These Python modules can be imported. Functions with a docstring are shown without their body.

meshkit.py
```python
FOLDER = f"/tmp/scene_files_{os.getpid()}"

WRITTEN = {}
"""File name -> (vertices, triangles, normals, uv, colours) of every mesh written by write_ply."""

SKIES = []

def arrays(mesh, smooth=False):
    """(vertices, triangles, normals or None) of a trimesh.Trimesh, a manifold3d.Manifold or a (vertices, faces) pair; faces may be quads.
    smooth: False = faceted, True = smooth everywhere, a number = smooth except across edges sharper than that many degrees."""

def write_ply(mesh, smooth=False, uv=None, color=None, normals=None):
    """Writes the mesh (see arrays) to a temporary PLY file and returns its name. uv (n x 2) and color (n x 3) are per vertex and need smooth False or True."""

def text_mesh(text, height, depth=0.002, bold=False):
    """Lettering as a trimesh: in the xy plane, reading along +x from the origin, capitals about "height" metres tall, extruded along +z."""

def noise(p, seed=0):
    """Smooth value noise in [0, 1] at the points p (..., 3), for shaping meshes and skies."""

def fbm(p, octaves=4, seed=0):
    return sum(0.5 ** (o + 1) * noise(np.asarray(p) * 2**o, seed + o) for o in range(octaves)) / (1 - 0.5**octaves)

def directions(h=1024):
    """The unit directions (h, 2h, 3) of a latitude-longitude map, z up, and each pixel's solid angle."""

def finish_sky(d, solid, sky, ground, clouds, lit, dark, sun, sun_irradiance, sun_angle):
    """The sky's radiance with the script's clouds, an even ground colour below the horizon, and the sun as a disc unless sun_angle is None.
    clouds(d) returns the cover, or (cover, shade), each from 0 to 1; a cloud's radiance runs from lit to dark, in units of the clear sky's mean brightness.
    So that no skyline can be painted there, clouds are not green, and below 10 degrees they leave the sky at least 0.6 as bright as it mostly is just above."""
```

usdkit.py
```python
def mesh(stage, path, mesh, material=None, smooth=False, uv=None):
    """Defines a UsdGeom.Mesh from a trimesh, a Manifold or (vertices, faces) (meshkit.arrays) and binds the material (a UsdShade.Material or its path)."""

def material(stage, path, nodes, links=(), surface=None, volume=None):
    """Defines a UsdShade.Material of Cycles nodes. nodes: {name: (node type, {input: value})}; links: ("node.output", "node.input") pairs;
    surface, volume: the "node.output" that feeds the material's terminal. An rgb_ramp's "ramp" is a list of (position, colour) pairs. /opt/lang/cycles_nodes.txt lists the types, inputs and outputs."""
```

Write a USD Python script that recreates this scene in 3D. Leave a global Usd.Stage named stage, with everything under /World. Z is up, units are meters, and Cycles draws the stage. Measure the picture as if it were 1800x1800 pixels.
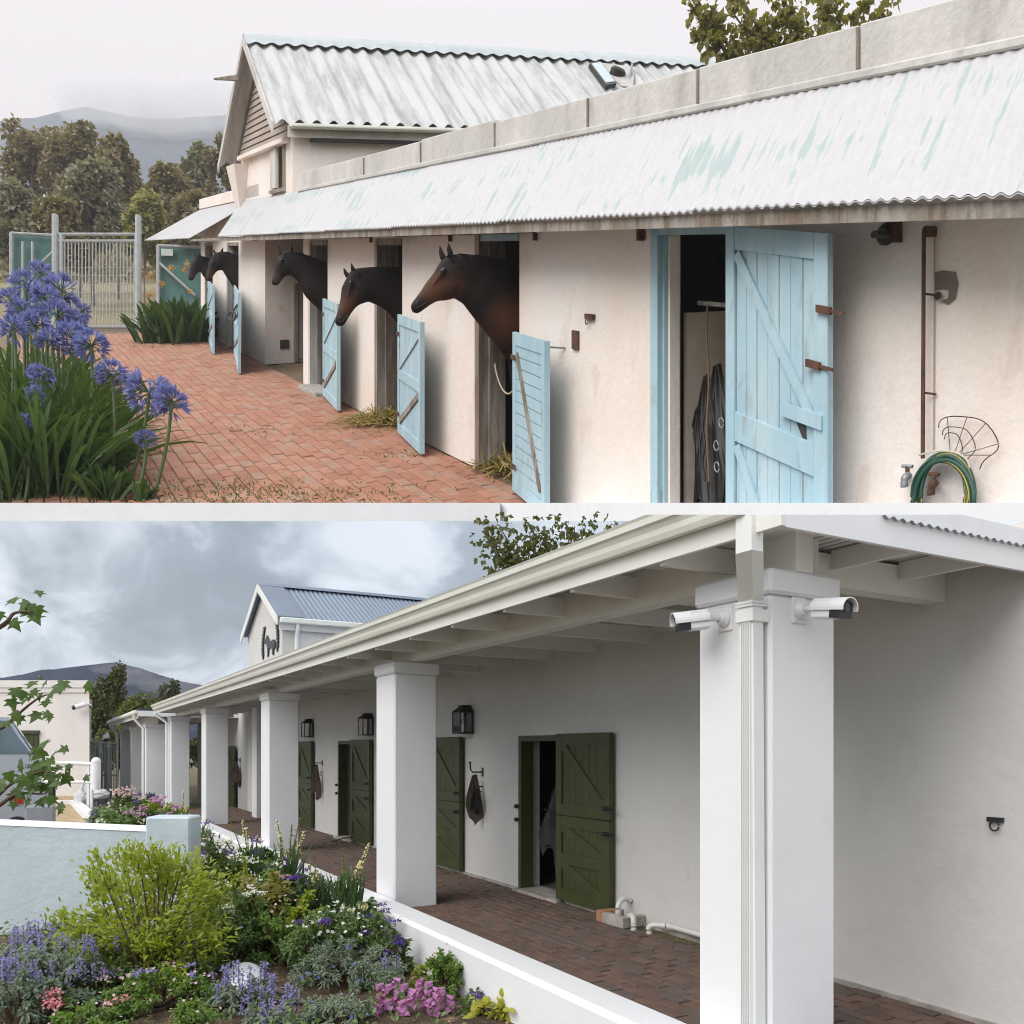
import math, random
import numpy as np
import trimesh
import manifold3d as m3
import shapely.geometry as sg
from shapely.ops import unary_union
from pxr import Usd, UsdGeom, UsdLux, UsdShade, Gf, Sdf
import usdkit, meshkit

# ------------------------------------------------------------------ camera, sky, sun
stage = Usd.Stage.CreateInMemory()
UsdGeom.SetStageUpAxis(stage, UsdGeom.Tokens.z)
UsdGeom.SetStageMetersPerUnit(stage, 1.0)
UsdGeom.Xform.Define(stage, '/World')
UsdGeom.Scope.Define(stage, '/World/Looks')
F = 1475.0            # focal length in units of 1/1800 of the picture's width
EYE = 1.8             # camera height above the verandah floor
cam = UsdGeom.Camera.Define(stage, '/World/camera')
cam.CreateHorizontalApertureAttr(36.0)
cam.CreateVerticalApertureAttr(36.0)
cam.CreateFocalLengthAttr(36.0 * F / 1800)
cam.CreateVerticalApertureOffsetAttr(36.0 * (1317 - 900) / 1800)
cam.CreateClippingRangeAttr(Gf.Vec2f(0.1, 20000))
cam.CreateExposureAttr(1.36)
UsdGeom.Xformable(cam).AddTranslateOp().Set(Gf.Vec3d(0, 0, EYE))
UsdGeom.Xformable(cam).AddRotateXOp().Set(90.0)

SUN = np.array([-0.75, -0.66, 0.86]); SUN = SUN / np.linalg.norm(SUN)   # direction towards the veiled sun
sun_el, sun_rot = math.asin(SUN[2]), math.atan2(SUN[0], SUN[1])
dome = UsdLux.DomeLight.Define(stage, '/World/sky')
dome.GetPrim().SetCustomDataByKey('kind', 'structure')
SKY = usdkit.material(stage, '/World/Looks/sky', {
    'tc': ('texture_coordinate', {}),
    'sep': ('separate_xyz', {}),
    'zc': ('math', {'math_type': 'add', 'value2': 0.62}),
    'px': ('math', {'math_type': 'divide'}),
    'py': ('math', {'math_type': 'divide'}),
    'vec': ('combine_xyz', {'z': 0.0}),
    'n1': ('noise_texture', {'scale': 4.6, 'detail': 9.0, 'roughness': 0.6, 'distortion': 0.5}),
    'mp': ('mapping', {'mapping_type': 'point', 'location': (3.3, 7.1, 1.0)}),
    'n2': ('noise_texture', {'scale': 2.1, 'detail': 3.0, 'roughness': 0.5}),
    'sum': ('mix_float', {'fac': 0.48}),
    'cl': ('rgb_ramp', {'ramp': [(0.0, (0.72, 1.02, 1.30)), (0.42, (0.85, 1.17, 1.47)), (0.475, (1.35, 1.76, 2.14)), (0.515, (2.7, 3.15, 3.6)), (0.565, (4.1, 4.5, 4.9)), (1.0, (4.6, 4.9, 5.2))]}),
    'cs': ('mix_color', {'blend_type': 'multiply', 'fac': 1.0, 'b': (1.0, 1.0, 1.0), 'use_clamp': False}),
    'up': ('map_range', {'range_type': 'smoothstep', 'from_min': 0.30, 'from_max': 0.52, 'to_min': 0.0, 'to_max': 1.0, 'clamp': True}),
    'hi': ('rgb_ramp', {'ramp': [(0.0, (3.3, 3.2, 3.3)), (0.5, (3.7, 3.4, 3.42)), (0.66, (3.85, 3.6, 3.62)), (0.8, (6.0, 6.2, 6.6)), (1.0, (9.0, 9.4, 10.0))]}),
    'veil': ('mix_color', {'blend_type': 'mix', 'use_clamp': False}),
    'sky': ('sky_texture', {'sky_type': 'single_scattering', 'sun_disc': False, 'sun_elevation': sun_el, 'sun_rotation': sun_rot}),
    'mix': ('mix_color', {'blend_type': 'mix', 'fac': 0.93, 'use_clamp': False}),
    'bg': ('background_shader', {'strength': 0.1}),
}, [('tc.generated', 'sep.vector'), ('sep.z', 'zc.value1'), ('sep.x', 'px.value1'), ('zc.value', 'px.value2'), ('sep.y', 'py.value1'), ('zc.value', 'py.value2'),
    ('px.value', 'vec.x'), ('py.value', 'vec.y'), ('vec.vector', 'n1.vector'), ('vec.vector', 'mp.vector'), ('mp.vector', 'n2.vector'),
    ('n1.fac', 'sum.a'), ('n2.fac', 'sum.b'), ('sum.result', 'cl.fac'), ('cl.color', 'cs.a'), ('cs.result', 'veil.a'), ('sep.z', 'up.value'), ('sep.z', 'hi.fac'), ('hi.color', 'veil.b'), ('up.result', 'veil.fac'),
    ('sky.color', 'mix.a'), ('veil.result', 'mix.b'), ('mix.result', 'bg.color')], surface='bg.background')
UsdShade.MaterialBindingAPI.Apply(dome.GetPrim()).Bind(SKY)
sun = UsdLux.DistantLight.Define(stage, '/World/sun')
sun.CreateNormalizeAttr(True); sun.CreateIntensityAttr(0.34); sun.CreateAngleAttr(48.0)
sun.CreateColorAttr(Gf.Vec3f(1.0, 0.96, 0.9))
zax = Gf.Vec3d(*map(float, SUN))
UsdGeom.Xformable(sun).AddTransformOp().Set(Gf.Matrix4d().SetRotate(Gf.Rotation(Gf.Vec3d(0, 0, 1), zax)))

# ------------------------------------------------------------------ places
# The verandah yard: s runs along the stable wall away from the viewer, t across towards the wall, z up from the verandah floor.
A1, B1 = 0.4935, 0.8697
def L(p):
    p = np.asarray(p, float); s, t, z = p[..., 0], p[..., 1], p[..., 2]
    return np.stack([-A1 * s + B1 * t, B1 * s + A1 * t, z], -1)
def Ls(px, t):
    r = (px - 900) / F
    return t * (B1 - A1 * r) / (A1 + B1 * r)
def Lz(px, row, t):
    return EYE + (1317 - row) / (B1 * (px - 63)) * t
def low(px, row, y):
    return np.array([(px - 900) / F * y, y, EYE + (1317 - row) / F * y])
SOIL = -0.35
def soil(px, row, z=SOIL):
    return low(px, row, (EYE - z) * F / (row - 1317))
# The old yard climbs a hillside: its ground rises HILL metres per metre, its walls stand plumb. It is built to a scale of BIG.
A2, B2 = 0.5023, 0.8646
BIG, HILL, EU = 5.0, (1317 - 434) / F, 1.98
def Uxy(x, y, h):
    x, y, h = np.broadcast_arrays(np.asarray(x, float), np.asarray(y, float), np.asarray(h, float))
    return np.stack([BIG * x, BIG * y, EYE + BIG * (h - EU + HILL * y)], -1)
def U(p):
    p = np.asarray(p, float); s, t, h = p[..., 0], p[..., 1], p[..., 2]
    return Uxy(-A2 * s + B2 * t, B2 * s + A2 * t, h)
def Us(px, t):
    r = (px - 900) / F
    return t * (B2 - A2 * r) / (A2 + B2 * r)
def Uh(px, row, t):
    return EU + (434 - row) / (B2 * (px - 43)) * t
def upp(px, row, y):        # local x, y, height in the old yard
    return (px - 900) / F * y, y, EU + (434 - row) / F * y

# ------------------------------------------------------------------ prims
taken = {}
GROUPS = {'horse': 'horses looking out of the old stable', 'agapanthus': 'agapanthus heads in the old yard border', 'foxglove': 'foxgloves at the bottom of the flower bed', 'garden_plant': 'plants in the verandah flower bed',
          'pale_yellow_iris': 'pale yellow irises in the flower bed', 'security_camera': 'white security cameras', 'wall_hook': 'iron hooks on the verandah wall', 'hanging_cloth': 'cloths hanging on the verandah wall', 'tap': 'taps by the garden hose',
          'plastic_bag': 'plastic bags by the kerb', 'net_fence': 'netted fence panels beside the old gate', 'tree': 'trees in the background'}
def free(name, parent):
    k = (parent, name); n = taken.get(k, 0); taken[k] = n + 1
    return name if n == 0 else f'{name}_{n:03d}'
class H:
    def __init__(self, path, base): self.path, self.base = path, np.asarray(base, float)
def data(prim, label=None, cat=None, group=None, kind=None):
    for k, x in (('label', label), ('category', cat), ('group', group), ('kind', kind)):
        if x: prim.SetCustomDataByKey(k, x)
def thing(name, label, cat, base=(0, 0, 0), group=None, kind=None):
    group = group or GROUPS.get(name)
    path = '/World/' + free(name, '/World')
    x = UsdGeom.Xform.Define(stage, path)
    x.AddTranslateOp().Set(Gf.Vec3d(*map(float, base)))
    data(x.GetPrim(), label, cat, group, kind)
    return H(path, base)
def tri(m):
    if hasattr(m, 'to_mesh'):
        q = m.to_mesh(); return np.array(q.vert_properties[:, :3], float), np.array(q.tri_verts, int)
    if hasattr(m, 'vertices'):
        return np.array(m.vertices, float), np.array(m.faces, int)
    v, f = np.asarray(m[0], float), np.asarray(m[1], int)
    if f.shape[1] == 4: f = np.vstack([f[:, [0, 1, 2]], f[:, [0, 2, 3]]])
    return v, f
def cat(ms):
    vs, fs, n = [], [], 0
    for m in ms:
        v, f = tri(m); vs.append(v); fs.append(f + n); n += len(v)
    return np.vstack(vs), np.vstack(fs)
def part(parent, name, m, mat, smooth=False, label=None, kind=None):
    v, f = tri(m)
    path = parent.path + '/' + free(name, parent.path)
    u = usdkit.mesh(stage, path, (v - parent.base, f), mat, smooth)
    data(u.GetPrim(), label, None, None, kind)
    return H(path, parent.base)
def single(name, m, mat, label, cat_, group=None, kind=None, smooth=False):
    path = '/World/' + free(name, '/World')
    u = usdkit.mesh(stage, path, tri(m), mat, smooth)
    data(u.GetPrim(), label, cat_, group, kind)
    return H(path, (0, 0, 0))
def struct(name, m, mat, label=None, smooth=False):
    return single(name, m, mat, label, None, None, 'structure', smooth)

# ------------------------------------------------------------------ shapes (in the coordinates of a map fn: L, U or none)
I3 = lambda p: np.asarray(p, float)
def mp(fn, m):
    v, f = tri(m)
    w = fn(v)
    j = np.linalg.det(np.array([fn(np.eye(3)[k]) - fn(np.zeros(3)) for k in range(3)]))
    return w, (f[:, ::-1] if j < 0 else f)
def box(a0, a1, b0, b1, c0, c1, ch=0.0):
    if ch <= 0:
        v = np.array([[x, y, z] for x in (a0, a1) for y in (b0, b1) for z in (c0, c1)], float)
        f = np.array([[0, 1, 3], [0, 3, 2], [4, 6, 7], [4, 7, 5], [0, 4, 5], [0, 5, 1], [2, 3, 7], [2, 7, 6], [0, 2, 6], [0, 6, 4], [1, 5, 7], [1, 7, 3]])
        return v, f
    pts = []
    for x, sx in ((a0, 1), (a1, -1)):
        for y, sy in ((b0, 1), (b1, -1)):
            for z, sz in ((c0, 1), (c1, -1)):
                pts += [(x, y + sy * ch, z + sz * ch), (x + sx * ch, y, z + sz * ch), (x + sx * ch, y + sy * ch, z)]
    return tri(m3.Manifold.hull_points(np.array(pts, float)))
def hexa(p):                 # 8 corners: bottom ring of 4, top ring of 4
    v = np.asarray(p, float)
    return v, np.array([[0, 2, 1], [0, 3, 2], [4, 5, 6], [4, 6, 7], [0, 1, 5], [0, 5, 4], [1, 2, 6], [1, 6, 5], [2, 3, 7], [2, 7, 6], [3, 0, 4], [3, 4, 7]])
def extr(poly, d0, d1, order='xdz'):
    """A shapely polygon in (a, z) extruded along the second axis from d0 to d1."""
    polys = getattr(poly, 'geoms', [poly])
    out = []
    for g in polys:
        m = trimesh.creation.extrude_polygon(g, d1 - d0, engine='earcut')
        v = np.array(m.vertices)
        out.append((np.stack([v[:, 0], v[:, 2] + d0, v[:, 1]], 1), np.array(m.faces)[:, ::-1]))
    return cat(out)
def tube(pts, r, n=8, caps=True):
    pts = np.asarray(pts, float); k = len(pts); r = np.broadcast_to(np.asarray(r, float), k)
    d = np.gradient(pts, axis=0); d /= np.maximum(np.linalg.norm(d, axis=1, keepdims=True), 1e-9)
    ref = np.array([0.0, 0, 1]) if abs(d[:, 2]).mean() < 0.8 else np.array([1.0, 0, 0])
    a = np.cross(d, ref); a /= np.maximum(np.linalg.norm(a, axis=1, keepdims=True), 1e-9); b = np.cross(d, a)
    th = np.arange(n) * 2 * np.pi / n
    v = (pts[:, None] + r[:, None, None] * (np.cos(th)[None, :, None] * a[:, None] + np.sin(th)[None, :, None] * b[:, None])).reshape(-1, 3)
    f = []
    for i in range(k - 1):
        for j in range(n):
            q, w = i * n + j, i * n + (j + 1) % n
            f += [[q, w, w + n], [q, w + n, q + n]]
    if caps:
        v = np.vstack([v, pts[0], pts[-1]]); c0, c1 = len(v) - 2, len(v) - 1
        for j in range(n):
            f += [[c0, (j + 1) % n, j], [c1, (k - 1) * n + j, (k - 1) * n + (j + 1) % n]]
    return v, np.array(f)
def curve(pts, n=24):
    from scipy.interpolate import CubicSpline
    pts = np.asarray(pts, float); t = np.linspace(0, 1, len(pts))
    return CubicSpline(t, pts)(np.linspace(0, 1, n))
def ball(c, r, sub=1, sq=(1, 1, 1)):
    m = trimesh.creation.icosphere(sub, 1.0)
    return np.array(m.vertices) * r * np.array(sq) + np.array(c), np.array(m.faces)
def cyl(a, b, r, n=16, r2=None):
    return tube([a, b], [r, r if r2 is None else r2], n)
def grid(fn, na, nb):
    a, b = np.meshgrid(np.linspace(0, 1, na), np.linspace(0, 1, nb), indexing='ij')
    v = fn(a.ravel(), b.ravel())
    i = np.arange(na * nb).reshape(na, nb)
    q = np.stack([i[:-1, :-1], i[1:, :-1], i[1:, 1:], i[:-1, 1:]], -1).reshape(-1, 4)
    return tri((v, q))
def corrugated(fn, s0, s1, lowp, highp, pitch, amp, rows=2, per=6, thick=0.012):
    """Waves along s between a low edge (t, z) and a high edge (t, z); two skins so that it has an edge."""
    n = max(int((s1 - s0) / pitch * per), 8)
    def sheet(dz):
        def g(a, b):
            s = s0 + a * (s1 - s0)
            t = lowp[0] + b * (highp[0] - lowp[0]); z = lowp[1] + b * (highp[1] - lowp[1])
            return fn(np.stack([s, t, z + amp * np.sin(2 * np.pi * s / pitch) + dz], -1))
        return grid(g, n, rows)
    v1, f1 = sheet(0.0); v2, f2 = sheet(-thick)
    e = np.arange(n - 1) * rows
    lo = np.concatenate([np.stack([e, e + rows, e + rows + len(v1)], 1), np.stack([e, e + rows + len(v1), e + len(v1)], 1)])
    return np.vstack([v1, v2]), np.vstack([f1, f2[:, ::-1] + len(v1), lo])

# ------------------------------------------------------------------ materials
def M(name, nodes, links, surface):
    return usdkit.material(stage, '/World/Looks/' + name, nodes, links, surface=surface)
TEXS = 1.0            # finer or coarser texture for a whole yard
def paint(name, c, c2=None, scale=2.0, lo=0.42, hi=0.62, rough=0.6, bump=0.0, bscale=60.0, bdist=0.004, c3=None, streak=None, spec=0.4, metal=0.0, fine=0.08, fscale=90.0, c3lo=0.55, c3hi=0.7):
    """A surface of one colour, with patches of a second (c2) and stains of a third (c3), fine mottling and relief."""
    c2 = c2 if c2 is not None else tuple(0.9 * x for x in c)
    scale, bscale, fscale, bdist = scale * TEXS, bscale * TEXS, fscale * TEXS, bdist / TEXS
    nodes = {'g': ('geometry', {}),
             'mp': ('mapping', {'mapping_type': 'point', 'scale': streak or (1, 1, 1)}),
             'n': ('noise_texture', {'scale': scale, 'detail': 6.0, 'roughness': 0.6}),
             'r': ('rgb_ramp', {'ramp': [(0.0, c), (lo, c), (hi, c2), (1.0, c2)]}),
             'nf': ('noise_texture', {'scale': fscale, 'detail': 3.0, 'roughness': 0.7}),
             'rf': ('rgb_ramp', {'ramp': [(0.0, (1 - 2 * fine,) * 3), (0.5, (1 - fine,) * 3), (1.0, (1.0,) * 3)]}),
             'mf': ('mix_color', {'blend_type': 'multiply', 'fac': 1.0}),
             'p': ('principled_bsdf', {'roughness': rough, 'specular_ior_level': spec, 'metallic': metal})}
    links = [('g.position', 'mp.vector'), ('mp.vector', 'n.vector'), ('n.fac', 'r.fac'), ('g.position', 'nf.vector'), ('nf.fac', 'rf.fac'), ('r.color', 'mf.a'), ('rf.color', 'mf.b')]
    col = 'mf.result'
    if c3 is not None:
        nodes |= {'n3': ('noise_texture', {'scale': scale * 2.7, 'detail': 8.0, 'roughness': 0.65, 'distortion': 0.4}),
                  'r3': ('rgb_ramp', {'ramp': [(0.0, (0, 0, 0)), (c3lo, (0, 0, 0)), (c3hi, (1, 1, 1)), (1.0, (1, 1, 1))]}),
                  'm3': ('mix_color', {'blend_type': 'mix', 'b': c3})}
        links += [('mp.vector', 'n3.vector'), ('n3.fac', 'r3.fac'), ('r3.color', 'm3.fac'), (col, 'm3.a')]
        col = 'm3.result'
    links.append((col, 'p.base_color'))
    if bump:
        nodes |= {'nb': ('noise_texture', {'scale': bscale, 'detail': 5.0, 'roughness': 0.6}), 'b': ('bump', {'strength': bump, 'distance': bdist})}
        links += [('g.position', 'nb.vector'), ('nb.fac', 'b.height'), ('b.normal', 'p.normal')]
    return M(name, nodes, links, 'p.BSDF')
def leafy(name, cols, rough=0.45, trans=0.3, spec=0.4):
    k = len(cols)
    return M(name, {'g': ('geometry', {}), 'r': ('rgb_ramp', {'ramp': [(i / max(k - 1, 1), c) for i, c in enumerate(cols)]}),
                    'p': ('principled_bsdf', {'roughness': rough, 'specular_ior_level': spec}), 't': ('translucent_bsdf', {}),
                    'tc': ('mix_color', {'blend_type': 'multiply', 'fac': 1.0, 'b': (1.25, 1.3, 0.7), 'use_clamp': False}), 'm': ('mix_closure', {'fac': trans})},
             [('g.random_per_island', 'r.fac'), ('r.color', 'p.base_color'), ('r.color', 'tc.a'), ('tc.result', 't.color'), ('p.BSDF', 'm.closure1'), ('t.BSDF', 'm.closure2')], 'm.closure')
def flat(name, c, rough=0.5, metal=0.0, spec=0.5):
    return paint(name, c, tuple(0.92 * x for x in c), 3.0, rough=rough, metal=metal, spec=spec, fine=0.05)

WHITE = paint('white_paint', (0.79, 0.80, 0.82), (0.75, 0.76, 0.78), 0.9, 0.4, 0.7, rough=0.55, bump=0.3, bscale=7.0, bdist=0.012, fine=0.03, c3=(0.68, 0.68, 0.67), c3lo=0.6, c3hi=0.85)
PLASTER = paint('white_plaster', (0.60, 0.592, 0.575), (0.56, 0.547, 0.53), 0.8, 0.38, 0.7, rough=0.7, bump=0.45, bscale=7.0, bdist=0.02, fine=0.03, c3=(0.50, 0.48, 0.45), c3lo=0.58, c3hi=0.8)
TRIM = paint('cream_trim', (0.77, 0.765, 0.73), (0.73, 0.725, 0.69), 1.5, rough=0.4, fine=0.02)
GUTTER = paint('gutter_metal', (0.75, 0.755, 0.69), (0.71, 0.715, 0.65), 1.5, rough=0.35, fine=0.02)
PIPE = paint('downpipe_metal', (0.78, 0.80, 0.78), (0.75, 0.77, 0.75), 1.5, rough=0.35, fine=0.02)
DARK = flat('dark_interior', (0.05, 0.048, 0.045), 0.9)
BLACK = flat('black_metal', (0.016, 0.016, 0.018), 0.4)
OLIVE = paint('olive_paint', (0.044, 0.054, 0.017), (0.052, 0.063, 0.022), 3.0, rough=0.5, bump=0.15, bscale=30, fine=0.06)
GLASS = M('lamp_glass', {'f': ('fresnel', {'IOR': 1.45}), 't': ('transparent_bsdf', {}), 'g': ('glossy_bsdf', {'roughness': 0.03}), 'm': ('mix_closure', {})},
          [('f.fac', 'm.fac'), ('t.BSDF', 'm.closure1'), ('g.BSDF', 'm.closure2')], 'm.closure')
# ================================================================== THE WHITE VERANDAH (lower yard)
rng = np.random.default_rng(7)
T, TP = 5.4, 3.5
GROUND = paint('bare_earth', (0.25, 0.2, 0.14), (0.2, 0.19, 0.1), 0.3, rough=0.9, bump=0.5, bscale=6, bdist=0.05)
g = 2600.0
struct('ground', grid(lambda a, b: np.stack([(a - .5) * g, (b - .25) * g, np.full_like(a, SOIL - 0.06)], -1), 9, 9), GROUND)
SOILM = paint('mulch_soil', (0.20, 0.135, 0.085), (0.09, 0.06, 0.04), 2.5, 0.35, 0.6, rough=0.95, bump=1.0, bscale=22, bdist=0.05, c3=(0.30, 0.22, 0.13), fine=0.3, fscale=60)
def bedsurf(a, b):
    s = -2 + a * 34; t = -7.0 + b * 10.2
    p = L(np.stack([s, t, np.zeros_like(s)], -1))
    p[:, 2] = SOIL + 0.02 + 0.10 * (meshkit.fbm(p * [1.1, 1.1, 0] + [5, 5, 0], 4) - 0.5)
    return p
struct('flower_bed', grid(bedsurf, 170, 60), SOILM, 'bare mulch and soil of the flower bed below the verandah wall', smooth=True)

# --- stable block wall with door openings
doorsA = [(8.27, 9.32), (11.9, 12.95), (15.66, 16.72), (19.4, 20.4)]
block = thing('stable_block', 'long white plastered stable wall under the verandah with olive green half doors', 'stable', L((8, T, 0)))
poly = sg.box(-4.0, 0.0, 21.25, 3.23)
for a, b in doorsA: poly = poly.difference(sg.box(a, -0.01 if False else 0.0, b, 1.97))
part(block, 'wall', mp(L, extr(poly, T, T + 0.3)), PLASTER)
part(block, 'back_wall', mp(L, box(-4, 21.2, T + 4.2, T + 4.4, 0, 3.1)), PLASTER)
part(block, 'end_wall', mp(L, box(-4.25, -4.0, T, T + 4.4, 0, 3.1)), PLASTER)
part(block, 'stall_floor', mp(L, box(-4, 21.2, T + 0.3, T + 4.2, -0.05, 0.012)), paint('concrete_floor', (0.2, 0.18, 0.16), (0.14, 0.13, 0.12), 2.0, rough=0.8))
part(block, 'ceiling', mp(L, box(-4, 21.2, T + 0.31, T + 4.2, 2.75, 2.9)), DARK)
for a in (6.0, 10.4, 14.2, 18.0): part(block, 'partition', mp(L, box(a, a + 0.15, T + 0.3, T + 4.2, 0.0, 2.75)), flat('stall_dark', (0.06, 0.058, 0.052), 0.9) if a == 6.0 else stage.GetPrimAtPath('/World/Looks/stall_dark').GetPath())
STALLDARK = UsdShade.Material.Get(stage, '/World/Looks/stall_dark')
part(block, 'plinth', mp(L, extr(sg.box(-4, -0.2, 8.2, 0.03), T - 0.03, T)), paint('cement_edge', (0.45, 0.42, 0.38), (0.3, 0.27, 0.24), 4.0, rough=0.9, bump=0.6, bscale=30))
part(block, 'plinth', mp(L, extr(sg.box(9.35, -0.2, 15.6, 0.03), T - 0.03, T)), UsdShade.Material.Get(stage, '/World/Looks/cement_edge'))
CEMENT = UsdShade.Material.Get(stage, '/World/Looks/cement_edge')

def brace(s0, s1, z0, z1, w, t0, t1):
    """A diagonal board from (s0, z1) down to (s1, z0)."""
    d = np.array([s1 - s0, z0 - z1]); d /= np.linalg.norm(d); nrm = np.array([-d[1], d[0]]) * w / 2
    p = [np.array([s0, z1]) + nrm, np.array([s1, z0]) + nrm, np.array([s1, z0]) - nrm, np.array([s0, z1]) - nrm]
    q = sg.Polygon(p).intersection(sg.box(min(s0, s1), z0, max(s0, s1), z1))
    return extr(q, t0, t1)
def leaf_door(bd, hinge, free_, zb, zt, fn, mats, t0=T - 0.1, nplank=6, sag=0.0, name='door_leaf', split=0.98):
    """A stable door leaf lying open against the wall: two halves, boards behind a frame of rails and stiles, diagonal braces."""
    m = mats
    d = np.sign(free_ - hinge); a, b = min(hinge, free_), max(hinge, free_)
    def put(par, nm, shape, mat): return part(par, nm, mp(fn, shape), mat)
    lf = None
    halves = [(zb, zb + split, 2), (zb + split + 0.012, zt, 1)]
    root = part(bd, name, mp(fn, box(a + 0.02, b - 0.02, t0 + 0.03, t0 + 0.045, zb + 0.02, zt - 0.02)), m)
    for z0, z1, npan in halves:
        st = 0.115; rl = 0.13
        put(root, 'stile', box(a, a + st, t0, t0 + 0.06, z0, z1), m); put(root, 'stile', box(b - st, b, t0, t0 + 0.06, z0, z1), m)
        edges = np.linspace(z0, z1, npan + 1)
        for k in range(npan):
            e0, e1 = edges[k] + (rl if k == 0 else rl / 2), edges[k + 1] - (rl if k == npan - 1 else rl / 2)
            w = (b - a - 2 * st) / nplank
            for q in range(nplank):
                x0 = a + st + q * w
                put(root, 'plank', box(x0 + 0.003, x0 + w - 0.003, t0 + 0.022, t0 + 0.04, e0, e1), m)
            hi, lo_ = (b - st, a + st)
            put(root, 'brace', brace(hi, lo_, e0, e1, 0.10, t0 + 0.004, t0 + 0.03), m)
        for k in range(npan + 1):
            c = edges[k]; r0 = c if k == 0 else c - rl / 2; r1 = c if k == npan else c + rl / 2
            r0, r1 = (c, c + rl) if k == 0 else ((c - rl, c) if k == npan else (c - rl / 2, c + rl / 2))
            put(root, 'rail', box(a + st, b - st, t0 + 0.002, t0 + 0.058, r0, r1), m)
    for zz in (zb + split - 0.13, zb + split + 0.14):
        bolt = [L((a + 0.10, t0 - 0.02, zz)), L((a - 0.10, t0 - 0.02, zz))]
        part(root, 'bolt', cat([cyl(bolt[0], bolt[1], 0.012, 8), cyl(L((a + 0.02, t0 - 0.06, zz)), L((a + 0.02, t0, zz)), 0.02, 8), ball(L((a + 0.03, t0 - 0.06, zz)), 0.024)]), BLACK)
    return root
def door_frame(bd, a, b, zt, fn, m, t=T, w=0.07):
    part(bd, 'door_frame', mp(fn, cat([box(b, b + w, t - 0.02, t + 0.16, 0, zt + w), box(a - w, a, t - 0.02, t + 0.16, 0, zt + w), box(a, b, t - 0.02, t + 0.16, zt, zt + w)])), m)
for k, (a, b) in enumerate(doorsA):
    door_frame(block, a + 0.07, b - 0.07, 1.90, L, OLIVE)
    leaf_door(block, a + 0.03, a - 1.02, 0.05, 1.98, L, OLIVE)
    part(block, 'door_sill', mp(L, box(a, b, T - 0.12, T + 0.3, -0.02, 0.03, 0.008)), CEMENT)
    part(block, 'latch_keep', cat([ball(L((b + 0.0, T - 0.05, z)), 0.03) for z in (0.90, 1.07)]), BLACK)

# --- verandah: pillars, beam, rafters, fascia, gutter, roof
PS = [3.30, 8.88, 14.76, 21.0, 26.9]
ver = thing('verandah', 'white verandah roof with square pillars running the length of the new stable', 'verandah', L((8, TP, 0)))
for s in PS:
    sh = part(ver, 'pillar', mp(L, box(s + 0.02, s + 0.60, TP + 0.02, TP + 0.55, -0.1, 2.66, 0.018)), WHITE)
    part(sh, 'cap', mp(L, box(s, s + 0.62, TP, TP + 0.58, 2.66, 2.80, 0.018)), WHITE)
S0, S1 = 2.90, 27.5          # roof ends
TE = 3.15                    # eave
lid = lambda m: m            # placeholder for the trimmed near corner
def trim(m, fn=L):
    """The near corner of the roof stops under the terrace beam."""
    q = m3.Manifold(m3.Mesh(vert_properties=np.asarray(tri(m)[0], np.float32), tri_verts=np.asarray(tri(m)[1], np.uint32)))
    n = np.array([0.0, 0.2795, -1.0]); n /= np.linalg.norm(n)
    q = q.trim_by_plane(tuple(n), float(n @ np.array([0, 0, EYE])))
    return tri(q)
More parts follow.
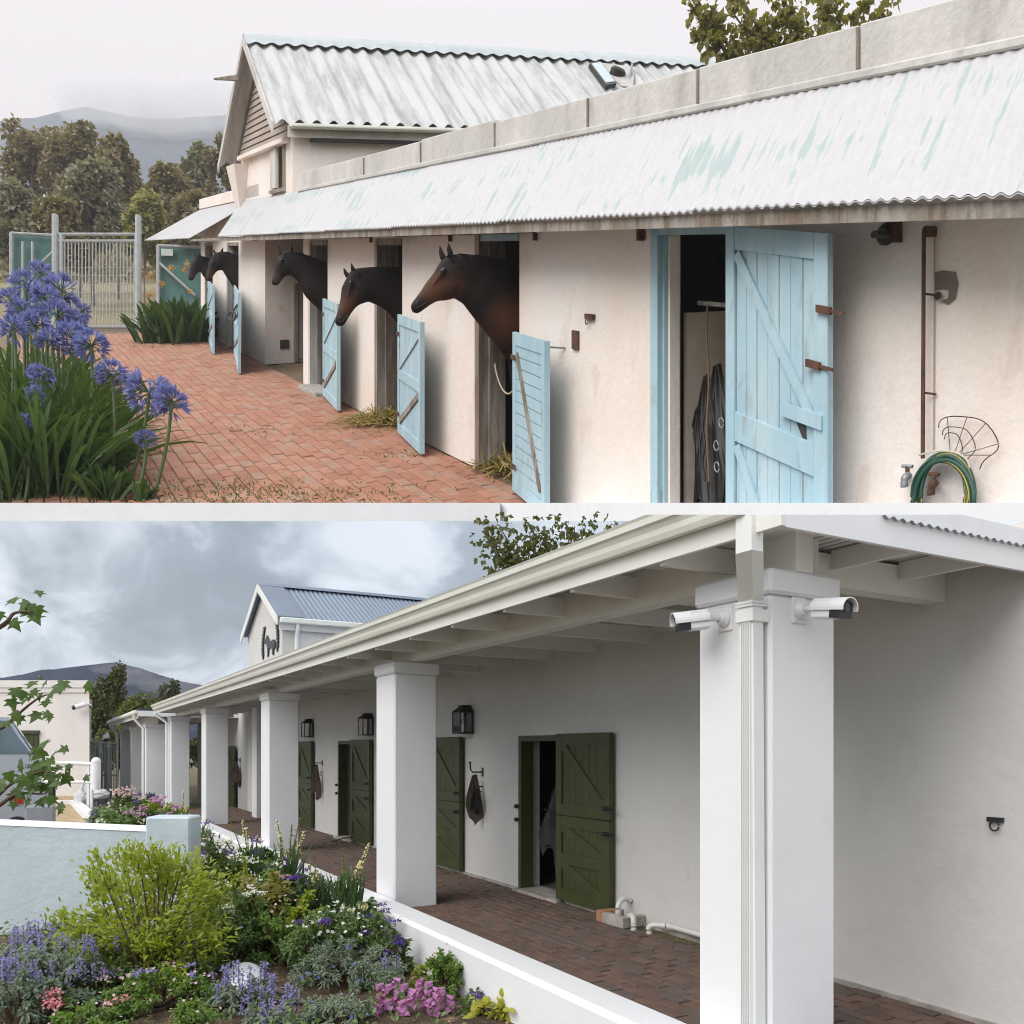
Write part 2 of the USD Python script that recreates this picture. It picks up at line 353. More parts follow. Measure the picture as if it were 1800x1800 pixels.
def solid(m):
    v, f = tri(m)
    t_ = trimesh.Trimesh(v, f, process=True); trimesh.repair.fix_normals(t_)
    return np.array(t_.vertices), np.array(t_.faces)
part(ver, 'beam', trim(solid(mp(L, box(S0 + 0.42, S1, TP + 0.22, TP + 0.36, 2.803, 3.06)))), TRIM)
part(ver, 'cross_beam', trim(solid(mp(L, box(3.52, 3.66, TP + 0.36, T, 2.803, 3.0)))), TRIM)
part(ver, 'cross_beam', mp(L, box(S1 - 0.3, S1 - 0.16, TP + 0.36, T, 2.803, 3.06)), TRIM)
part(ver, 'post_stub', trim(solid(mp(L, box(3.40, 3.48, TP + 0.44, TP + 0.5, 2.803, 3.2)))), TRIM)
part(ver, 'fascia', trim(solid(mp(L, extr(sg.Polygon([(S0, 2.89), (S1, 2.89), (S1, 3.12), (S0, 3.12)]), TE, TE + 0.03)))), TRIM)
part(ver, 'fascia', trim(solid(mp(L, box(S0, S0 + 0.03, TE + 0.03, T + 0.0, 2.885, 3.14)))), WHITE)
# gutter: an ogee trough
gp = [(TE - 0.002, 3.13), (TE - 0.002, 3.0), (TE - 0.03, 2.985), (TE - 0.06, 2.99), (TE - 0.075, 3.02), (TE - 0.08, 3.05), (TE - 0.095, 3.075), (TE - 0.115, 3.085), (TE - 0.12, 3.12), (TE - 0.13, 3.135), (TE - 0.118, 3.135)]
gq = np.array(gp)
gut = extr(sg.Polygon(gq), S0 - 0.1, S1 + 0.05)
gut = (gut[0][:, [1, 0, 2]], gut[1][:, ::-1])
part(ver, 'gutter', trim(solid(mp(L, gut))), GUTTER)
sd = S0 + 0.9
while sd < S1 - 0.5:
    part(ver, 'rafter', mp(L, box(sd, sd + 0.05, TE + 0.03, T, 2.872, 3.02)), TRIM); sd += 0.95
for tt in (4.25, 4.9):
    part(ver, 'rafter', trim(solid(mp(L, box(S0 + 0.03, 3.52, tt, tt + 0.045, 2.9, 3.02)))), TRIM)
TIN = paint('roof_tin', (0.38, 0.4, 0.42), (0.33, 0.35, 0.37), 1.0, rough=0.4, metal=0.3)
part(ver, 'roof_sheet', corrugated(L, S0 + 1.5, S1 + 0.03, (TE - 0.05, 3.07), (T + 1.2, 3.36), 0.076, 0.009, 2, 5), TIN, True)
cs = []
def cg(a, b):                # the near bay's sheet ribs run across the corner eave
    s = S0 - 0.02 + b * 0.9; t = 3.9 + a * 2.2
    return L(np.stack([s, t, 3.03 + 0.009 * np.sin(2 * np.pi * t / 0.076) - 0.0 * s], -1))
part(ver, 'roof_sheet', grid(cg, 190, 2), TIN, True)
part(ver, 'soffit_board', mp(L, box(4.0, S1 - 0.1, T - 0.02, T + 0.02, 2.96, 3.2)), TRIM)
part(ver, 'soffit_board', trim(solid(mp(L, box(S0 + .04, S0 + 1.6, TE + .04, T + .3, 3.025, 3.045)))), TRIM)
# downpipe on the near pillar
def rectpipe(path, w, d):
    out = []
    for a, b in zip(path[:-1], path[1:]):
        out.append(hexa([L((a[0] - w, a[1] - d, a[2])), L((a[0] + w, a[1] - d, a[2])), L((a[0] + w, a[1] + d, a[2])), L((a[0] - w, a[1] + d, a[2])),
                         L((b[0] - w, b[1] - d, b[2])), L((b[0] + w, b[1] - d, b[2])), L((b[0] + w, b[1] + d, b[2])), L((b[0] - w, b[1] + d, b[2]))]))
    return cat(out)
dp = part(ver, 'downpipe', trim(solid(rectpipe([(3.12, TE + 0.01, 3.0), (3.12, TE + 0.01, 2.80)], 0.055, 0.04))), PIPE)
part(dp, 'pipe_bend', rectpipe([(3.12, TE + 0.01, 2.80), (3.39, TP - 0.055, 2.62)], 0.056, 0.041), PIPE)
part(dp, 'pipe_run', rectpipe([(3.39, TP - 0.055, 2.62), (3.39, TP - 0.03, -0.3)], 0.053, 0.038), PIPE)
for k in range(5): part(dp, 'pipe_rib', mp(L, box(3.35 + k * 0.016, 3.356 + k * 0.016, TP - 0.105, TP - 0.05, 0.1, 2.52)), PIPE)
part(dp, 'pipe_strap', mp(L, box(3.325, 3.455, TP - 0.11, TP + 0.02, 2.5, 2.57, 0.004)), PIPE)
part(dp, 'pipe_collar', mp(L, cat([box(3.328, 3.452, TP - 0.108, TP + 0.0, z, z + 0.012) for z in (2.585, 2.60)])), PIPE)
# far pillar's downpipe
part(ver, 'downpipe', cat([tube(L(np.array([(S1 - .15, TE, 3.0), (S1 - .15, TE, 2.85), (S1 - .3, TP - 0.06, 2.6), (S1 - .3, TP - 0.06, -0.3)])), 0.05, 8)]), PIPE, 40)

# --- second verandah, further on and a step lower
ver2 = thing('verandah', 'second smaller verandah with three pillars beyond the end of the long verandah', 'verandah', L((33, 3.0, -0.3)))
for s in (28.8, 33.4, 37.6):
    sh = part(ver2, 'pillar', mp(L, box(s + 0.03, s + 0.6, 3.03, 3.6, -0.4, 2.48, 0.012)), WHITE); part(sh, 'cap', mp(L, box(s, s + 0.63, 3.0, 3.63, 2.48, 2.61, 0.012)), WHITE)
part(ver2, 'beam', mp(L, box(28.6, 39.0, 3.2, 3.36, 2.613, 2.85)), TRIM)
part(ver2, 'fascia', mp(L, box(28.2, 28.24, 2.75, 7.4, 2.82, 2.99)), WHITE)
part(ver2, 'fascia', mp(L, box(28.24, 39.4, 2.72, 2.75, 2.75, 2.98)), TRIM)
part(ver2, 'gutter', mp(L, box(28.2, 39.5, 2.6, 2.72, 2.87, 3.0, 0.03)), GUTTER)
part(ver2, 'roof_sheet', mp(L, box(28.22, 39.4, 2.76, 8.0, 3.0, 3.06)), flat('dark_roof', (0.04, 0.045, 0.06), 0.5))
for s in np.arange(29.5, 39, 1.1): part(ver2, 'rafter', mp(L, box(s, s + 0.06, 2.75, 5.8, 2.84, 2.98)), TRIM)
for s in (28.5, 38.3): part(ver2, 'downpipe', tube(L(np.array([(s, 2.66, 2.9), (s, 2.66, 2.75), (s, 2.92, 2.45), (s, 2.92, -0.4)])), 0.05, 8), PIPE, 40)
block2 = thing('stable_block', 'farther stable wall with one olive half door beside the barn pilaster', 'stable', L((32, 5.75, -0.3)))
part(block2, 'wall', mp(L, box(25.2, 36.2, 5.75, 6.1, -0.4, 3.0)), PLASTER)
leaf_door(block2, 29.45, 28.3, -0.25, 1.9, L, OLIVE, t0=5.62)

# --- new barn with loft behind the verandah
barn = thing('barn', 'white gabled barn with blue grey corrugated roof behind the verandah', 'barn', L((23.2, T, 0)))
b0, b1, ez, az = 21.25, 25.2, 3.28 + EYE, 4.44 + EYE
part(barn, 'gable_wall', mp(L, extr(sg.Polygon([(b0, -0.4), (b1, -0.4), (b1, ez), ((b0 + b1) / 2, az - 0.06), (b0, ez)]), T, T + 0.3)), PLASTER)
part(barn, 'side_wall', mp(L, box(b0, b0 + 0.25, T + 0.3, T + 15, 0, ez - 0.05)), WHITE)
part(barn, 'side_wall', mp(L, box(b1 - 0.25, b1, T + 0.3, T + 15, 0, ez - 0.05)), WHITE)
BLUE = paint('blue_grey_sheet', (0.20, 0.25, 0.32), (0.18, 0.225, 0.29), 0.8, rough=0.35, metal=0.2, fine=0.02)
mid = (b0 + b1) / 2
def roofside(sa, sb):
    def g_(a, b):
        t = T - 0.12 + a * 15.2
        s = sa + b * (sb - sa); z = ez + 0.02 - (0.10 if b is None else 0) + (az - ez) * b
        return L(np.stack([s, t, z + 0.02 * np.sin(2 * np.pi * t / 0.135)], -1))
    return grid(g_, 700, 2)
part(barn, 'roof_sheet', roofside(b0 - 0.14, mid), BLUE, True)
part(barn, 'roof_sheet', roofside(b1 + 0.14, mid), BLUE, True)
for sa in (b0 - 0.17, b1 + 0.17):
    part(barn, 'verge_flashing', mp(L, hexa([(sa, T - 0.16, ez + 0.03), (sa, T + 0.5, ez + 0.03), (mid, T + 0.5, az + 0.05), (mid, T - 0.16, az + 0.05), (sa, T - 0.16, ez + 0.06), (sa, T + 0.5, ez + 0.06), (mid, T + 0.5, az + 0.08), (mid, T - 0.16, az + 0.08)])), BLUE)
    part(barn, 'barge_board', mp(L, hexa([(sa, T - 0.18, ez - 0.18), (sa, T - 0.15, ez - 0.18), (mid, T - 0.15, az - 0.16), (mid, T - 0.18, az - 0.16), (sa, T - 0.18, ez + 0.03), (sa, T - 0.15, ez + 0.03), (mid, T - 0.15, az + 0.05), (mid, T - 0.18, az + 0.05)])), TRIM)
part(barn, 'ridge_cap', mp(L, hexa([(mid - 0.16, T - 0.16, az - 0.0), (mid + 0.16, T - 0.16, az), (mid + 0.16, T + 15.1, az), (mid - 0.16, T + 15.1, az), (mid - 0.02, T - 0.16, az + 0.1), (mid + 0.02, T - 0.16, az + 0.1), (mid + 0.02, T + 15.1, az + 0.1), (mid - 0.02, T + 15.1, az + 0.1)])), BLUE)
part(barn, 'gutter', mp(L, box(b0 - 0.24, b0 - 0.1, T - 0.1, T + 15, ez - 0.12, ez + 0.02, 0.02)), PIPE)
part(barn, 'fascia', mp(L, box(b0 - 0.1, b0 - 0.07, T - 0.1, T + 15, ez - 0.28, ez - 0.02)), WHITE)
part(barn, 'downpipe', tube(L(np.array([(b0 - .17, T + .35, ez - .1), (b0 - .17, T + .35, ez - .25), (b0 - .06, T + .35, ez - .4), (b0 - .06, T + .35, 3.2)])), 0.05, 8), PIPE, 40)
part(barn, 'pilaster', mp(L, box(22.3, 22.85, 5.0, T, 0, 2.96, 0.01)), WHITE)

# --- horse emblem on the gable
def sil(pts): return sg.Polygon(pts)
horse_e = sil([(0.05, 0.98), (0.00, 0.90), (-0.10, 0.80), (-0.16, 0.70), (-0.12, 0.66), (-0.03, 0.72), (0.02, 0.66), (0.04, 0.52), (0.06, 0.44), (0.08, 0.40), (0.09, 0.2), (0.08, 0.02), (0.13, 0.02), (0.15, 0.22), (0.17, 0.36),
               (0.36, 0.36), (0.42, 0.30), (0.40, 0.16), (0.43, 0.02), (0.49, 0.02), (0.49, 0.18), (0.53, 0.34), (0.55, 0.50), (0.57, 0.30), (0.60, 0.24), (0.61, 0.50), (0.56, 0.64), (0.46, 0.68), (0.30, 0.64), (0.20, 0.70), (0.13, 0.84), (0.09, 0.97), (0.075, 0.90)])
def emblem_shape():
    out = [horse_e]
    for sgn, cx, h0, h1 in ((-1, -0.24, 0.0, 1.32), (1, 0.72, 0.1, 1.5)):
        line = [(cx + sgn * 0.05 * math.sin(k * 0.33) - sgn * 0.10 * (k / 9) ** 2, h0 + (h1 - h0) * k / 9) for k in range(10)]
        out.append(sg.LineString(line).buffer(0.022))
        for k in range(1, 10):
            x, z = line[k]
            for q in (-1, 1):
                out.append(sg.Polygon([(x, z), (x + q * 0.06, z + 0.03), (x + q * 0.07, z + 0.11), (x + q * 0.02, z + 0.06)]).buffer(0.006))
    return unary_union(out)
em = emblem_shape()
sc_ = 1.0
e0 = Ls(478, T); ez0 = Lz(478, 1162, T)
from shapely import affinity
em = affinity.scale(em, -1.6, 0.60, origin=(0, 0)); em = affinity.translate(em, Ls(470, T), Lz(466, 1158, T))
single('horse_emblem', mp(L, extr(em, T - 0.04, T - 0.015)), BLACK, 'black metal horse silhouette between two twigs mounted on the barn gable', 'emblem')
# ------------------------------------------------------------------ verandah floor, walls, yard
def bricks(fn, name_parent, cells, height, mats, rng_, n_parts, gap, sort_key, zfun=None, stuff_label=None, pname='brick'):
    """cells: (s, t, ds, dt). The nearest n_parts are parts of their own, the rest one mesh of stuff."""
    order = np.argsort([sort_key(c) for c in cells], kind='stable')
    rest = {k: [] for k in range(len(mats))}
    for i, k in enumerate(order):
        s, t, ds, dt = cells[k]
        up_ = rng_.uniform(-0.004, 0.004); m_ = int(rng_.integers(len(mats)))
        tl = rng_.uniform(-0.003, 0.003, 2)
        x0, x1, y0, y1 = s + gap, s + ds - gap, t + gap, t + dt - gap; c = min(ds, dt) * 0.07
        z0 = -0.03
        top = height + up_
        ring = [(x0, y0), (x1, y0), (x1, y1), (x0, y1)]
        inn = [(x0 + c, y0 + c), (x1 - c, y0 + c), (x1 - c, y1 - c), (x0 + c, y1 - c)]
        v = np.array([(a, b, z0) for a, b in ring] + [(a, b, top - c * 0.6) for a, b in ring] + [(a, b, top + tl[0] * (1 if a > s + ds / 2 else -1) + tl[1] * (1 if b > t + dt / 2 else -1)) for a, b in inn])
        f = []
        for q in range(4):
            w = (q + 1) % 4
            f += [[q, w, w + 4], [q, w + 4, q + 4], [q + 4, w + 4, w + 8], [q + 4, w + 8, q + 8]]
        f += [[8, 9, 10], [8, 10, 11]]
        sh = (v, np.array(f))
        if i < n_parts: part(name_parent, pname, mp(fn, sh), mats[m_])
        else: rest[m_].append(sh)
    for k, r in rest.items():
        if r: part(name_parent, 'far_' + pname + 's', mp(fn, cat(r)), mats[k], kind='stuff')
def bond(s0, s1, t0, t1, ds, dt, rng_, jit=0.0):
    out = []; r = 0; t = t0
    while t < t1 - 1e-6:
        s = s0 - (ds / 2 if r % 2 else 0)
        while s < s1:
            out.append((s + rng_.uniform(-jit, jit), t, ds, dt)); s += ds
        t += dt; r += 1
    return out
PAVE = [paint('paver_%s' % n, c, c2, 6.0, 0.4, 0.65, rough=0.85, bump=0.6, bscale=70, bdist=0.006, fine=0.22, fscale=120) for n, c, c2 in
        (('red', (0.174, 0.108, 0.084), (0.141, 0.092, 0.076)), ('brown', (0.148, 0.100, 0.080), (0.122, 0.084, 0.069)), ('rust', (0.192, 0.120, 0.091), (0.155, 0.100, 0.081)), ('grey', (0.152, 0.116, 0.099), (0.126, 0.100, 0.088)))]
JOINT = paint('joint_sand', (0.10, 0.075, 0.058), (0.07, 0.055, 0.042), 8.0, rough=0.95, bump=0.5, bscale=80)
floor = thing('verandah_floor', 'brown brick paving of the verandah floor between the pillars and the stable wall', None, L((8, 4.4, 0)), kind='structure')
part(floor, 'bedding', mp(L, box(-4, 27.6, 3.45, T, -0.3, -0.018)), JOINT)
bricks(L, floor, [c for c in bond(3.4, 27.2, 3.50, T - 0.05, 0.24, 0.118, rng, 0.01)], 0.0, PAVE, rng, 300, 0.006, lambda c: c[0] + (20 if c[1] < 4.0 and c[0] > 8.3 else 0))
# low retaining wall in front of the pillars
lw = thing('planter_wall', 'low white wall with rounded top edge between flower bed and verandah', 'wall', L((8, 3.35, 0)))
pro = [(3.20, -0.7), (3.20, 0.065), (3.215, 0.085), (3.24, 0.1), (3.50, 0.102), (3.50, -0.7)]
q = extr(sg.Polygon(pro), -1.0, 27.0); part(lw, 'wall', mp(L, (q[0][:, [1, 0, 2]], q[1][:, ::-1])), WHITE, 30)
# garden wall at the left with a stepped end block
gw = thing('garden_wall', 'pale white garden wall with a stepped end block behind the yellow green bush', 'wall', (-5, 9.7, SOIL))
SHADEDW = paint('shaded_white_wall', (0.52, 0.60, 0.64), (0.46, 0.54, 0.58), 1.2, 0.35, 0.7, rough=0.8, bump=0.6, bscale=5.0, bdist=0.03, fine=0.03)  # white wall; the bluish shade on its face is put into this base colour
gx = lambda px: (px - 900) / F * 9.7
part(gw, 'wall', mp(I3, hexa([(gx(-60), 9.7, -0.6), (gx(258), 9.7, -0.6), (gx(258), 9.98, -0.6), (gx(-60), 9.98, -0.6), (gx(-60), 9.7, 0.945), (gx(258), 9.7, 0.855), (gx(258), 9.98, 0.87), (gx(-60), 9.98, 0.96)])), SHADEDW)
part(gw, 'end_block', box(gx(258), gx(336), 9.66, 10.02, -0.6, 1.02, 0.02), SHADEDW)
part(gw, 'coping', mp(I3, hexa([(gx(-60), 9.69, 0.94), (gx(258) - .003, 9.69, 0.85), (gx(258) - .003, 9.99, 0.865), (gx(-60), 9.99, 0.955), (gx(-60), 9.71, 0.965), (gx(258) - .003, 9.71, 0.875), (gx(258) - .003, 9.97, 0.89), (gx(-60), 9.97, 0.98)])), WHITE)

# yard paving behind the garden wall, kerbs, pale building
YPAVE = M('yellow_paving', {'g': ('geometry', {}), 'b': ('brick_texture', {'scale': 1.0, 'brick_width': 0.44, 'row_height': 0.22, 'mortar_size': 0.016, 'color1': (0.50, 0.38, 0.22), 'color2': (0.44, 0.33, 0.20), 'mortar': (0.26, 0.19, 0.12)}),
          'n': ('noise_texture', {'scale': 1.2, 'detail': 5.0}), 'r': ('rgb_ramp', {'ramp': [(0.3, (0.8, 0.8, 0.8)), (0.7, (1, 1, 1))]}), 'm': ('mix_color', {'blend_type': 'multiply', 'fac': 1.0}), 'p': ('principled_bsdf', {'roughness': 0.85})},
          [('g.position', 'b.vector'), ('g.position', 'n.vector'), ('n.fac', 'r.fac'), ('b.color', 'm.a'), ('r.color', 'm.b'), ('m.result', 'p.base_color')], 'p.BSDF')
yz = SOIL
def flatpoly(pts, z):
    p = trimesh.creation.triangulate_polygon(sg.Polygon(pts), engine='earcut')
    return np.c_[p[0], np.full(len(p[0]), z)], p[1]
gp_ = lambda px, row: soil(px, row)[:2]
def yd_(px, row): return low(px, row, 20.0 + (1475 - row) / 76 * 9.0)      # the yard rises gently towards the pale building
yard = struct('yard_paving', grid(lambda a, b: np.array([yd_(-60 + q * ((196 - w * 68) + 60), 1475 - w * 76) for q, w in zip(a, b)]), 8, 12), YPAVE, 'yellow brick paving of the yard behind the garden wall')
def kerb(a, b, w=0.28, h=0.1):
    a, b = np.array(a), np.array(b); d = (b - a)[:2] / np.linalg.norm((b - a)[:2]); n = np.array([-d[1], d[0], 0]) * w / 2; z_ = np.array([0, 0, 1.0])
    return hexa([a - n - .2 * z_, b - n - .2 * z_, b + n - .2 * z_, a + n - .2 * z_, a - n + h * z_, b - n + h * z_, b + n + h * z_, a + n + h * z_])
single('kerb', kerb(yd_(131, 1412), yd_(205, 1475)), WHITE, 'white painted kerb running along the edge of the flower bed beside the yellow paving', 'kerb')
single('kerb', kerb(yd_(60, 1413), yd_(128, 1412)), WHITE, 'white painted kerb across the yellow paving below the pale building', 'kerb')
hz = thing('pale_building', 'pale flat roofed building with a moulded cornice at the left', 'building', (-17, 29, SOIL))
hx = lambda px: (px - 900) / F * 29
CREAMW = paint('cream_plaster', (0.76, 0.73, 0.70), (0.71, 0.68, 0.65), 0.6, rough=0.75, bump=0.2, bscale=4, bdist=0.02, fine=0.03)
zt = EYE + (1317 - 1196) / F * 29
def angled(x0, x1, y0, y1, z0, z1):      # the side wall runs back out of sight
    xb = x1 * y1 / y0 - .4
    return hexa([(x0, y0, z0), (x1, y0, z0), (xb, y1, z0), (x0, y1, z0), (x0, y0, z1), (x1, y0, z1), (xb, y1, z1), (x0, y1, z1)])
part(hz, 'wall', angled(hx(-120), hx(157), 29, 40, SOIL - 0.1, zt - 0.25), CREAMW)
part(hz, 'cornice', angled(hx(-120), hx(157.6), 28.93, 40.1, zt - 0.25, zt), CREAMW)
part(hz, 'cornice', angled(hx(-120), hx(157.2), 28.96, 40.05, zt - 0.42, zt - 0.252), CREAMW)
wz0, wz1 = EYE + (1317 - 1345) / F * 29, EYE + (1317 - 1285) / F * 29
sh_ = part(hz, 'shutter', box(hx(20), hx(69), 28.96, 29.0, wz0, wz1), OLIVE)
for k in range(6): part(sh_, 'plank', box(hx(21 + k * 8), hx(28 + k * 8), 28.94, 28.965, wz0, wz1 - 0.15), OLIVE)
part(sh_, 'lintel', box(hx(18), hx(70), 28.9, 29, wz1 - 0.1, wz1 + 0.02), OLIVE)
def small_cam(c, d, sc=1.0):
    d = np.array(d, float); d /= np.linalg.norm(d)
    return cat([cyl(c, c + d * 0.4 * sc, 0.09 * sc, 8), cyl(c - np.array([0, 0, 0.0]), c + np.array([0.22, 0.25, 0.02]) * sc, 0.03 * sc, 6)])
c0 = low(133, 1243, 28.75)
cm = thing('security_camera', 'small white security camera on the pale flat roofed building', 'camera', c0)
part(cm, 'body', cyl(c0, c0 + np.array([0.30, 0.08, 0.10]), 0.085, 10), WHITE)
part(cm, 'lens_hood', cyl(c0 - np.array([0.10, 0.02, 0.03]), c0, 0.075, 10), BLACK)
part(cm, 'bracket', cyl(c0 + np.array([0.3, 0.08, 0.1]), c0 + np.array([0.36, 0.34, 0.08]), 0.04, 8), WHITE)

# fence of white round rails in front of it
fy = 26.5
fc = thing('rail_fence', 'white post and rail fence beside the pale building', 'fence', low(150, 1390, fy))
fx = lambda px, row: low(px, row, fy)
part(fc, 'post', cat([cyl(fx(169, 1388), fx(169, 1340), 0.14, 14)]), WHITE, 40); part(fc, 'post_cap', ball(fx(169, 1339), 0.145, 2), WHITE, True)
part(fc, 'rail', cyl(fx(60, 1340), fx(169, 1343), 0.065, 10), WHITE, 40); part(fc, 'rail', cyl(fx(60, 1374), fx(169, 1375), 0.055, 10), WHITE, 40)
for px in (155, 161): part(fc, 'paling', box(*(np.array([fx(px, 0)[0] - 0.04, fx(px, 0)[0] + 0.04, fy - 0.03, fy + 0.03, SOIL, fx(px, 1344)[2]]))), WHITE)

# wire gate and netting beyond
METAL = paint('galvanised', (0.34, 0.36, 0.37), (0.27, 0.29, 0.30), 3.0, rough=0.45, metal=0.4)
NET = M('shade_net', {'t': ('transparent_bsdf', {}), 'p': ('principled_bsdf', {'base_color': (0.05, 0.14, 0.10), 'roughness': 0.8}), 'm': ('mix_closure', {'fac': 0.6})}, [('t.BSDF', 'm.closure1'), ('p.BSDF', 'm.closure2')], 'm.closure')
gy = 31.0
gx2 = lambda px, row: low(px, row, gy)
gt = thing('wire_gate', 'grey metal gate with green netting between the pale building and the far verandah', 'gate', gx2(180, 1400))
for px, w in ((176, 0.16), (191, 0.16)): part(gt, 'post', cyl(gx2(px, 1412), gx2(px, 1305), 0.075, 10), METAL, 40)
for row in (1304, 1313, 1362): part(gt, 'rail', cyl(gx2(150, row), gx2(206, row + (1 if row > 1310 else 3)), 0.035, 8), METAL, 40)
for k in range(13): part(gt, 'bar', cyl(gx2(156 + k * 4, 1410), gx2(156 + k * 4, 1306), 0.018, 6), METAL)
part(gt, 'brace', cyl(gx2(172, 1352), gx2(190, 1330), 0.03, 6), METAL)
p_ = [gx2(158, 1306), gx2(175, 1306), gx2(175, 1342), gx2(158, 1345)]; part(gt, 'netting', (np.array(p_) + [0, 0.05, 0], np.array([[0, 1, 2], [0, 2, 3]])), NET)
wp = thing('wrapped_post', 'tall post with a black and white wrapped top by the grey gate', 'post', gx2(175, 1400) + [0, .5, 0])
part(wp, 'post', cyl(gx2(175, 1412) + [0, .5, 0], gx2(175, 1306) + [0, .5, 0], 0.08, 10), METAL, 40)
part(wp, 'wrapping', tube([gx2(175, 1306) + [0, .5, 0], gx2(175, 1295) + [0, .5, 0], gx2(175, 1288) + [0, .5, 0], gx2(175, 1286) + [0, .5, 0]], [0.15, 0.13, 0.09, 0.03], 10), paint('mottled_wrap', (0.75, 0.75, 0.75), (0.04, 0.04, 0.04), 5.0, 0.49, 0.51), 40)
# rubbish bags
BAG = M('plastic_bag', {'p': ('principled_bsdf', {'base_color': (0.78, 0.79, 0.8), 'roughness': 0.3}), 't': ('translucent_bsdf', {'color': (0.8, 0.8, 0.82)}), 'm': ('mix_closure', {'fac': 0.3})}, [('p.BSDF', 'm.closure1'), ('t.BSDF', 'm.closure2')], 'm.closure')
def bag(px, row, rx, rz, knot, seed, name, label):
    c = yd_(px, row); m = trimesh.creation.icosphere(4, 1.0); v = np.array(m.vertices)
    n = meshkit.fbm(v * 2.2 + seed * 9.0, 4) - 0.5
    v = v * (1 + 0.55 * n[:, None]) * [rx, rx * 0.8, rz]; v[:, 2] = np.maximum(v[:, 2], -rz * 0.75)
    root = thing(name, label, 'bag', c)
    part(root, 'sack', (v + c + [0, 0, rz * 0.72], m.faces), BAG, True)
    if knot: part(root, 'knot', tube([c + [0, 0, rz * 1.4], c + [0.02, 0, rz * 1.9], c + [0.05, 0, rz * 2.4]], [rx * 0.4, rx * 0.16, rx * 0.26], 9), BAG, True)
bag(143, 1413, 0.24, 0.27, True, 1, 'plastic_bag', 'upright white plastic bag with twisted top standing on the white kerb')
bag(172, 1404, 0.36, 0.2, False, 4, 'plastic_bag', 'slumped open white plastic bag lying behind the upright bag')

# ------------------------------------------------------------------ silver car at the left edge
cy = 19.0
def cp(px, row): return (px - 900) / F * cy, EYE + (1317 - row) / F * cy
SILVER = paint('silver_car_paint', (0.50, 0.53, 0.58), (0.48, 0.51, 0.56), 0.5, rough=0.25, metal=0.5, fine=0.01)
CARGLASS = flat('car_glass', (0.10, 0.16, 0.20), 0.08, spec=0.9)
RUB = flat('black_rubber', (0.012, 0.012, 0.013), 0.6)
car = thing('silver_car', 'rear corner of a silver car parked behind the garden wall', 'car', (cp(60, 0)[0], cy, SOIL))
prof = [cp(-190, 1440), cp(-190, 1335), cp(-100, 1322), cp(-70, 1282), cp(-40, 1262), cp(16, 1262), cp(34, 1290), cp(58, 1325), cp(68, 1330), cp(70, 1360), cp(72, 1385), cp(96, 1402), cp(97, 1445), cp(90, 1462)]
xc = cp(97, 0)[0]
def carp(par, nm, m, *a):       # the car stands turned, its tail towards the kerb
    v, f = tri(m); l_, d_ = (xc - v[:, 0]) / 1.16, v[:, 1] - cy
    return part(par, nm, (np.stack([xc - .878 * l_ - .478 * d_, cy - .478 * l_ + .878 * d_, v[:, 2]], 1), f), *a)
carp(car, 'body', extr(sg.Polygon(prof).buffer(0.03).buffer(-0.03), cy, cy + 1.75), SILVER, 25)
pane = [cp(-34, 1268), cp(14, 1268), cp(31, 1295), cp(54, 1325), cp(-50, 1326)]
carp(car, 'side_window', extr(sg.Polygon(pane), cy - 0.012, cy + 0.01), CARGLASS)
rw = lambda px, row, y: (cp(px, row)[0], y, cp(px, row)[1])
carp(car, 'rear_window', mp(I3, hexa([rw(58.5, 1324, cy + .15), rw(59.5, 1323, cy + .15), rw(59.5, 1323, cy + 1.6), rw(58.5, 1324, cy + 1.6), rw(18, 1265, cy + .2), rw(19.5, 1264.5, cy + .2), rw(19.5, 1264.5, cy + 1.5), rw(18, 1265, cy + 1.5)])), CARGLASS)
carp(car, 'wiper', cat([cyl(rw(60, 1322, cy + .1), rw(72, 1316, cy - .05), 0.05, 8), cyl(rw(50, 1326, cy - .02), rw(68, 1320, cy - .04), 0.025, 6)]), RUB)
carp(car, 'tail_light', extr(sg.Polygon([cp(24, 1396), cp(41, 1398), cp(41, 1411), cp(24, 1411)]), cy - 0.03, cy + 0.1), flat('tail_light_red', (0.45, 0.02, 0.02), 0.2))
carp(car, 'bumper', box(cp(40, 0)[0], cp(98, 0)[0], cy - 0.06, cy + 1.8, cp(0, 1452)[1], cp(0, 1412)[1], 0.08), flat('bumper_grey', (0.33, 0.35, 0.38), 0.35), 30)
carp(car, 'bumper_trim', box(cp(84, 0)[0], cp(97, 0)[0], cy - 0.03, cy + 1.6, cp(0, 1410)[1], cp(0, 1368)[1], 0.05), RUB, 30)
carp(car, 'spare_wheel', cyl((cp(91, 0)[0], cy + 0.9, cp(0, 1385)[1]), (cp(98, 0)[0], cy + 0.9, cp(0, 1385)[1]), 0.34, 24), RUB, 30)
for px in (-130, 30): 
    w_ = carp(car, 'wheel', cyl((cp(px, 0)[0], cy - 0.02, SOIL + 0.33), (cp(px, 0)[0], cy + 0.22, SOIL + 0.33), 0.33, 24), RUB, 30)
    carp(w_, 'rim', cyl((cp(px, 0)[0], cy - 0.03, SOIL + 0.33), (cp(px, 0)[0], cy, SOIL + 0.33), 0.2, 16), METAL, 30)
for ch, px in (('E', 36), ('U', 43), ('M', 49)):
    tm = meshkit.text_mesh(ch, 0.085, 0.004); v = np.array(tm.vertices); x0, z0 = cp(px, 1349)
    carp(car, 'letter', (np.stack([v[:, 0] + x0, cy - 0.006 - v[:, 2], v[:, 1] + z0], 1), tm.faces), BLACK)

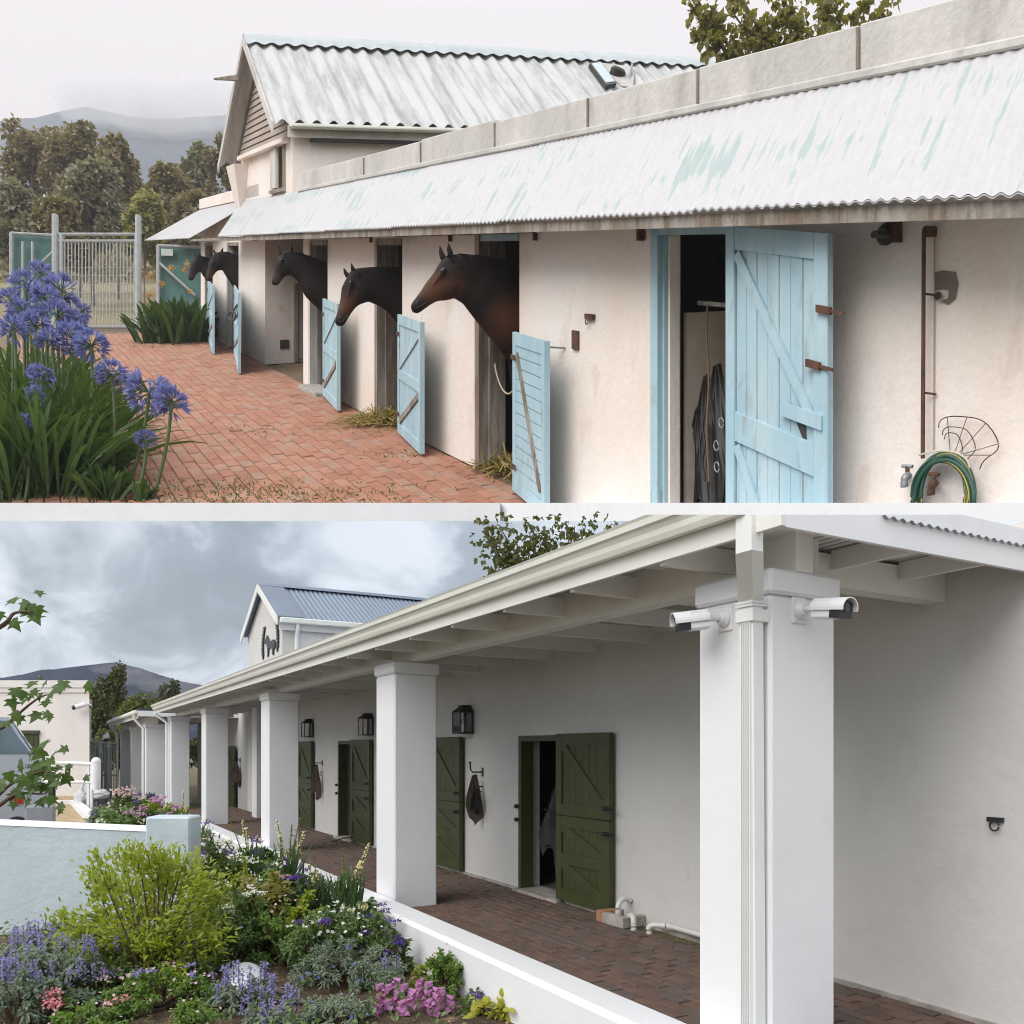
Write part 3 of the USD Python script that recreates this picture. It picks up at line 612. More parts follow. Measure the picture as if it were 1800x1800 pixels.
# ------------------------------------------------------------------ things on the pillar and the wall
CAMW = flat('camera_white', (0.80, 0.81, 0.83), 0.35)
def bullet(name, label, c, n, axis, fn_side):
    """c: wall point, n: outward normal of the face, axis: where the lens looks."""
    c, n, ax = (np.asarray(x, float) for x in (c, n, axis)); ax = ax / np.linalg.norm(ax)
    side = np.cross(n, [0, 0, 1]); side /= np.linalg.norm(side)
    r = thing(name, label, 'camera', c)
    def fr(m, o, a, b, d):
        v, f = m; return np.asarray(o) + v[:, :1] * a + v[:, 1:2] * b + v[:, 2:] * d, f
    part(r, 'back_box', fr(box(-0.058, 0.058, -0.075, 0.075, 0, 0.022, 0.006), c, side, np.array([0, 0, 1.0]), n), CAMW)
    part(r, 'mount', tube([c + n * 0.02, c + n * 0.035, c + n * 0.05, c + n * 0.065], [0.05, 0.05, 0.036, 0.03], 20), CAMW, 40)
    for a in (0.4, 2.5, 4.6): part(r, 'screw', ball(c + n * 0.04 + side * 0.036 * math.cos(a) + np.array([0, 0, 0.036 * math.sin(a)]), 0.006), BLACK)
    el = c + n * 0.085; tail = el + ax * 0.05 + n * 0.012
    part(r, 'arm', tube([c + n * 0.06, el, tail], [0.018, 0.018, 0.02], 12), CAMW, True)
    up = np.array([0, 0, 1.0]); b = np.cross(ax, up); b /= np.linalg.norm(b); d = np.cross(b, ax)
    bodyp = sg.box(-0.044, -0.046, 0.044, 0.036).buffer(0.012)
    q = extr(bodyp, 0.0, 0.11); v = q[0]
    part(r, 'body', fr((np.stack([v[:, 1], v[:, 0], v[:, 2]], 1), q[1]), tail, ax, b, d), CAMW, 40)
    q = extr(sg.box(-0.048, -0.05, 0.048, 0.026).buffer(0.006), 0.111, 0.175); v = q[0]
    fc_ = part(r, 'lens_hood', fr((np.stack([v[:, 1], v[:, 0], v[:, 2]], 1), q[1]), tail, ax, b, d), BLACK, 40)
    part(fc_, 'lens', cyl(tail + ax * 0.172, tail + ax * 0.179, 0.024, 20), flat('lens_' + name + str(taken.get(('/World', name), 0)), (0.03, 0.035, 0.04), 0.1), 40)
    th = np.linspace(-0.2, np.pi + 0.2, 15)
    arc = np.array([(0.066 * math.cos(a), 0.056 * math.sin(a) - 0.002) for a in th])
    poly = sg.LineString(arc).buffer(0.003); q = extr(poly, -0.005, 0.20); v = q[0]
    part(r, 'sun_shield', fr((np.stack([v[:, 1], v[:, 0], v[:, 2]], 1), q[1]), tail, ax, b, d), CAMW, 40)
    for k, ch in enumerate('HIKVISION'):
        tm = meshkit.text_mesh(ch, 0.008, 0.0008); v = np.array(tm.vertices)
        sd = -1 if fn_side > 0 else 1
        o = tail + ax * (0.03 + (0.0065 * k if fn_side > 0 else 0.060 - 0.0065 * k)) + b * 0.0595 * fn_side + d * 0.006
        part(r, 'letter', (o + ax * (v[:, :1] * (1 if fn_side > 0 else -1)) + d * v[:, 1:2] + b * v[:, 2:] * fn_side, tm.faces), BLACK)
nv = L((0, -1, 0)) - L((0, 0, 0)); nu = L((-1, 0, 0)) - L((0, 0, 0)); uu = -nu
pc = L((3.66, TP + 0.03, Lz(1284, 1085, TP)))
bullet('security_camera', 'white bullet camera pointing left on the near pillar, left of the downpipe', pc, nv, np.array([-0.95, -0.05, -0.12]), 1.0)
pr = L((3.33, TP + 0.03, 0)); sx = 0.21
pc2 = L((3.33, TP + 0.03 + sx, EYE + (1317 - 1074) / F * L((3.33, TP + .03 + sx, 0))[1]))
bullet('security_camera', 'white bullet camera pointing right on the near pillar, right of the downpipe', pc2, nu, np.array([0.56, -0.82, -0.12]), 1.0)

IRON = flat('lantern_iron', (0.02, 0.017, 0.015), 0.45)
def lantern(px, row0, row1, label):
    s = Ls(px, T); z1, z0 = Lz(px, row0, T), Lz(px, row1, T)
    r = thing('wall_lantern', label, 'lantern', L((s, T, z0)), 'lanterns on the verandah wall')
    w, d = 0.125, 0.21; zt = z1 - 0.10
    B = lambda *a: mp(L, box(*a))
    for a in (-w, w):
        for t in (T - d, T - 0.03): part(r, 'corner_post', B(s + a - 0.009, s + a + 0.009, t - 0.009, t + 0.009, z0, zt), IRON)
    part(r, 'base', B(s - w - .01, s + w + .01, T - d - .01, T - 0.01, z0, z0 + 0.02), IRON)
    part(r, 'back_plate', B(s - w, s + w, T - 0.02, T - 0.004, z0, zt), IRON)
    part(r, 'roof', mp(L, hexa([(s - w - .02, T - d - .02, zt), (s + w + .02, T - d - .02, zt), (s + w + .02, T, zt), (s - w - .02, T, zt), (s - w * .55, T - d * .75, zt + .07), (s + w * .55, T - d * .75, zt + .07), (s + w * .55, T - .01, zt + .07), (s - w * .55, T - .01, zt + .07)])), IRON)
    part(r, 'roof_cap', B(s - w * .55, s + w * .55, T - d * .75, T - .01, zt + .071, zt + .1), IRON)
    for nm, q in (('pane', (s - w + .008, s + w - .008, T - d - .002, T - d + .002)), ('pane', (s - w - .002, s - w + .002, T - d + .008, T - .03)), ('pane', (s + w - .002, s + w + .002, T - d + .008, T - .03))): part(r, nm, B(*q, z0 + .02, zt), GLASS)
    part(r, 'candle', cyl(L((s, T - .11, z0 + .02)), L((s, T - .11, z0 + .13)), 0.017, 10), CAMW, 40)
    part(r, 'bulb', ball(L((s, T - .11, z0 + .17)), 0.035, 2, (.6, .6, 1.2)), GLASS, True)
lantern(826, 1240, 1290, 'black glazed wall lantern above the white wall between the second and near pillars')
lantern(653, 1254, 1293, 'black glazed wall lantern half hidden behind the second pillar')
lantern(549, 1264, 1296, 'black glazed wall lantern on the wall beside the third pillar')
CLOTH = paint('brown_cloth', (0.11, 0.085, 0.065), (0.075, 0.06, 0.048), 6.0, rough=0.95, bump=0.5, bscale=120, bdist=0.004)
CLOTH2 = paint('black_cloth', (0.02, 0.02, 0.022), (0.03, 0.03, 0.032), 6.0, rough=0.9)
def cloth(fnp, w, h, seed, mat, parent, nm):
    """A hanging cloth: pleats gather at the hook, corners fall in points. fnp maps (across, out, down) to the world."""
    def g_(a, b):
        across = (a - 0.5) * w * (0.12 + 0.88 * np.minimum(1, b * 1.9)) * (1 - 0.35 * np.maximum(0, b - 0.6))
        out = 0.05 + 0.05 * np.sin(a * 9 + seed) * b + 0.03 * np.cos(a * 21 + b * 3 + seed)
        down = b * h * (1 - 0.30 * np.abs(np.sin((a - 0.45) * 3.6 + seed * .3)) * (b ** 3)) + 0.03 * a
        return fnp(across, out, down)
    return part(parent, nm, grid(g_, 34, 26), mat, True)
def hook(px, row, label, cl_label, hb, double):
    s, z = Ls(px, T), Lz(px, row, T)
    r = thing('wall_hook', label, 'hook', L((s, T, z)))
    part(r, 'back_plate', mp(L, box(s - 0.02, s + 0.02, T - 0.014, T, z - 0.06, z + 0.06, 0.004)), BLACK)
    part(r, 'arm', tube(L(np.array([(s, T - .01, z), (s, T - .16, z), (s, T - .19, z + .03), (s, T - .20, z + .12)])), 0.011, 8), BLACK, True)
    part(r, 'tip', ball(L((s, T - .2, z + .13)), 0.018), BLACK)
    part(r, 'lower_hook', tube(L(np.array([(s - .0, T - .005, z - .2), (s, T - .05, z - .2), (s, T - .06, z - .25), (s, T - .03, z - .28)])), 0.009, 8), BLACK, True)
    c = thing('hanging_cloth', cl_label, 'cloth', L((s, T - .1, z)))
    cloth(lambda a, o, d: L(np.stack([s + o * 0 + a * .35 + 0.0, T - .02 - o - a * 0.4 - 0.07, z - 0.03 - d], -1)), 0.42, hb, px * .1, CLOTH, c, 'towel')
    if double: cloth(lambda a, o, d: L(np.stack([s + a * .35 - .05, T - .06 - o - a * 0.3 - 0.02, z - 0.22 - d], -1)), 0.30, hb * .5, px * .2, CLOTH2, c, 'pouch')
hook(849, 1357, 'black iron hook on the white wall left of the nearest open doorway', 'brown cloth and dark pouch on the hook left of the nearest doorway', 0.72, True)
hook(567, 1341, 'black iron hook on the wall left of the second doorway', 'pointed brown cloth hanging on the hook left of the second doorway', 0.78, False)
s_, t_ = 27.9, 5.75
def hook2():
    s, z, t = 27.9, Lz(425, 1336, 5.75), 5.75
    r = thing('wall_hook', 'black iron hook on the farthest wall beside the barn pilaster', 'hook', L((s, t, z)))
    part(r, 'back_plate', mp(L, box(s - .03, s + .03, t - .02, t, z - .08, z + .08)), BLACK); part(r, 'arm', tube(L(np.array([(s, t, z), (s, t - .3, z), (s, t - .32, z + .1)])), .016, 8), BLACK, True)
    c = thing('hanging_cloth', 'grey brown cloth hanging on the farthest wall beside the barn pilaster', 'cloth', L((s, t - .2, z)))
    cloth(lambda a, o, d: L(np.stack([s + a * .6, t - .1 - o - a * .5, z - .05 - d], -1)), 0.6, 0.85, 2.2, CLOTH, c, 'towel')
hook2()
# horse rugs hanging in the nearest doorway
RUG = paint('grey_rug', (0.055, 0.055, 0.065), (0.035, 0.035, 0.042), 3.0, rough=0.9)
rg = thing('horse_rug', 'grey horse rugs with dark binding hanging inside the nearest open doorway', 'rug', L((8.75, T + .5, 0.2)))
for k, (ss, tt, w, z1, h) in enumerate(((8.75, T + .42, .75, 1.72, 1.55), (8.95, T + .36, .5, 1.3, 1.0), (8.62, T + .34, .42, 1.2, 1.05))):
    cloth(lambda a, o, d: L(np.stack([ss + a * .8, tt - o - .5 * a, z1 - d], -1)), w, h, k * 2.1, RUG, rg, 'rug')
part(rg, 'binding', tube(L(np.array([(9.05, T + .2, 1.05), (8.8, T + .2, .98), (8.55, T + .2, 1.04)])), 0.012, 6), BLACK)
# ring on the wall at the right edge
s, z = Ls(1752, T), Lz(1752, 1442, T)
r = thing('tie_ring', 'black tie ring on a bracket at the right edge of the white wall', 'ring', L((s, T, z)))
part(r, 'bracket', mp(L, cat([box(s - .05, s + .05, T - .03, T, z - .01, z + .02)])), BLACK)
th = np.linspace(0, 2 * np.pi, 21)
part(r, 'ring', tube(L(np.stack([s - .005 + .03 * np.cos(th), np.full(21, T - .035), z - .035 + .03 * np.sin(th)], -1)), .006, 6), BLACK, True)
# drain box and pipes
s = Ls(1098, T)
db = thing('drain_box', 'small brick and cement drain box on the floor against the wall', 'drain', L((s - .1, T - .2, 0)))
a, b, t0 = s - 0.36, s + 0.10, T - 0.30
part(db, 'brick', mp(L, box(b - .1, b, t0, T - .1, 0, .12, .008)), paint('orange_brick', (0.42, 0.2, 0.12), (0.33, 0.17, 0.11), 8.0, rough=0.9, bump=0.5, bscale=60))
part(db, 'rim', mp(L, box(a, b - .103, t0, t0 + .09, 0, .11, .008)), CEMENT); part(db, 'rim', mp(L, box(a, a + .09, t0 + .093, T, 0, .112, .008)), CEMENT); part(db, 'rim', mp(L, box(b - .09, b - .003, T - .097, T, 0, .115, .008)), CEMENT)
part(db, 'pit', mp(L, box(a + .09, b - .1, t0 + .09, T, -.02, .012)), DARK)
PVC = flat('white_pvc', (0.66, 0.66, 0.63), 0.35)
wpi = thing('waste_pipe', 'white plastic waste pipe with elbows along the foot of the wall beside the drain box', 'pipe', L((s - 1, T - .1, 0)))
part(wpi, 'elbow', tube(curve(L(np.array([(s - .12, T - .02, .22), (s - .12, T - .1, .25), (s - .13, T - .17, .21), (s - .13, T - .18, .1)])), 12), .029, 10), PVC, 40)
part(wpi, 'elbow', tube(curve(L(np.array([(a + .02, T - .2, .12), (a - .06, T - .22, .13), (a - .09, T - .23, .08), (a - .09, T - .23, 0)])), 12), .029, 10), PVC, 40)
part(wpi, 'elbow', tube(curve(L(np.array([(a - .3, T - .2, .0), (a - .3, T - .2, .07), (a - .34, T - .16, .09), (a - .42, T - .1, .09)])), 12), .029, 10), PVC, 40)
part(wpi, 'pipe', cyl(L((a - .42, T - .08, .09)), L((a - 1.6, T - .08, .09)), .026, 10), PVC, 40)
for k, a_ in enumerate((a - .44, a - 1.0)): part(wpi, 'collar', cyl(L((a_, T - .08, .09)), L((a_ - .05, T - .08, .09)), .032, 10), PVC, 40)
# door stay at the second doorway
single('door_stay', cyl(L((15.55, T - .12, .12)), L((15.95, T - .42, 0.01)), .016, 8), BLACK, 'thin black door stay leaning from the second open door to the floor', 'door stay', smooth=40)
# white stone pieces and irrigation hose in the bed
st = thing('edging_stone', 'white rounded edging stone half buried in the mulch under the yellow green bush', 'stone', soil(425, 1725))
m = trimesh.creation.icosphere(3, 1.0); v = np.array(m.vertices) * [0.2, 0.62, 0.17]; ang = 0.30
v = v @ np.array([[math.cos(ang), math.sin(ang), 0], [-math.sin(ang), math.cos(ang), 0], [0, 0, 1]]) * (1 + .1 * (meshkit.fbm(v * 4, 3)[:, None] - .5))
part(st, 'stone', (v + soil(430, 1735), m.faces), WHITE, True)
hp_ = np.array([soil(px, row) + [0, 0, .05] for px, row in ((424, 1662), (445, 1688), (456, 1718), (470, 1740), (520, 1766), (570, 1790))])
single('irrigation_hose', tube(curve(hp_, 30), .022, 8), flat('hose_brown', (0.10, 0.075, 0.062), .6), 'brown irrigation hose curving across the bare mulch', 'hose', smooth=True)
# ================================================================== THE OLD STABLE YARD on the hillside
TU = 3.5
TEXS = 3.0 / BIG; R3 = BIG / 3.0
tube_, ball_ = tube, ball
def tube(pts, r, n=8, caps=True): return tube_(pts, np.asarray(r, float) * R3, n, caps)
def ball(c, r, sub=1, sq=(1, 1, 1)): return ball_(c, r * R3, sub, sq)
rngu = np.random.default_rng(21)
def Uy(y, t): return (y - A2 * t) / B2          # s of the point of line t at local depth y
YF = 6.28                                        # local depth where the yard begins behind the terrace beam
LIME = paint('limewash', (0.89, 0.825, 0.785), (0.84, 0.71, 0.615), 0.35, 0.40, 0.66, rough=0.85, bump=0.5, bscale=5.0, bdist=0.05, c3=(0.62, 0.47, 0.36), fine=0.10, fscale=14, streak=(1, 1, .45), c3lo=.585, c3hi=.78)
LIMEOLD = paint('stained_limewash', (0.68, 0.65, 0.62), (0.52, 0.50, 0.47), 0.5, 0.4, 0.62, rough=0.9, bump=0.6, bscale=6.0, bdist=0.05, c3=(0.40, 0.38, 0.35), streak=(1, 1, 0.3), fine=0.14, fscale=9)
SKYBLUE = paint('faded_blue_paint', (0.36, 0.54, 0.625), (0.47, 0.61, 0.665), 1.0, 0.4, 0.65, rough=0.6, bump=0.2, bscale=12, bdist=0.02, c3=(0.30, 0.36, 0.36), streak=(1.4, 1.4, .35), fine=0.08, fscale=20)
OLDWOOD = paint('weathered_wood', (0.24, 0.185, 0.14), (0.42, 0.39, 0.35), 1.2, 0.4, 0.6, rough=0.9, bump=0.6, bscale=9, bdist=0.04, c3=(0.14, 0.09, 0.06), streak=(2.5, 2.5, .25), fine=0.2, fscale=20)
RUST = paint('rust', (0.16, 0.075, 0.045), (0.10, 0.05, 0.035), 5.0, rough=0.9, fine=0.2)
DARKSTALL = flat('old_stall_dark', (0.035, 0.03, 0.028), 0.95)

# --- terrace beam: the white edge on which the old yard begins
sb = Uy(YF, TU - .42)
def edge(s, t, row):
    x, y = -A2 * s + B2 * t, B2 * s + A2 * t
    return Uxy(x, y, EU + (434 - row) / F * y)
cx, cyy = -A2 * sb + B2 * (TU - .42), YF
tb = thing('terrace_beam', 'long white painted concrete edge beam between the old yard above and the verandah below', 'beam', edge(sb, TU - .42, 916))
def Up(x, y, row): return Uxy(x, y, EU + (434 - row) / F * y)
xl = (-90 - 900) / F * YF
part(tb, 'beam', hexa([Up(xl, YF - .1, 916), Up(cx, YF - .1, 916), Up(cx, YF, 914), Up(xl, YF, 914), Up(xl, YF - .1, 884), Up(cx, YF - .1, 884), Up(cx, YF, 884), Up(xl, YF, 884)]), WHITE)
s2 = Us(1900, TU - .42)
e = lambda s, t, row: edge(s, t, row)
part(tb, 'beam', hexa([e(sb + .05, TU - .42, 916), e(s2, TU - .42, 916), e(s2, TU + .3, 914), e(sb + .05, TU + .3, 914), e(sb + .05, TU - .42, 884), e(s2, TU - .42, 884), e(s2, TU + .3, 884), e(sb + .05, TU + .3, 884)]), WHITE)

# --- ground of the yard and the dry field beyond
UPAVE = M('old_brick_paving', {'g': ('geometry', {}), 'tc': ('attribute', {'attribute': 'plan'}), 'b': ('brick_texture', {'scale': 1.0, 'brick_width': 0.66, 'row_height': 0.33, 'mortar_size': 0.03, 'mortar_smooth': 0.4, 'color1': (0.44, 0.235, 0.165), 'color2': (0.38, 0.20, 0.145), 'mortar': (0.22, 0.13, 0.09)}),
          'n': ('noise_texture', {'scale': 0.35, 'detail': 6.0}), 'r': ('rgb_ramp', {'ramp': [(0.3, (0.85, 0.82, 0.8)), (0.7, (1.1, 1.08, 1.02))]}), 'm': ('mix_color', {'blend_type': 'multiply', 'fac': 1.0, 'use_clamp': False}), 'p': ('principled_bsdf', {'roughness': 0.9})},
          [('g.position', 'b.vector'), ('g.position', 'n.vector'), ('n.fac', 'r.fac'), ('b.color', 'm.a'), ('r.color', 'm.b'), ('m.result', 'p.base_color')], 'p.BSDF')
UJOINT = paint('old_joint', (0.21, 0.14, 0.09), (0.17, 0.13, 0.075), 2.0, rough=0.95, bump=0.6, bscale=20, bdist=0.03)
UP4 = [paint('old_brick_%s' % n, c, c2, 2.0, 0.4, 0.62, rough=0.9, bump=0.5, bscale=18, bdist=0.02, fine=0.2, fscale=30, c3=(0.27, 0.17, 0.115), c3lo=.5, c3hi=.72) for n, c, c2 in
       (('red', (0.508, 0.223, 0.143), (0.432, 0.200, 0.130)), ('pink', (0.518, 0.251, 0.164), (0.443, 0.223, 0.143)), ('rust', (0.464, 0.200, 0.122), (0.400, 0.181, 0.113)), ('pale', (0.508, 0.270, 0.181), (0.41, 0.255, 0.19)))]
yd = thing('old_yard', 'red brick paving of the old stable yard running along the row of horses', None, U((12, 1.5, 0)), kind='structure')
plan = lambda s, t: (-A2 * s + B2 * t, B2 * s + A2 * t)
YB = 20.2
gpoly = [(-0.63 * YF - .4, YF), plan(sb, TU)[0:1] + (YF,), plan(Uy(YF, TU + 3), TU + 3), plan(22, TU + 3), (-0.63 * YB - .8, YB + 1.0)]
p = trimesh.creation.triangulate_polygon(sg.Polygon(gpoly), engine='earcut')
part(yd, 'bedding', (Uxy(p[0][:, 0], p[0][:, 1], -0.02), p[1]), UJOINT)
cells = []
for c in bond(3.0, 21.0, -3.9, TU - 0.02, 0.225, 0.112, rngu, 0.008):
    x, y = plan(c[0] + .11, c[1] + .05)
    if y > YF + 0.1 and y < YB and (x / y * F + 900) > 30: cells.append(c)
def zy(c): return plan(c[0], c[1])[1] + (6 if (plan(c[0], c[1])[0] / plan(c[0], c[1])[1] * F + 900) < 270 else 0)
bricks(U, yd, cells, 0.0, UP4, rngu, 300, 0.005, zy)
FIELD = paint('dry_grass_field', (0.40, 0.32, 0.17), (0.30, 0.25, 0.12), 0.5, 0.35, 0.65, rough=0.95, bump=1.0, bscale=2.5, bdist=0.3, c3=(0.22, 0.20, 0.09), fine=0.25, fscale=6)
def fg(a, b):
    y = YB + a * a * 150; x = -(0.62 * y + 1) + b * (0.38 * y - 2)
    n = meshkit.fbm(np.stack([x, y, 0 * x], -1) * 1.3, 4)
    return Uxy(x, y, -0.04 + 0.2 * (n - .45))
struct('field', grid(fg, 90, 60), FIELD, smooth=True)

# --- the old stable
old = thing('old_stable', 'long limewashed old stable with pale corrugated lean to roof and five horse doors', 'stable', U((10, TU, 0)))
dpx = [(845, 913), (666, 707), (548, 576), (402, 419.5), (363, 374)]
def spair(pair, t=TU): return Us(pair[1], t), Us(pair[0], t)
doors = [spair(d) for d in dpx]
tack = spair((1150, 1281))
niche = spair((466, 533))
sN, sF = Us(1905, TU), Us(353, TU)
sk = Uy(YF, TU)
bot = lambda s: EU - (900 - 434) / F * (B2 * s + A2 * TU)
H_TOP = 2.02
wp_ = sg.Polygon([(sN, bot(sN)), (sk, min(0, bot(sk))), (sk + .01, 0), (sF, 0), (sF, H_TOP + .75), (sN, H_TOP + .75)])
for a, b in doors[1:]: wp_ = wp_.difference(sg.box(a, -1, b, 2.07))
wp_ = wp_.difference(sg.box(doors[0][0], -1, doors[0][1], 2.1)); wp_ = wp_.difference(sg.box(niche[0], -1, niche[1], 2.3))
wp_ = wp_.difference(sg.box(tack[0], -3, tack[1], 2.12))
WT = 0.22
part(old, 'wall', mp(U, extr(wp_, TU, TU + WT)), LIME)
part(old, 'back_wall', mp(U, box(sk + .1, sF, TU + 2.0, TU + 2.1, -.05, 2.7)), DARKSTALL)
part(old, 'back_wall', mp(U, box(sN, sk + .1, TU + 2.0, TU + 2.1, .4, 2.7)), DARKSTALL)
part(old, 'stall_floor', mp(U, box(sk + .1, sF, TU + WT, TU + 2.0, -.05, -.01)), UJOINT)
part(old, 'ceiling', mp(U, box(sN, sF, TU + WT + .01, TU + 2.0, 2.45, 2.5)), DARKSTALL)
for a in np.cumsum([doors[0][1] + .35, 1.4, 2.0, 5.6]): part(old, 'partition', mp(U, box(a, a + .1, TU + WT, TU + 2, 0, 2.45)), DARKSTALL)
part(old, 'end_wall', mp(U, box(sF - .1, sF, TU + WT, TU + 2, 0, 2.7)), LIME)
# recess with an arch topped hatch
part(old, 'recess_wall', mp(U, box(niche[1] - .0, niche[1] + .12, TU + WT, TU + 1.9, 0, 2.4)), LIME)
hatch = part(old, 'hatch', mp(U, extr(sg.box(TU + .55, 0.05, TU + 1.15, 1.05).union(sg.Point(TU + .85, 1.05).buffer(.3)).union(sg.box(TU + .75, 1.05, TU + 1.15, 1.35)), niche[1] - .03, niche[1] - .001)[0][:, [1, 0, 2]] if False else box(niche[1] - .03, niche[1] - .002, TU + .55, TU + 1.2, .05, 1.32, .01)), paint('hatch_grey', (0.46, 0.41, 0.41), (0.40, 0.36, 0.36), 1.0, rough=.8))
part(hatch, 'frame', mp(U, cat([box(niche[1] - .045, niche[1] - .004, TU + .48, TU + .55, 0.02, 1.36), box(niche[1] - .045, niche[1] - .004, TU + .55, TU + 1.2, 1.325, 1.38)])), OLDWOOD)
part(old, 'drain_hole', mp(U, extr(sg.box(0.2, 0.28, 0.38, .4), niche[1] - .012, niche[1] - .002)[0][:, [1, 0, 2]] * 0 + 0 if False else box(niche[1] - .012, niche[1] - .002, TU + .25, TU + .4, .25, .40)), DARK)
# parapet of cast panels above the lean to
PZ0, PZ1 = EU + .205 * TU / B2, EU + .268 * TU / B2
joints = [Us(x, TU) for x in (1905, 1509, 1227, 1034, 870, 740, 640, 528)]
for a, b in zip(joints[:-1], joints[1:]):
    up_ = rngu.uniform(-.012, .012)
    part(old, 'parapet_panel', mp(U, box(a + .004, b - .004, TU + .0, TU + .16, PZ0 - .1, PZ1 + up_, .008)), LIMEOLD)
    part(old, 'parapet_joint', mp(U, box(a - .01, a + .006, TU - .012, TU + .1, PZ0, PZ1 - .02)), OLDWOOD)
part(old, 'flashing', mp(U, box(joints[0], joints[-1], TU - .05, TU - .002, PZ0 - .03, PZ0 + .02, .01)), LIMEOLD)
# corrugated lean to roof
TEV = 3.08; ZEV = EU + .0477 * TEV / B2
ROOFM = M('worn_roof_paint', {'a': ('attribute', {'attribute': 'plan'}), 'g': ('geometry', {}), 'mp': ('mapping', {'mapping_type': 'point', 'scale': (17.0, 1.3, 1.0)}), 'n': ('noise_texture', {'scale': 1.0, 'detail': 7.0, 'roughness': 0.68}),
        'm0': ('mapping', {'mapping_type': 'point', 'scale': (0.55, 2.2, 1.0), 'location': (0.35, 0.6, 0.0)}), 'n0': ('noise_texture', {'scale': 1.0, 'detail': 2.0}), 'ad': ('math', {'math_type': 'multiply_add', 'value2': 0.62}),
        'r': ('rgb_ramp', {'ramp': [(0.0, (0.54, 0.525, 0.54)), (0.60, (0.51, 0.50, 0.52)), (0.875, (0.55, 0.54, 0.55)), (0.895, (0.42, 0.485, 0.465)), (0.96, (0.36, 0.445, 0.425)), (1.0, (0.40, 0.45, 0.46))]}),
        'nf': ('noise_texture', {'scale': 6.0, 'detail': 4.0, 'roughness': 0.7}), 'rf': ('rgb_ramp', {'ramp': [(0.35, (0.93, 0.93, 0.93)), (0.6, (1.0, 1.0, 1.0))]}), 'mf': ('mix_color', {'blend_type': 'multiply', 'fac': 1.0}),
        'p': ('principled_bsdf', {'roughness': 0.55, 'specular_ior_level': 0.3})},
        [('a.vector', 'mp.vector'), ('mp.vector', 'n.vector'), ('a.vector', 'm0.vector'), ('m0.vector', 'n0.vector'), ('n0.fac', 'ad.value1'), ('n.fac', 'ad.value3'), ('ad.value', 'r.fac'), ('g.position', 'nf.vector'), ('nf.fac', 'rf.fac'), ('r.color', 'mf.a'), ('rf.color', 'mf.b'), ('mf.result', 'p.base_color')], 'p.BSDF')
def planned(h, uv):
    UsdGeom.PrimvarsAPI(stage.GetPrimAtPath(h.path)).CreatePrimvar('plan', Sdf.ValueTypeNames.Vector3fArray, 'vertex').Set([Gf.Vec3f(float(a), float(b), 0.0) for a, b in uv])
def lean_to(s0, s1, lo, hi, k):
    pitch, per, rows = .062, 6, 4
    n = max(int((s1 - s0) / pitch * per), 8); a, b = np.meshgrid(np.linspace(s0, s1, n), np.linspace(0, 1, rows), indexing='ij'); a, b = a.ravel(), b.ravel()
    z = lo[1] + b * (hi[1] - lo[1]) + .013 * np.sin(2 * np.pi * a / pitch) * .6 + .004 * (k % 2) + .006 * (a - s0) / (s1 - s0)
    v = U(np.stack([a, lo[0] + b * (hi[0] - lo[0]), z], -1)); i = np.arange(n * rows).reshape(n, rows)
    q = np.stack([i[:-1, :-1], i[1:, :-1], i[1:, 1:], i[:-1, 1:]], -1).reshape(-1, 4); v1, f1 = tri((v, q))
    e = np.arange(n - 1) * rows; m_ = len(v1)
    f = np.vstack([f1, f1[:, ::-1] + m_, np.stack([e, e + rows, e + rows + m_], 1), np.stack([e, e + rows + m_, e + m_], 1)])
    w = np.arange(rows - 1); f = np.vstack([f, np.stack([w, w + 1, w + 1 + m_], 1), np.stack([w, w + 1 + m_, w + m_], 1)])
    return (np.vstack([v1, v1 - [0, 0, .008 * BIG]]), f), np.stack([np.r_[a, a], np.r_[b, b]], -1)
sE0, sE1 = Us(1905, TEV) , Us(383, TEV)
laps = np.linspace(sE0 - .2, sE1, 15)
for k in range(14):
    m_, uv = lean_to(laps[k], laps[k + 1] + .02, (TEV, ZEV + .02), (TU - .01, PZ0), k); planned(part(old, 'roof_sheet', m_, ROOFM, True), uv)
part(old, 'fascia', mp(U, box(sE0 - .2, sE1 - .02, TEV + .03, TEV + .055, ZEV - .065, ZEV + .003)), OLDWOOD)
for k in range(46):
    ss = sE0 + .1 + k * .124; part(old, 'roof_screw', mp(U, box(ss - .008, ss + .008, TEV + .055 + .02 * (k % 2), TEV + .072 + .02 * (k % 2), ZEV + .04, ZEV + .058)), RUST)
for ss, hh in ((Us(1583, TU), .05), (Us(1131, TU), .03)): part(old, 'bracket', mp(U, box(ss - .012, ss + .012, TU - .05, TU - .004, ZEV - .10 - hh, ZEV - .04)), RUST)
for a, b in ((780, 945), (700, 795), (590, 655), (1130, 1135)):
    sa, sb_ = Us(b, TU), Us(a, TU); zz = 2.09
    part(old, 'rail_hanger', mp(U, cat([box(sa, sb_, TU - .03, TU - .015, zz, zz + .012)])), RUST)
    part(old, 'rail_hook', mp(U, box(sa, sa + .02, TU - .035, TU, zz - .06, zz)), RUST)
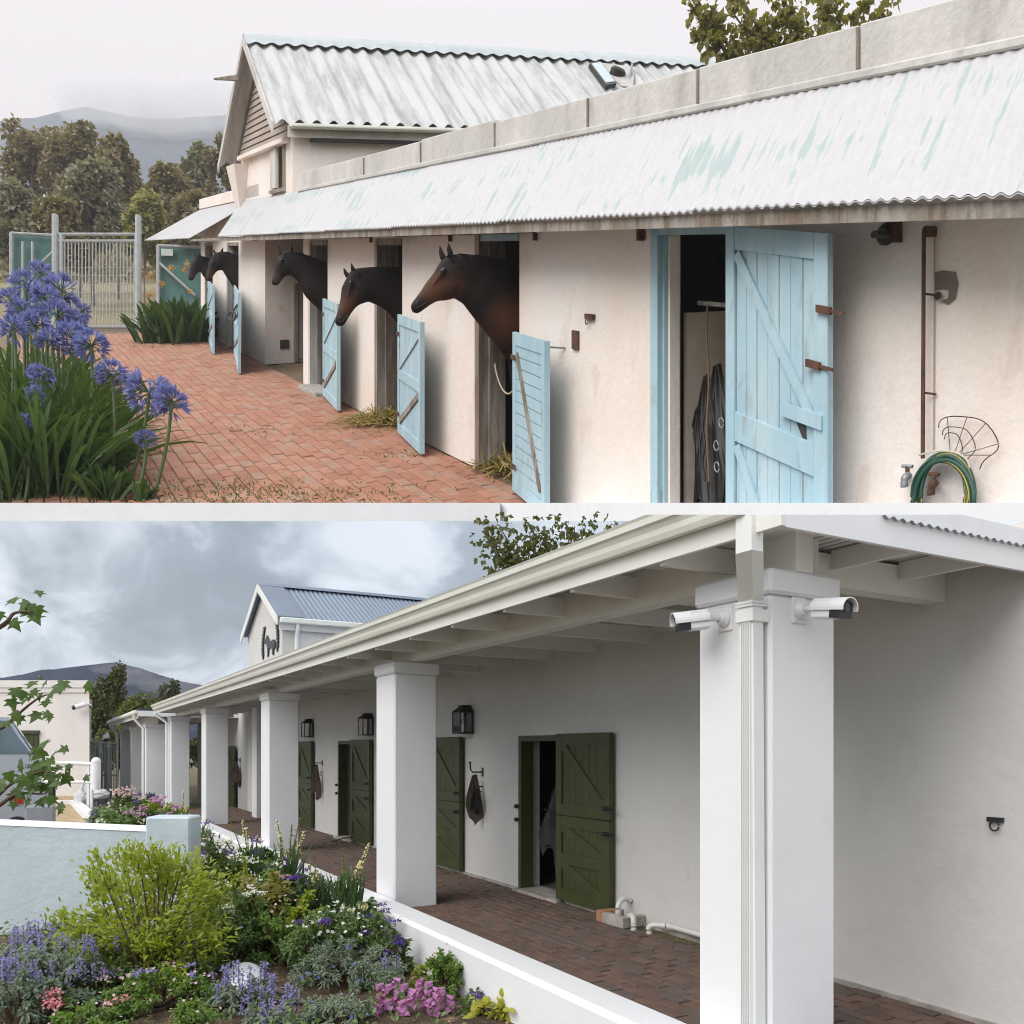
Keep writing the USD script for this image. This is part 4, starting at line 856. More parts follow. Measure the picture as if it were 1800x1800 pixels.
# door frames
for k, (a, b) in enumerate(doors):
    zt_ = 2.1 if k == 0 else 2.07
    part(old, 'lintel', mp(U, box(a - .0, b + .0, TU - .02, TU + .1, zt_ - .07, zt_)), OLDWOOD if k else SKYBLUE)
    part(old, 'door_post', mp(U, box(b - .03, b + .05, TU - .035, TU + .06, 0, zt_)), LIMEOLD if k > 1 else OLDWOOD)
    part(old, 'door_post', mp(U, box(b - .055, b - .031, TU + .06, TU + WT, 0, zt_)), OLDWOOD)
    part(old, 'door_post', mp(U, box(a + .001, a + .03, TU + .02, TU + .1, 0, zt_)), OLDWOOD)
part(old, 'door_step', mp(U, box(doors[2][0] - .05, doors[2][1] + .05, TU - .18, TU + .1, -.02, .05, .01)), CEMENT)
def ushadow(s): return s
def half_door(k, pxh, pxf, z0, z1, t_h, t_f, planks):
    """Half door swung open towards the viewer: hinge at (pxh), free edge at (pxf)."""
    sh, sf = Us(pxh, t_h), Us(pxf, t_f)
    P0, P1 = np.array([sh, t_h]), np.array([sf, t_f]); d = P1 - P0; w = np.linalg.norm(d); d /= w; n = np.array([-d[1], d[0]]); n = n if n[1] < 0 else -n
    def fr(m):       # local: x along the leaf, y outwards, z up
        v, f = m; q = P0 + v[:, :1] * d + v[:, 1:2] * n
        return U(np.c_[q, v[:, 2]]), f
    r = part(old, 'half_door', fr(box(0.01, w - .01, -.012, 0.002, z0 + .01, z1 - .01)), SKYBLUE)
    for a, b in ((0, .07), (w - .07, w)): part(r, 'stile', fr(box(a, b, -.015, .022, z0, z1, .003)), SKYBLUE)
    if planks == 'rows':
        nr = 12
        for q in range(nr):
            za = z0 + .1 + q * (z1 - z0 - .2) / nr; part(r, 'plank', fr(box(.07, w - .07, 0, .012, za + .004, za + (z1 - z0 - .2) / nr - .004)), SKYBLUE)
        for a, b in ((z0, z0 + .1), (z1 - .1, z1)): part(r, 'rail', fr(box(.07, w - .07, .0, .02, a, b)), SKYBLUE)
        q = extr(sg.LineString([(.1, z1 - .16), (w - .1, z0 + .16)]).buffer(.022, cap_style=2), .012, .026); part(r, 'brace', fr(q), OLDWOOD)
    else:
        zm = (z0 + z1) / 2
        for a, b in ((z0, z0 + .1), (zm - .05, zm + .05), (z1 - .1, z1)): part(r, 'rail', fr(box(.07, w - .07, 0, .022, a, b)), SKYBLUE)
        npk = 4
        for q in range(npk):
            xa = .07 + q * (w - .14) / npk
            part(r, 'plank', fr(box(xa + .003, xa + (w - .14) / npk - .003, 0, .008, z0 + .1, z1 - .1)), SKYBLUE)
        for a, b in ((z0 + .1, zm - .05), (zm + .05, z1 - .1)):
            q = extr(sg.LineString([(.08, a + .03), (w - .08, b - .03)]).buffer(.028, cap_style=2).intersection(sg.box(.07, a, w - .07, b)), .008, .024); part(r, 'brace', fr(q), OLDWOOD if b < zm else SKYBLUE)
    part(r, 'edge', fr(box(w - .004, w + .004, -.02, .024, z0, z1)), SKYBLUE)
    for zz in (z0 + .2, z1 - .2): part(r, 'hinge', fr(box(-.02, .08, .022, .03, zz - .02, zz + .02)), RUST)
    return r
half_door(0, 905, 962, .03, 1.30, TU - .10, TU - .24, 'rows')
half_door(1, 702, 742.6, .03, 1.27, TU - .08, TU - .26, 'zed')
half_door(2, 570, 595.5, .03, 1.30, TU - .08, TU - .26, 'zed')
half_door(3, 413, 421, .02, 1.27, TU - .12, TU - .62, 'zed')
half_door(4, 366.5, 375.5, .02, 1.27, TU - .10, TU - .50, 'zed')
# --- tack room: frame, tall blue door, things hanging inside
a, b = tack
part(old, 'door_post', mp(U, box(b - .055, b + .015, TU - .02, TU + .07, .26, 2.12)), SKYBLUE)
part(old, 'door_post', mp(U, box(b - .075, b - .056, TU + .02, TU + .08, .26, 2.12)), SKYBLUE)
part(old, 'lintel', mp(U, box(a, b, TU - .02, TU + .07, 2.055, 2.12)), SKYBLUE)
part(old, 'jamb', mp(U, box(b - .095, b - .076, TU + .05, TU + .13, .26, 2.05)), LIME)
part(old, 'tack_wall', mp(U, box(b - .06, b - .03, TU + WT + .002, TU + 1.98, .27, 1.55)), paint('tack_room_wall', (.55, .48, .42), (.45, .39, .34), .8, rough=.9))
TD = TU - .13
s0d, s1d = Us(1281, TD), Us(1484, TD); w = s0d - s1d
def fd(m):          # x along the leaf from the hinge towards the viewer, y out of the wall, z up; the leaf sags at its free edge
    v, f = m; return U(np.stack([s0d - v[:, 0], TD - v[:, 1] - .10 * v[:, 0] / w, v[:, 2] - .055 * v[:, 0] / w], -1)), f[:, ::-1]
zt_, zb_ = 2.10, .47
td = part(old, 'tack_door', fd(box(.005, w - .005, -.02, 0, zb_, zt_ - .005)), SKYBLUE)
for x0, x1 in ((0, .075), (w - .085, w - .001)): part(td, 'stile', fd(box(x0, x1, -.01, .026, zb_, zt_, .003)), SKYBLUE)
for z0, z1 in ((zt_ - .13, zt_), (.93, 1.09)): part(td, 'rail', fd(box(.076, w - .086, 0, .024, z0, z1, .003)), SKYBLUE)
for (z0, z1, zc) in ((1.09, zt_ - .13, 1.09), (-.15, .93, .47)):
    npk = 7
    for q in range(npk):
        xa = .076 + q * (w - .162) / npk; part(td, 'plank', fd(box(xa + .0025, xa + (w - .162) / npk - .0025, -.004, .007 + .002 * (q % 2), zc, z1)), SKYBLUE)
    q = extr(sg.LineString([(.09, z1 - .02), (w - .10, z0 + .12)]).buffer(.03, cap_style=2).intersection(sg.box(.076, zc, w - .086, z1)), .007, .025); part(td, 'brace', fd(q), SKYBLUE)
part(td, 'patch_board', fd(box(w * .6, w * .97, .025, .038, 1.17, 1.24)), SKYBLUE)
part(td, 'edge', fd(box(w, w + .008, -.012, .026, zb_, zt_)), SKYBLUE)
for zz, x in ((1.74, .93), (1.47, .84)): part(td, 'bolt', fd(cat([box(w * x, w * x + .09, .027, .045, zz - .018, zz + .018), box(w * x + .06, w * x + .17, .03, .04, zz - .008, zz + .008)])), RUST)
part(td, 'hole', fd(extr(sg.Polygon([(w * .72, 1.155), (w * .80, 1.155), (w * .82, 1.02), (w * .82, .965), (w * .78, .965), (w * .8, 1.06)]), .0095, .0125)), DARK)
TACKB = flat('black_leather', (0.012, 0.011, 0.010), 0.5)
rgx = thing('harness', 'black rugs and harness with ropes hanging in the dark tack room doorway', 'harness', U((a, TU + .4, .6)))
def uc(px, t): return Us(px, t)
for px, w_, z1, h_, sd in ((1264, .62, 1.25, 1.22, 1.0), (1245, .42, 1.17, 1.12, 3.0), (1230, .22, .95, .5, 5.0)):
    ss = uc(px, TU + .3); cloth(lambda q, o, d: U(np.stack([ss + q * .8, TU + .3 - o * .4, z1 - d], -1)), w_, h_, sd, TACKB, rgx, 'rug')
for px, z0, z1, mt in ((1244, .5, 1.62, 'tan'), (1237, .5, .9, 'black')):
    ss = uc(px, TU + .22)
    part(rgx, 'rope', tube(U(np.array([(ss + .01 * math.sin(k), TU + .22, z1 + (z0 - z1) * k / 11) for k in range(12)])), .02, 8), flat('rope_tan', (0.20, 0.12, 0.06), .8) if mt == 'tan' else (UsdShade.Material.Get(stage, '/World/Looks/rope_tan') if mt == 'tan' else TACKB), True)
part(rgx, 'rail', cyl(U((uc(1285, TU + .25), TU + .25, 1.62)), U((uc(1228, TU + .25), TU + .25, 1.62)), .04, 8), OLDWOOD)
th = np.linspace(0, 2 * np.pi, 17)
for px, zz in ((1259, .75), (1268, .9), (1260, .62)): ss = uc(px, TU + .2); part(rgx, 'ring', tube(U(np.stack([ss + .02 * np.cos(th), np.full(17, TU + .2), zz + .03 * np.sin(th)], -1)), .014, 6), METAL, True)
# --- fittings on the old wall
def wall_thing(name, label, cat_, px, row): return thing(name, label, cat_, U((Us(px, TU), TU, Uh(px, row, TU))))
def wb(px0, px1, r0, r1, d0=.0, d1=.03, ch=0): return mp(U, box(Us(px1, TU), Us(px0, TU), TU - d1, TU - d0, Uh(px0, r1, TU), Uh(px0, r0, TU), ch))
r = wall_thing('hitching_ring', 'rusty ring and bracket on the bare wall between half door and tack room', 'ring', 1040, 556)
part(r, 'bracket', wb(1033, 1047, 551, 560, 0, .03), RUST)
ss, zz = Us(1037, TU), Uh(1037, 565, TU); part(r, 'ring', tube(U(np.stack([ss + .014 * np.cos(th), np.full(17, TU - .03), zz + .02 * np.sin(th)], -1)), .012, 6), RUST, True)
single('wall_plate', wb(1008, 1019, 580, 613, 0, .02, .004), RUST, 'rust red iron plate on the wall below the hitching ring', 'plate')
single('door_catch', cyl(U((Us(994, TU), TU, Uh(994, 612, TU))), U((Us(965, TU - .1), TU - .1, Uh(965, 610, TU - .1))), .02, 6), METAL, 'thin metal catch holding back the nearest half door', 'catch')
r = wall_thing('wall_lamp', 'dark round wall fitting with a spout right of the tall blue door', 'lamp', 1560, 410)
part(r, 'dish', tube([U((Us(1563, TU), TU - d, Uh(1563, 411, TU))) for d in (0, .03, .06)], [.15, .14, .08], 16), IRON, 40)
part(r, 'arm', cyl(U((Us(1562, TU - .05), TU - .05, Uh(1562, 411, TU - .05))), U((Us(1536, TU - .2), TU - .2, Uh(1536, 412, TU - .2))), .045, 10), IRON, 40)
r = wall_thing('water_pipe', 'rusty vertical water pipe with brackets on the wall above the hose', 'pipe', 1626, 500)
def vp(px, t, row): return U((Us(px, t), t, Uh(px, row, t)))
part(r, 'pipe', cyl(vp(1624, TU - .05, 408), vp(1622, TU - .05, 805), .026, 10), RUST, 40)
part(r, 'cable', cyl(vp(1643, TU - .01, 404), vp(1641, TU - .01, 790), .009, 6), flat('old_cable', (.5, .33, .22), .8))
part(r, 'bend', tube(curve([vp(1624, TU - .05, 410), vp(1625, TU - .05, 402), vp(1630, TU - .02, 400)], 8), .026, 8), RUST, True)
part(r, 'junction_box', wb(1636, 1648, 398, 417, 0, .05, .005), RUST)
for row in (516, 690): part(r, 'clip', cyl(vp(1622, TU - .04, row), vp(1646, TU - .01, row + 3), .014, 6), RUST)
PATCH = paint('damp_patch', (0.20, 0.165, 0.135), (0.17, 0.14, 0.115), 2.0, rough=.9)
pp = sg.Polygon([(Us(px, TU), Uh(px, rw_, TU)) for px, rw_ in ((1645, 478), (1660, 475), (1680, 478), (1685, 500), (1680, 525), (1668, 535), (1656, 530), (1668, 524), (1670, 510), (1655, 508), (1643, 510))])
r = wall_thing('switch', 'dark peeling patch with a round switch beside the water pipe', 'switch', 1660, 505)
part(r, 'patch', mp(U, extr(pp, TU - .008, TU - .002)), PATCH); part(r, 'knob', tube([vp(1648, TU, 520), vp(1648, TU - .04, 520)], [.05, .04], 12), IRON, 40)
r = wall_thing('hose_holder', 'rusty wire hose holder fanned above the coiled hose', 'holder', 1690, 770)
fan = [(1650, 752), (1665, 733), (1700, 733), (1733, 744), (1755, 780), (1742, 800), (1722, 825)]
part(r, 'rim', tube(curve([vp(px, TU - .03, rw_) for px, rw_ in fan], 24), .007, 6), RUST, True)
for o_ in (.45, .7): part(r, 'arc', tube(curve([vp(1665 + (px - 1665) * (1 - o_) + 0, TU - .03, 800 + (rw_ - 800) * (1 - o_ * .6)) for px, rw_ in fan], 20), .006, 6), RUST, True)
for px, rw_ in fan[1:-1]: part(r, 'spoke', cyl(vp(px, TU - .03, rw_), vp(1672 + (px - 1672) * .25, TU - .03, 800 + (rw_ - 800) * .1), .005, 5), RUST)
part(r, 'cradle', tube(curve([vp(px, TU - .17, rw_) for px, rw_ in ((1615, 800), (1640, 794), (1665, 793), (1690, 800), (1705, 822))], 16), .012, 6), flat('wire_cream', (.6, .55, .4), .5), True)
HOSEG = flat('green_hose', (0.022, 0.085, 0.06), 0.4); HOSEY = flat('yellow_stripe', (0.55, 0.42, 0.06), 0.4)
hs = thing('garden_hose', 'coiled dark green garden hose with yellow stripes hanging on its wire holder', 'hose', vp(1660, TU - .1, 850))
for k in range(8):
    cxp, cyp = 1660 + (k % 3) * 4 - 4, 866 + k * 2; rx, ry = 46 + (k % 4) * 3.5 - 4, 68 + (k % 3) * 3
    ang = np.linspace(-.5, np.pi + .5, 34)
    def loop(d, dt): return [vp(cxp + (rx - d) * math.cos(q), TU - .035 - .008 * k - dt, min(cyp - (ry - d) * math.sin(q), 908)) for q in ang]
    part(hs, 'coil', tube(loop(0, 0), .028, 7), HOSEG, True)
    if k % 2 == 0: part(hs, 'stripe', tube(loop(1.2, .010), .009, 5), HOSEY, True)
for nm, lab, px, row in (('tap', 'old brass tap left of the hose coil', 1595, 836), ('tap', 'rusty brass tap inside the hose coil', 1642, 850)):
    r = wall_thing(nm, lab, 'tap', px, row); t_ = TU - .12
    part(r, 'body', tube(curve([vp(px, TU, row), vp(px, t_, row), vp(px - 4, t_ - .04, row + 4), vp(px - 5, t_ - .04, row + 20)], 14), [.05] * 14, 9), RUST if px > 1600 else METAL, True)
    part(r, 'stem', cyl(vp(px, t_, row), vp(px, t_, row - 16), .03, 8), RUST); part(r, 'handle', cyl(vp(px - 9, t_, row - 17), vp(px + 9, t_, row - 16), .025, 8), RUST if px > 1600 else METAL)
# halter on the far half door
r = thing('halter', 'dark leather halter hanging on the edge of a far blue half door', 'halter', vp(411, TU - .5, 545))
ang = np.linspace(0, 2 * np.pi, 17)
part(r, 'noseband', tube([vp(408 + 6 * math.cos(q), TU - .55, 556 + 8 * math.sin(q)) for q in ang], .05, 6), TACKB, True)
part(r, 'strap', tube([vp(410, TU - .55, 548), vp(414, TU - .55, 540), vp(419, TU - .55, 532)], .04, 6), TACKB, True)
part(r, 'strap', tube([vp(412, TU - .55, 562), vp(417, TU - .55, 556), vp(419, TU - .55, 545)], .04, 6), TACKB, True)
# rope across the nearest doorway
single('rope', tube(curve([vp(870, TU - .02, 640), vp(876, TU - .03, 668), vp(888, TU - .05, 690), vp(903, TU - .09, 684)], 14), .02, 6), flat('pale_rope', (.5, .45, .36), .8), 'pale rope looped across the nearest horse doorway', 'rope', smooth=True)

# --- hay
HAY = leafy('hay', [(0.42, 0.34, 0.13), (0.5, 0.4, 0.18), (0.3, 0.26, 0.09)], trans=.15)
def blades(P, D, N, ln, wd, bend=0.25, seg=3):
    """Leaf or blade faces at points P along D, bending towards -z; vectorised."""
    P, D, N = (np.asarray(x, float) for x in (P, D, N)); n = len(P)
    ln, wd = np.broadcast_to(ln, n)[:, None], np.broadcast_to(wd, n)[:, None]
    D = D / np.maximum(np.linalg.norm(D, axis=1, keepdims=True), 1e-9); S = np.cross(D, N); S /= np.maximum(np.linalg.norm(S, axis=1, keepdims=True), 1e-9)
    K = np.cross(S, D)
    us = np.linspace(0, 1, seg + 1); prof = {1: [1, 1], 2: [.15, 1, 0], 3: [.12, 1, .8, 0], 4: [.5, .9, 1, .75, 0], 5: [.5, .85, 1, .95, .7, 0]}[seg]
    rowsL, rowsR = [], []
    for u, w in zip(us, prof):
        c = P + D * ln * u + K * 0 + np.array([0, 0, -1.0]) * (bend * ln * u * u)
        fold = K * wd * w * .18
        rowsL.append(c - S * wd * w * .5 + fold); rowsR.append(c + S * wd * w * .5 + fold)
    V = np.stack([x for lr in zip(rowsL, rowsR) for x in lr], 1).reshape(-1, 3)
    k = 2 * (seg + 1); f = []
    for i in range(seg): q = 2 * i; f += [[q, q + 1, q + 3], [q, q + 3, q + 2]]
    f = np.array(f); Fc = (f[None] + (np.arange(n) * k)[:, None, None]).reshape(-1, 3)
    return V, Fc
def haypile(px, row, w_, d_, n_, label):
    y = EU * F / (row - 434); x = (px - 900) / F * y
    q = rngu.normal(0, .45, (n_, 2)) * [w_, d_]; h = .09 * np.exp(-(q[:, 0] / w_) ** 2 - (q[:, 1] / d_) ** 2) * rngu.uniform(0.2, 1.4, n_) + .01
    P = Uxy(x + q[:, 0], y + q[:, 1], h); D = rngu.normal(0, 1, (n_, 3)) * [1, 1, .2]; D[:, 2] += HILL * D[:, 1] + .1
    single('hay', blades(P, D, np.tile([0, 0, 1.0], (n_, 1)) + rngu.normal(0, .3, (n_, 3)), rngu.uniform(.25, .6, n_) * R3, .035 * R3, .05, 1), HAY, label, 'hay', kind='stuff')
haypile(680, 744, .55, .35, 900, 'loose hay strewn on the paving before the second horse doorway')
haypile(893, 828, .3, .25, 500, 'loose hay and green stalks on the sill of the nearest horse doorway')

# --- old barn
PLANK = paint('grey_boards', (0.50, 0.42, 0.36), (0.42, 0.35, 0.3), 1.0, rough=.9, streak=(.3, .3, 3), fine=.15)
ROOFA = M('asbestos_sheet', {'a': ('attribute', {'attribute': 'plan'}), 'mp': ('mapping', {'mapping_type': 'point', 'scale': (4.2, 1.5, 1.0)}), 'n': ('noise_texture', {'scale': 1.0, 'detail': 8.0, 'roughness': 0.7}),
        'r': ('rgb_ramp', {'ramp': [(0.0, (0.60, 0.605, 0.595)), (0.47, (0.55, 0.555, 0.55)), (0.58, (0.40, 0.405, 0.40)), (0.72, (0.25, 0.255, 0.25)), (1.0, (0.2, 0.2, 0.2))]}), 'p': ('principled_bsdf', {'roughness': 0.9})},
        [('a.vector', 'mp.vector'), ('mp.vector', 'n.vector'), ('n.fac', 'r.fac'), ('r.color', 'p.base_color')], 'p.BSDF')
ob = thing('old_barn', 'limewashed old barn with steep mossy corrugated roof behind the lean to', 'barn', U((14.4, TU, 0)))
D2 = np.array([6600., 1475.]); D2 /= np.linalg.norm(D2)
def O(p):           # s along the stable, e along the barn's own length (0 at its gable), h up
    p = np.asarray(p, float); s, e_, h = p[..., 0], p[..., 1], p[..., 2]
    x0, y0 = -A2 * s + B2 * TU, B2 * s + A2 * TU
    return Uxy(x0 + D2[0] * e_, y0 + D2[1] * e_, h)
o0, o1 = 12.62, 16.1; oez, oaz = EU + 1.86, EU + 3.50; om = (o0 + o1) / 2
part(ob, 'gable_wall', mp(O, extr(sg.Polygon([(o0, 2.772), (o1, 2.772), (o1, oez - .1), (om, oaz - .15), (o0, oez - .1)]).difference(sg.box(13.05, EU + 1.0 - .08, 13.75, EU + 1.62)), 0, .3)), LIME)
part(ob, 'side_wall', mp(O, box(o0, o0 + .3, .302, 14, 2.52, oez - .05)), LIME); part(ob, 'far_wall', mp(O, box(o1 - .3, o1, .3, 14, 0, oez - .05)), LIME)
part(ob, 'loft_back', mp(O, box(12.95, 13.85, .3, .34, EU + .85, EU + 1.7)), DARK)
lo = part(ob, 'loft_shutter', mp(O, box(13.42, 13.76, -.05, -.005, EU + .94, EU + 1.62)), LIMEOLD)
part(ob, 'loft_frame', mp(O, cat([box(13.0, 13.05, -.04, .1, EU + .9, EU + 1.66), box(12.98, 13.8, -.06, .1, EU + .86, EU + .92)])), OLDWOOD)
nb = 15
for k in range(nb):
    z0 = oez - .18 + k * (oaz - oez + .02) / nb; z1 = z0 + (oaz - oez) / nb - .012
    hw = max((o1 - o0) / 2 * (1 - (z1 - oez + .1) / (oaz - oez + .1)) - .05, .03)
    part(ob, 'board', mp(O, hexa([(om - hw, -.05, z0), (om + hw, -.05, z0), (om + hw, 0, z0), (om - hw, 0, z0), (om - hw + .04, -.03, z1), (om + hw - .04, -.03, z1), (om + hw - .04, 0, z1), (om - hw + .04, 0, z1)])), PLANK)
part(ob, 'gable_sill', mp(O, box(o0 + .15, o1 - .2, -.12, 0, oez - .27, oez - .19, .01)), LIME)
part(ob, 'corbel', mp(O, hexa([(o1 - .25, -.05, EU + .5), (o1 - .05, -.05, EU + .5), (o1 - .05, .1, EU + .5), (o1 - .25, .1, EU + .5), (o1 - .6, -.25, EU + 1.5), (o1 + .1, -.25, EU + 1.5), (o1 + .1, .1, EU + 1.5), (o1 - .6, .1, EU + 1.5)])), LIME)
oh = .32
def oroof(sa, z_):
    def g_(a, b):
        e_ = -oh + a * 14.2; s = sa + b * (om - sa); z = z_ + b * (oaz + .02 - z_)
        wv = np.sin(2 * np.pi * e_ / .25)
        return O(np.stack([s, e_, z + .045 * wv], -1))
    return grid(g_, 640, 5)
ra_, rb_ = np.meshgrid(np.linspace(0, 1, 640), np.linspace(0, 1, 5), indexing='ij'); ruv = np.stack([ra_.ravel() * 14.2, rb_.ravel()], -1)
planned(part(ob, 'roof_sheet', oroof(o0 - .15, oez), ROOFA, True), ruv)
planned(part(ob, 'roof_sheet', oroof(o1 + .35, oez - .30), ROOFA, True), ruv)
for sa, z_ in ((o0 - .17, oez - .02), (o1 + .37, oez - .32)):
    part(ob, 'barge_board', mp(O, hexa([(sa, -oh - .03, z_ - .14), (sa, -oh, z_ - .14), (om, -oh, oaz - .12), (om, -oh - .03, oaz - .12), (sa, -oh - .03, z_ + .03), (sa, -oh, z_ + .03), (om, -oh, oaz + .05), (om, -oh - .03, oaz + .05)])), LIMEOLD)
RC = paint('ridge_grey', (0.50, 0.54, 0.55), (0.44, 0.48, 0.49), .8, rough=.7)
x_ = -oh - .02
k = 0
while x_ < 13.6:
    def rg_(a, b):
        e_ = x_ + a * 1.22; s = om + (b - .5) * .52; z = oaz + .09 - np.abs(b - .5) * .42 + .02 * np.sin(2 * np.pi * e_ / .25) * np.abs(b - .5) * 2 + .006 * (k % 2)
        return O(np.stack([s, e_, z], -1))
    part(ob, 'ridge_cap', grid(rg_, 40, 5), RC, True); x_ += 1.19; k += 1
part(ob, 'gutter', mp(O, box(o0 - .27, o0 - .13, -.1, 8, oez - .10, oez - .02, .03)), paint('gutter_cream', (.6, .6, .52), (.54, .54, .47), 1.0)); part(ob, 'fascia', mp(O, box(o0 - .13, o0 - .10, -.1, 8, oez - .22, oez - .04)), LIMEOLD)
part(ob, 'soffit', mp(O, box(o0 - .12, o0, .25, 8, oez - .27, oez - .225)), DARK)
part(ob, 'finial', mp(O, hexa([(om + .45, -oh - .35, oaz - .62), (om + .55, -oh - .35, oaz - .62), (om + .55, -oh, oaz - .62), (om + .45, -oh, oaz - .62), (om + .45, -oh - .4, oaz - .6), (om + .55, -oh - .4, oaz - .6), (om + .55, -oh, oaz - .52), (om + .45, -oh, oaz - .52)])), OLDWOOD)
def on_roof(px, row):
    """Where the sight line through a roof feature meets the near slope: (e, b)."""
    from scipy.optimize import fsolve
    def eq(v):
        q = O(np.array([o0 - .15 + v[1] * (om - o0 + .15), v[0], oez + v[1] * (oaz - oez)])); return [q[0] / q[1] * F + 900 - px, 1317 - (q[2] - EYE) / q[1] * F - row]
    return fsolve(eq, [7.0, .5])
def rp(e_, b, d): return O(np.array([o0 - .15 + b * (om - o0 + .15) - d * .6, e_, oez + b * (oaz - oez) + d]))
cs4 = [on_roof(*q) for q in ((1033, 122), (1051, 119), (1080, 158), (1062, 161))]
sk_ = part(ob, 'skylight', cat([hexa([rp(*c, .03) for c in cs4] + [rp(*c, .11) for c in cs4])]), IRON)
cc = np.mean(cs4, axis=0); cin = [cc + (c - cc) * .86 for c in cs4]
part(sk_, 'pane', hexa([rp(*c, .105) for c in cin] + [rp(*c, .118) for c in cin]), flat('skylight_glass', (0.42, 0.52, 0.52), .15))
c = on_roof(1083, 136); part(ob, 'vent', tube([rp(*c, .0), rp(*c, .12), rp(*c, .16)], [.42, .42, .3], 20), IRON, 40)
pl = [on_roof(*q) for q in ((1050, 116), (1115, 124), (1110, 160), (1090, 157))]; part(ob, 'patch_sheet', hexa([rp(*q, .035) for q in pl] + [rp(*q, .06) for q in pl]), LIMEOLD)
c = on_roof(1105, 140); part(ob, 'mast', cyl(rp(*on_roof(1103, 152), .0), rp(*on_roof(1106, 128), .15), .06, 8), METAL, 40)

# --- farther wing beyond the barn: parapet, lean to, wall
ow = thing('old_wing', 'farther wing of the old stable with parapet and lean to beyond the old barn', 'stable', U((22, TU, 0)))
wz_ = (434 - 350) / (B2 * (350 - 43)); 
sa, sb_ = Us(455, TU), Us(350, TU)
part(ow, 'parapet', mp(U, box(sa, sb_, TU, TU + .2, EU + .215 * TU / B2, EU + .272 * TU / B2, .01)), LIME)
se0, se1 = Us(333, TEV), Us(254, TEV)
def wg(a, b):
    sL = se0 + a * (se1 - se0); sH = Us(453, TU) + a * (sb_ - Us(453, TU))
    s = sL + (sH - sL) * b; t = TEV + (TU - TEV) * b; z = EU + .055 * TEV / B2 + b * (.21 * TU / B2 - .055 * TEV / B2)
    return U(np.stack([s, t, z + .008 * np.sin(2 * np.pi * s / .09)], -1))
v, f = grid(wg, 240, 3)
planned(part(ow, 'roof_sheet', (np.vstack([v, v - [0, 0, .05]]), np.vstack([f, f[:, ::-1] + len(v)])), ROOFM, True), np.zeros((2 * len(v), 2)))
part(ow, 'end_wall', mp(U, box(Us(452, TU) , Us(452, TU) + .3, TU - .02, TU + .3, EU + .1, EU + .7)), paint('peach_limewash', (0.60, 0.40, 0.28), (0.55, 0.38, 0.27), .5, rough=.9))
part(ow, 'purlin', mp(U, box(Us(383, TEV) , se0 + .3, TEV + .04, TEV + .1, ZEV - .05, ZEV)), OLDWOOD)
# ------------------------------------------------------------------ horses looking out of their doors
COAT = M('dark_bay_coat', {'tc': ('geometry', {}), 'n': ('noise_texture', {'scale': 1.2, 'detail': 5.0}), 'r': ('rgb_ramp', {'ramp': [(0.35, (0.009, 0.006, 0.005)), (0.7, (0.017, 0.010, 0.008))]}),
        'a': ('attribute', {'attribute': 'tan'}), 'm': ('mix_color', {'blend_type': 'mix', 'b': (0.13, 0.05, 0.026)}), 'nb': ('noise_texture', {'scale': 9.0, 'detail': 8.0, 'roughness': 0.75}), 'b': ('bump', {'strength': 0.5, 'distance': 0.06}),
        'p': ('principled_bsdf', {'roughness': 0.62, 'specular_ior_level': 0.16})},
        [('tc.position', 'n.vector'), ('n.fac', 'r.fac'), ('r.color', 'm.a'), ('a.fac', 'm.fac'), ('m.result', 'p.base_color'), ('tc.position', 'nb.vector'), ('nb.fac', 'b.height'), ('b.normal', 'p.normal')], 'p.BSDF')
MANE = flat('black_mane', (0.005, 0.0045, 0.004), 0.95, spec=0.05)
EYEM = flat('horse_eye', (0.01, 0.006, 0.004), 0.05, spec=0.9)
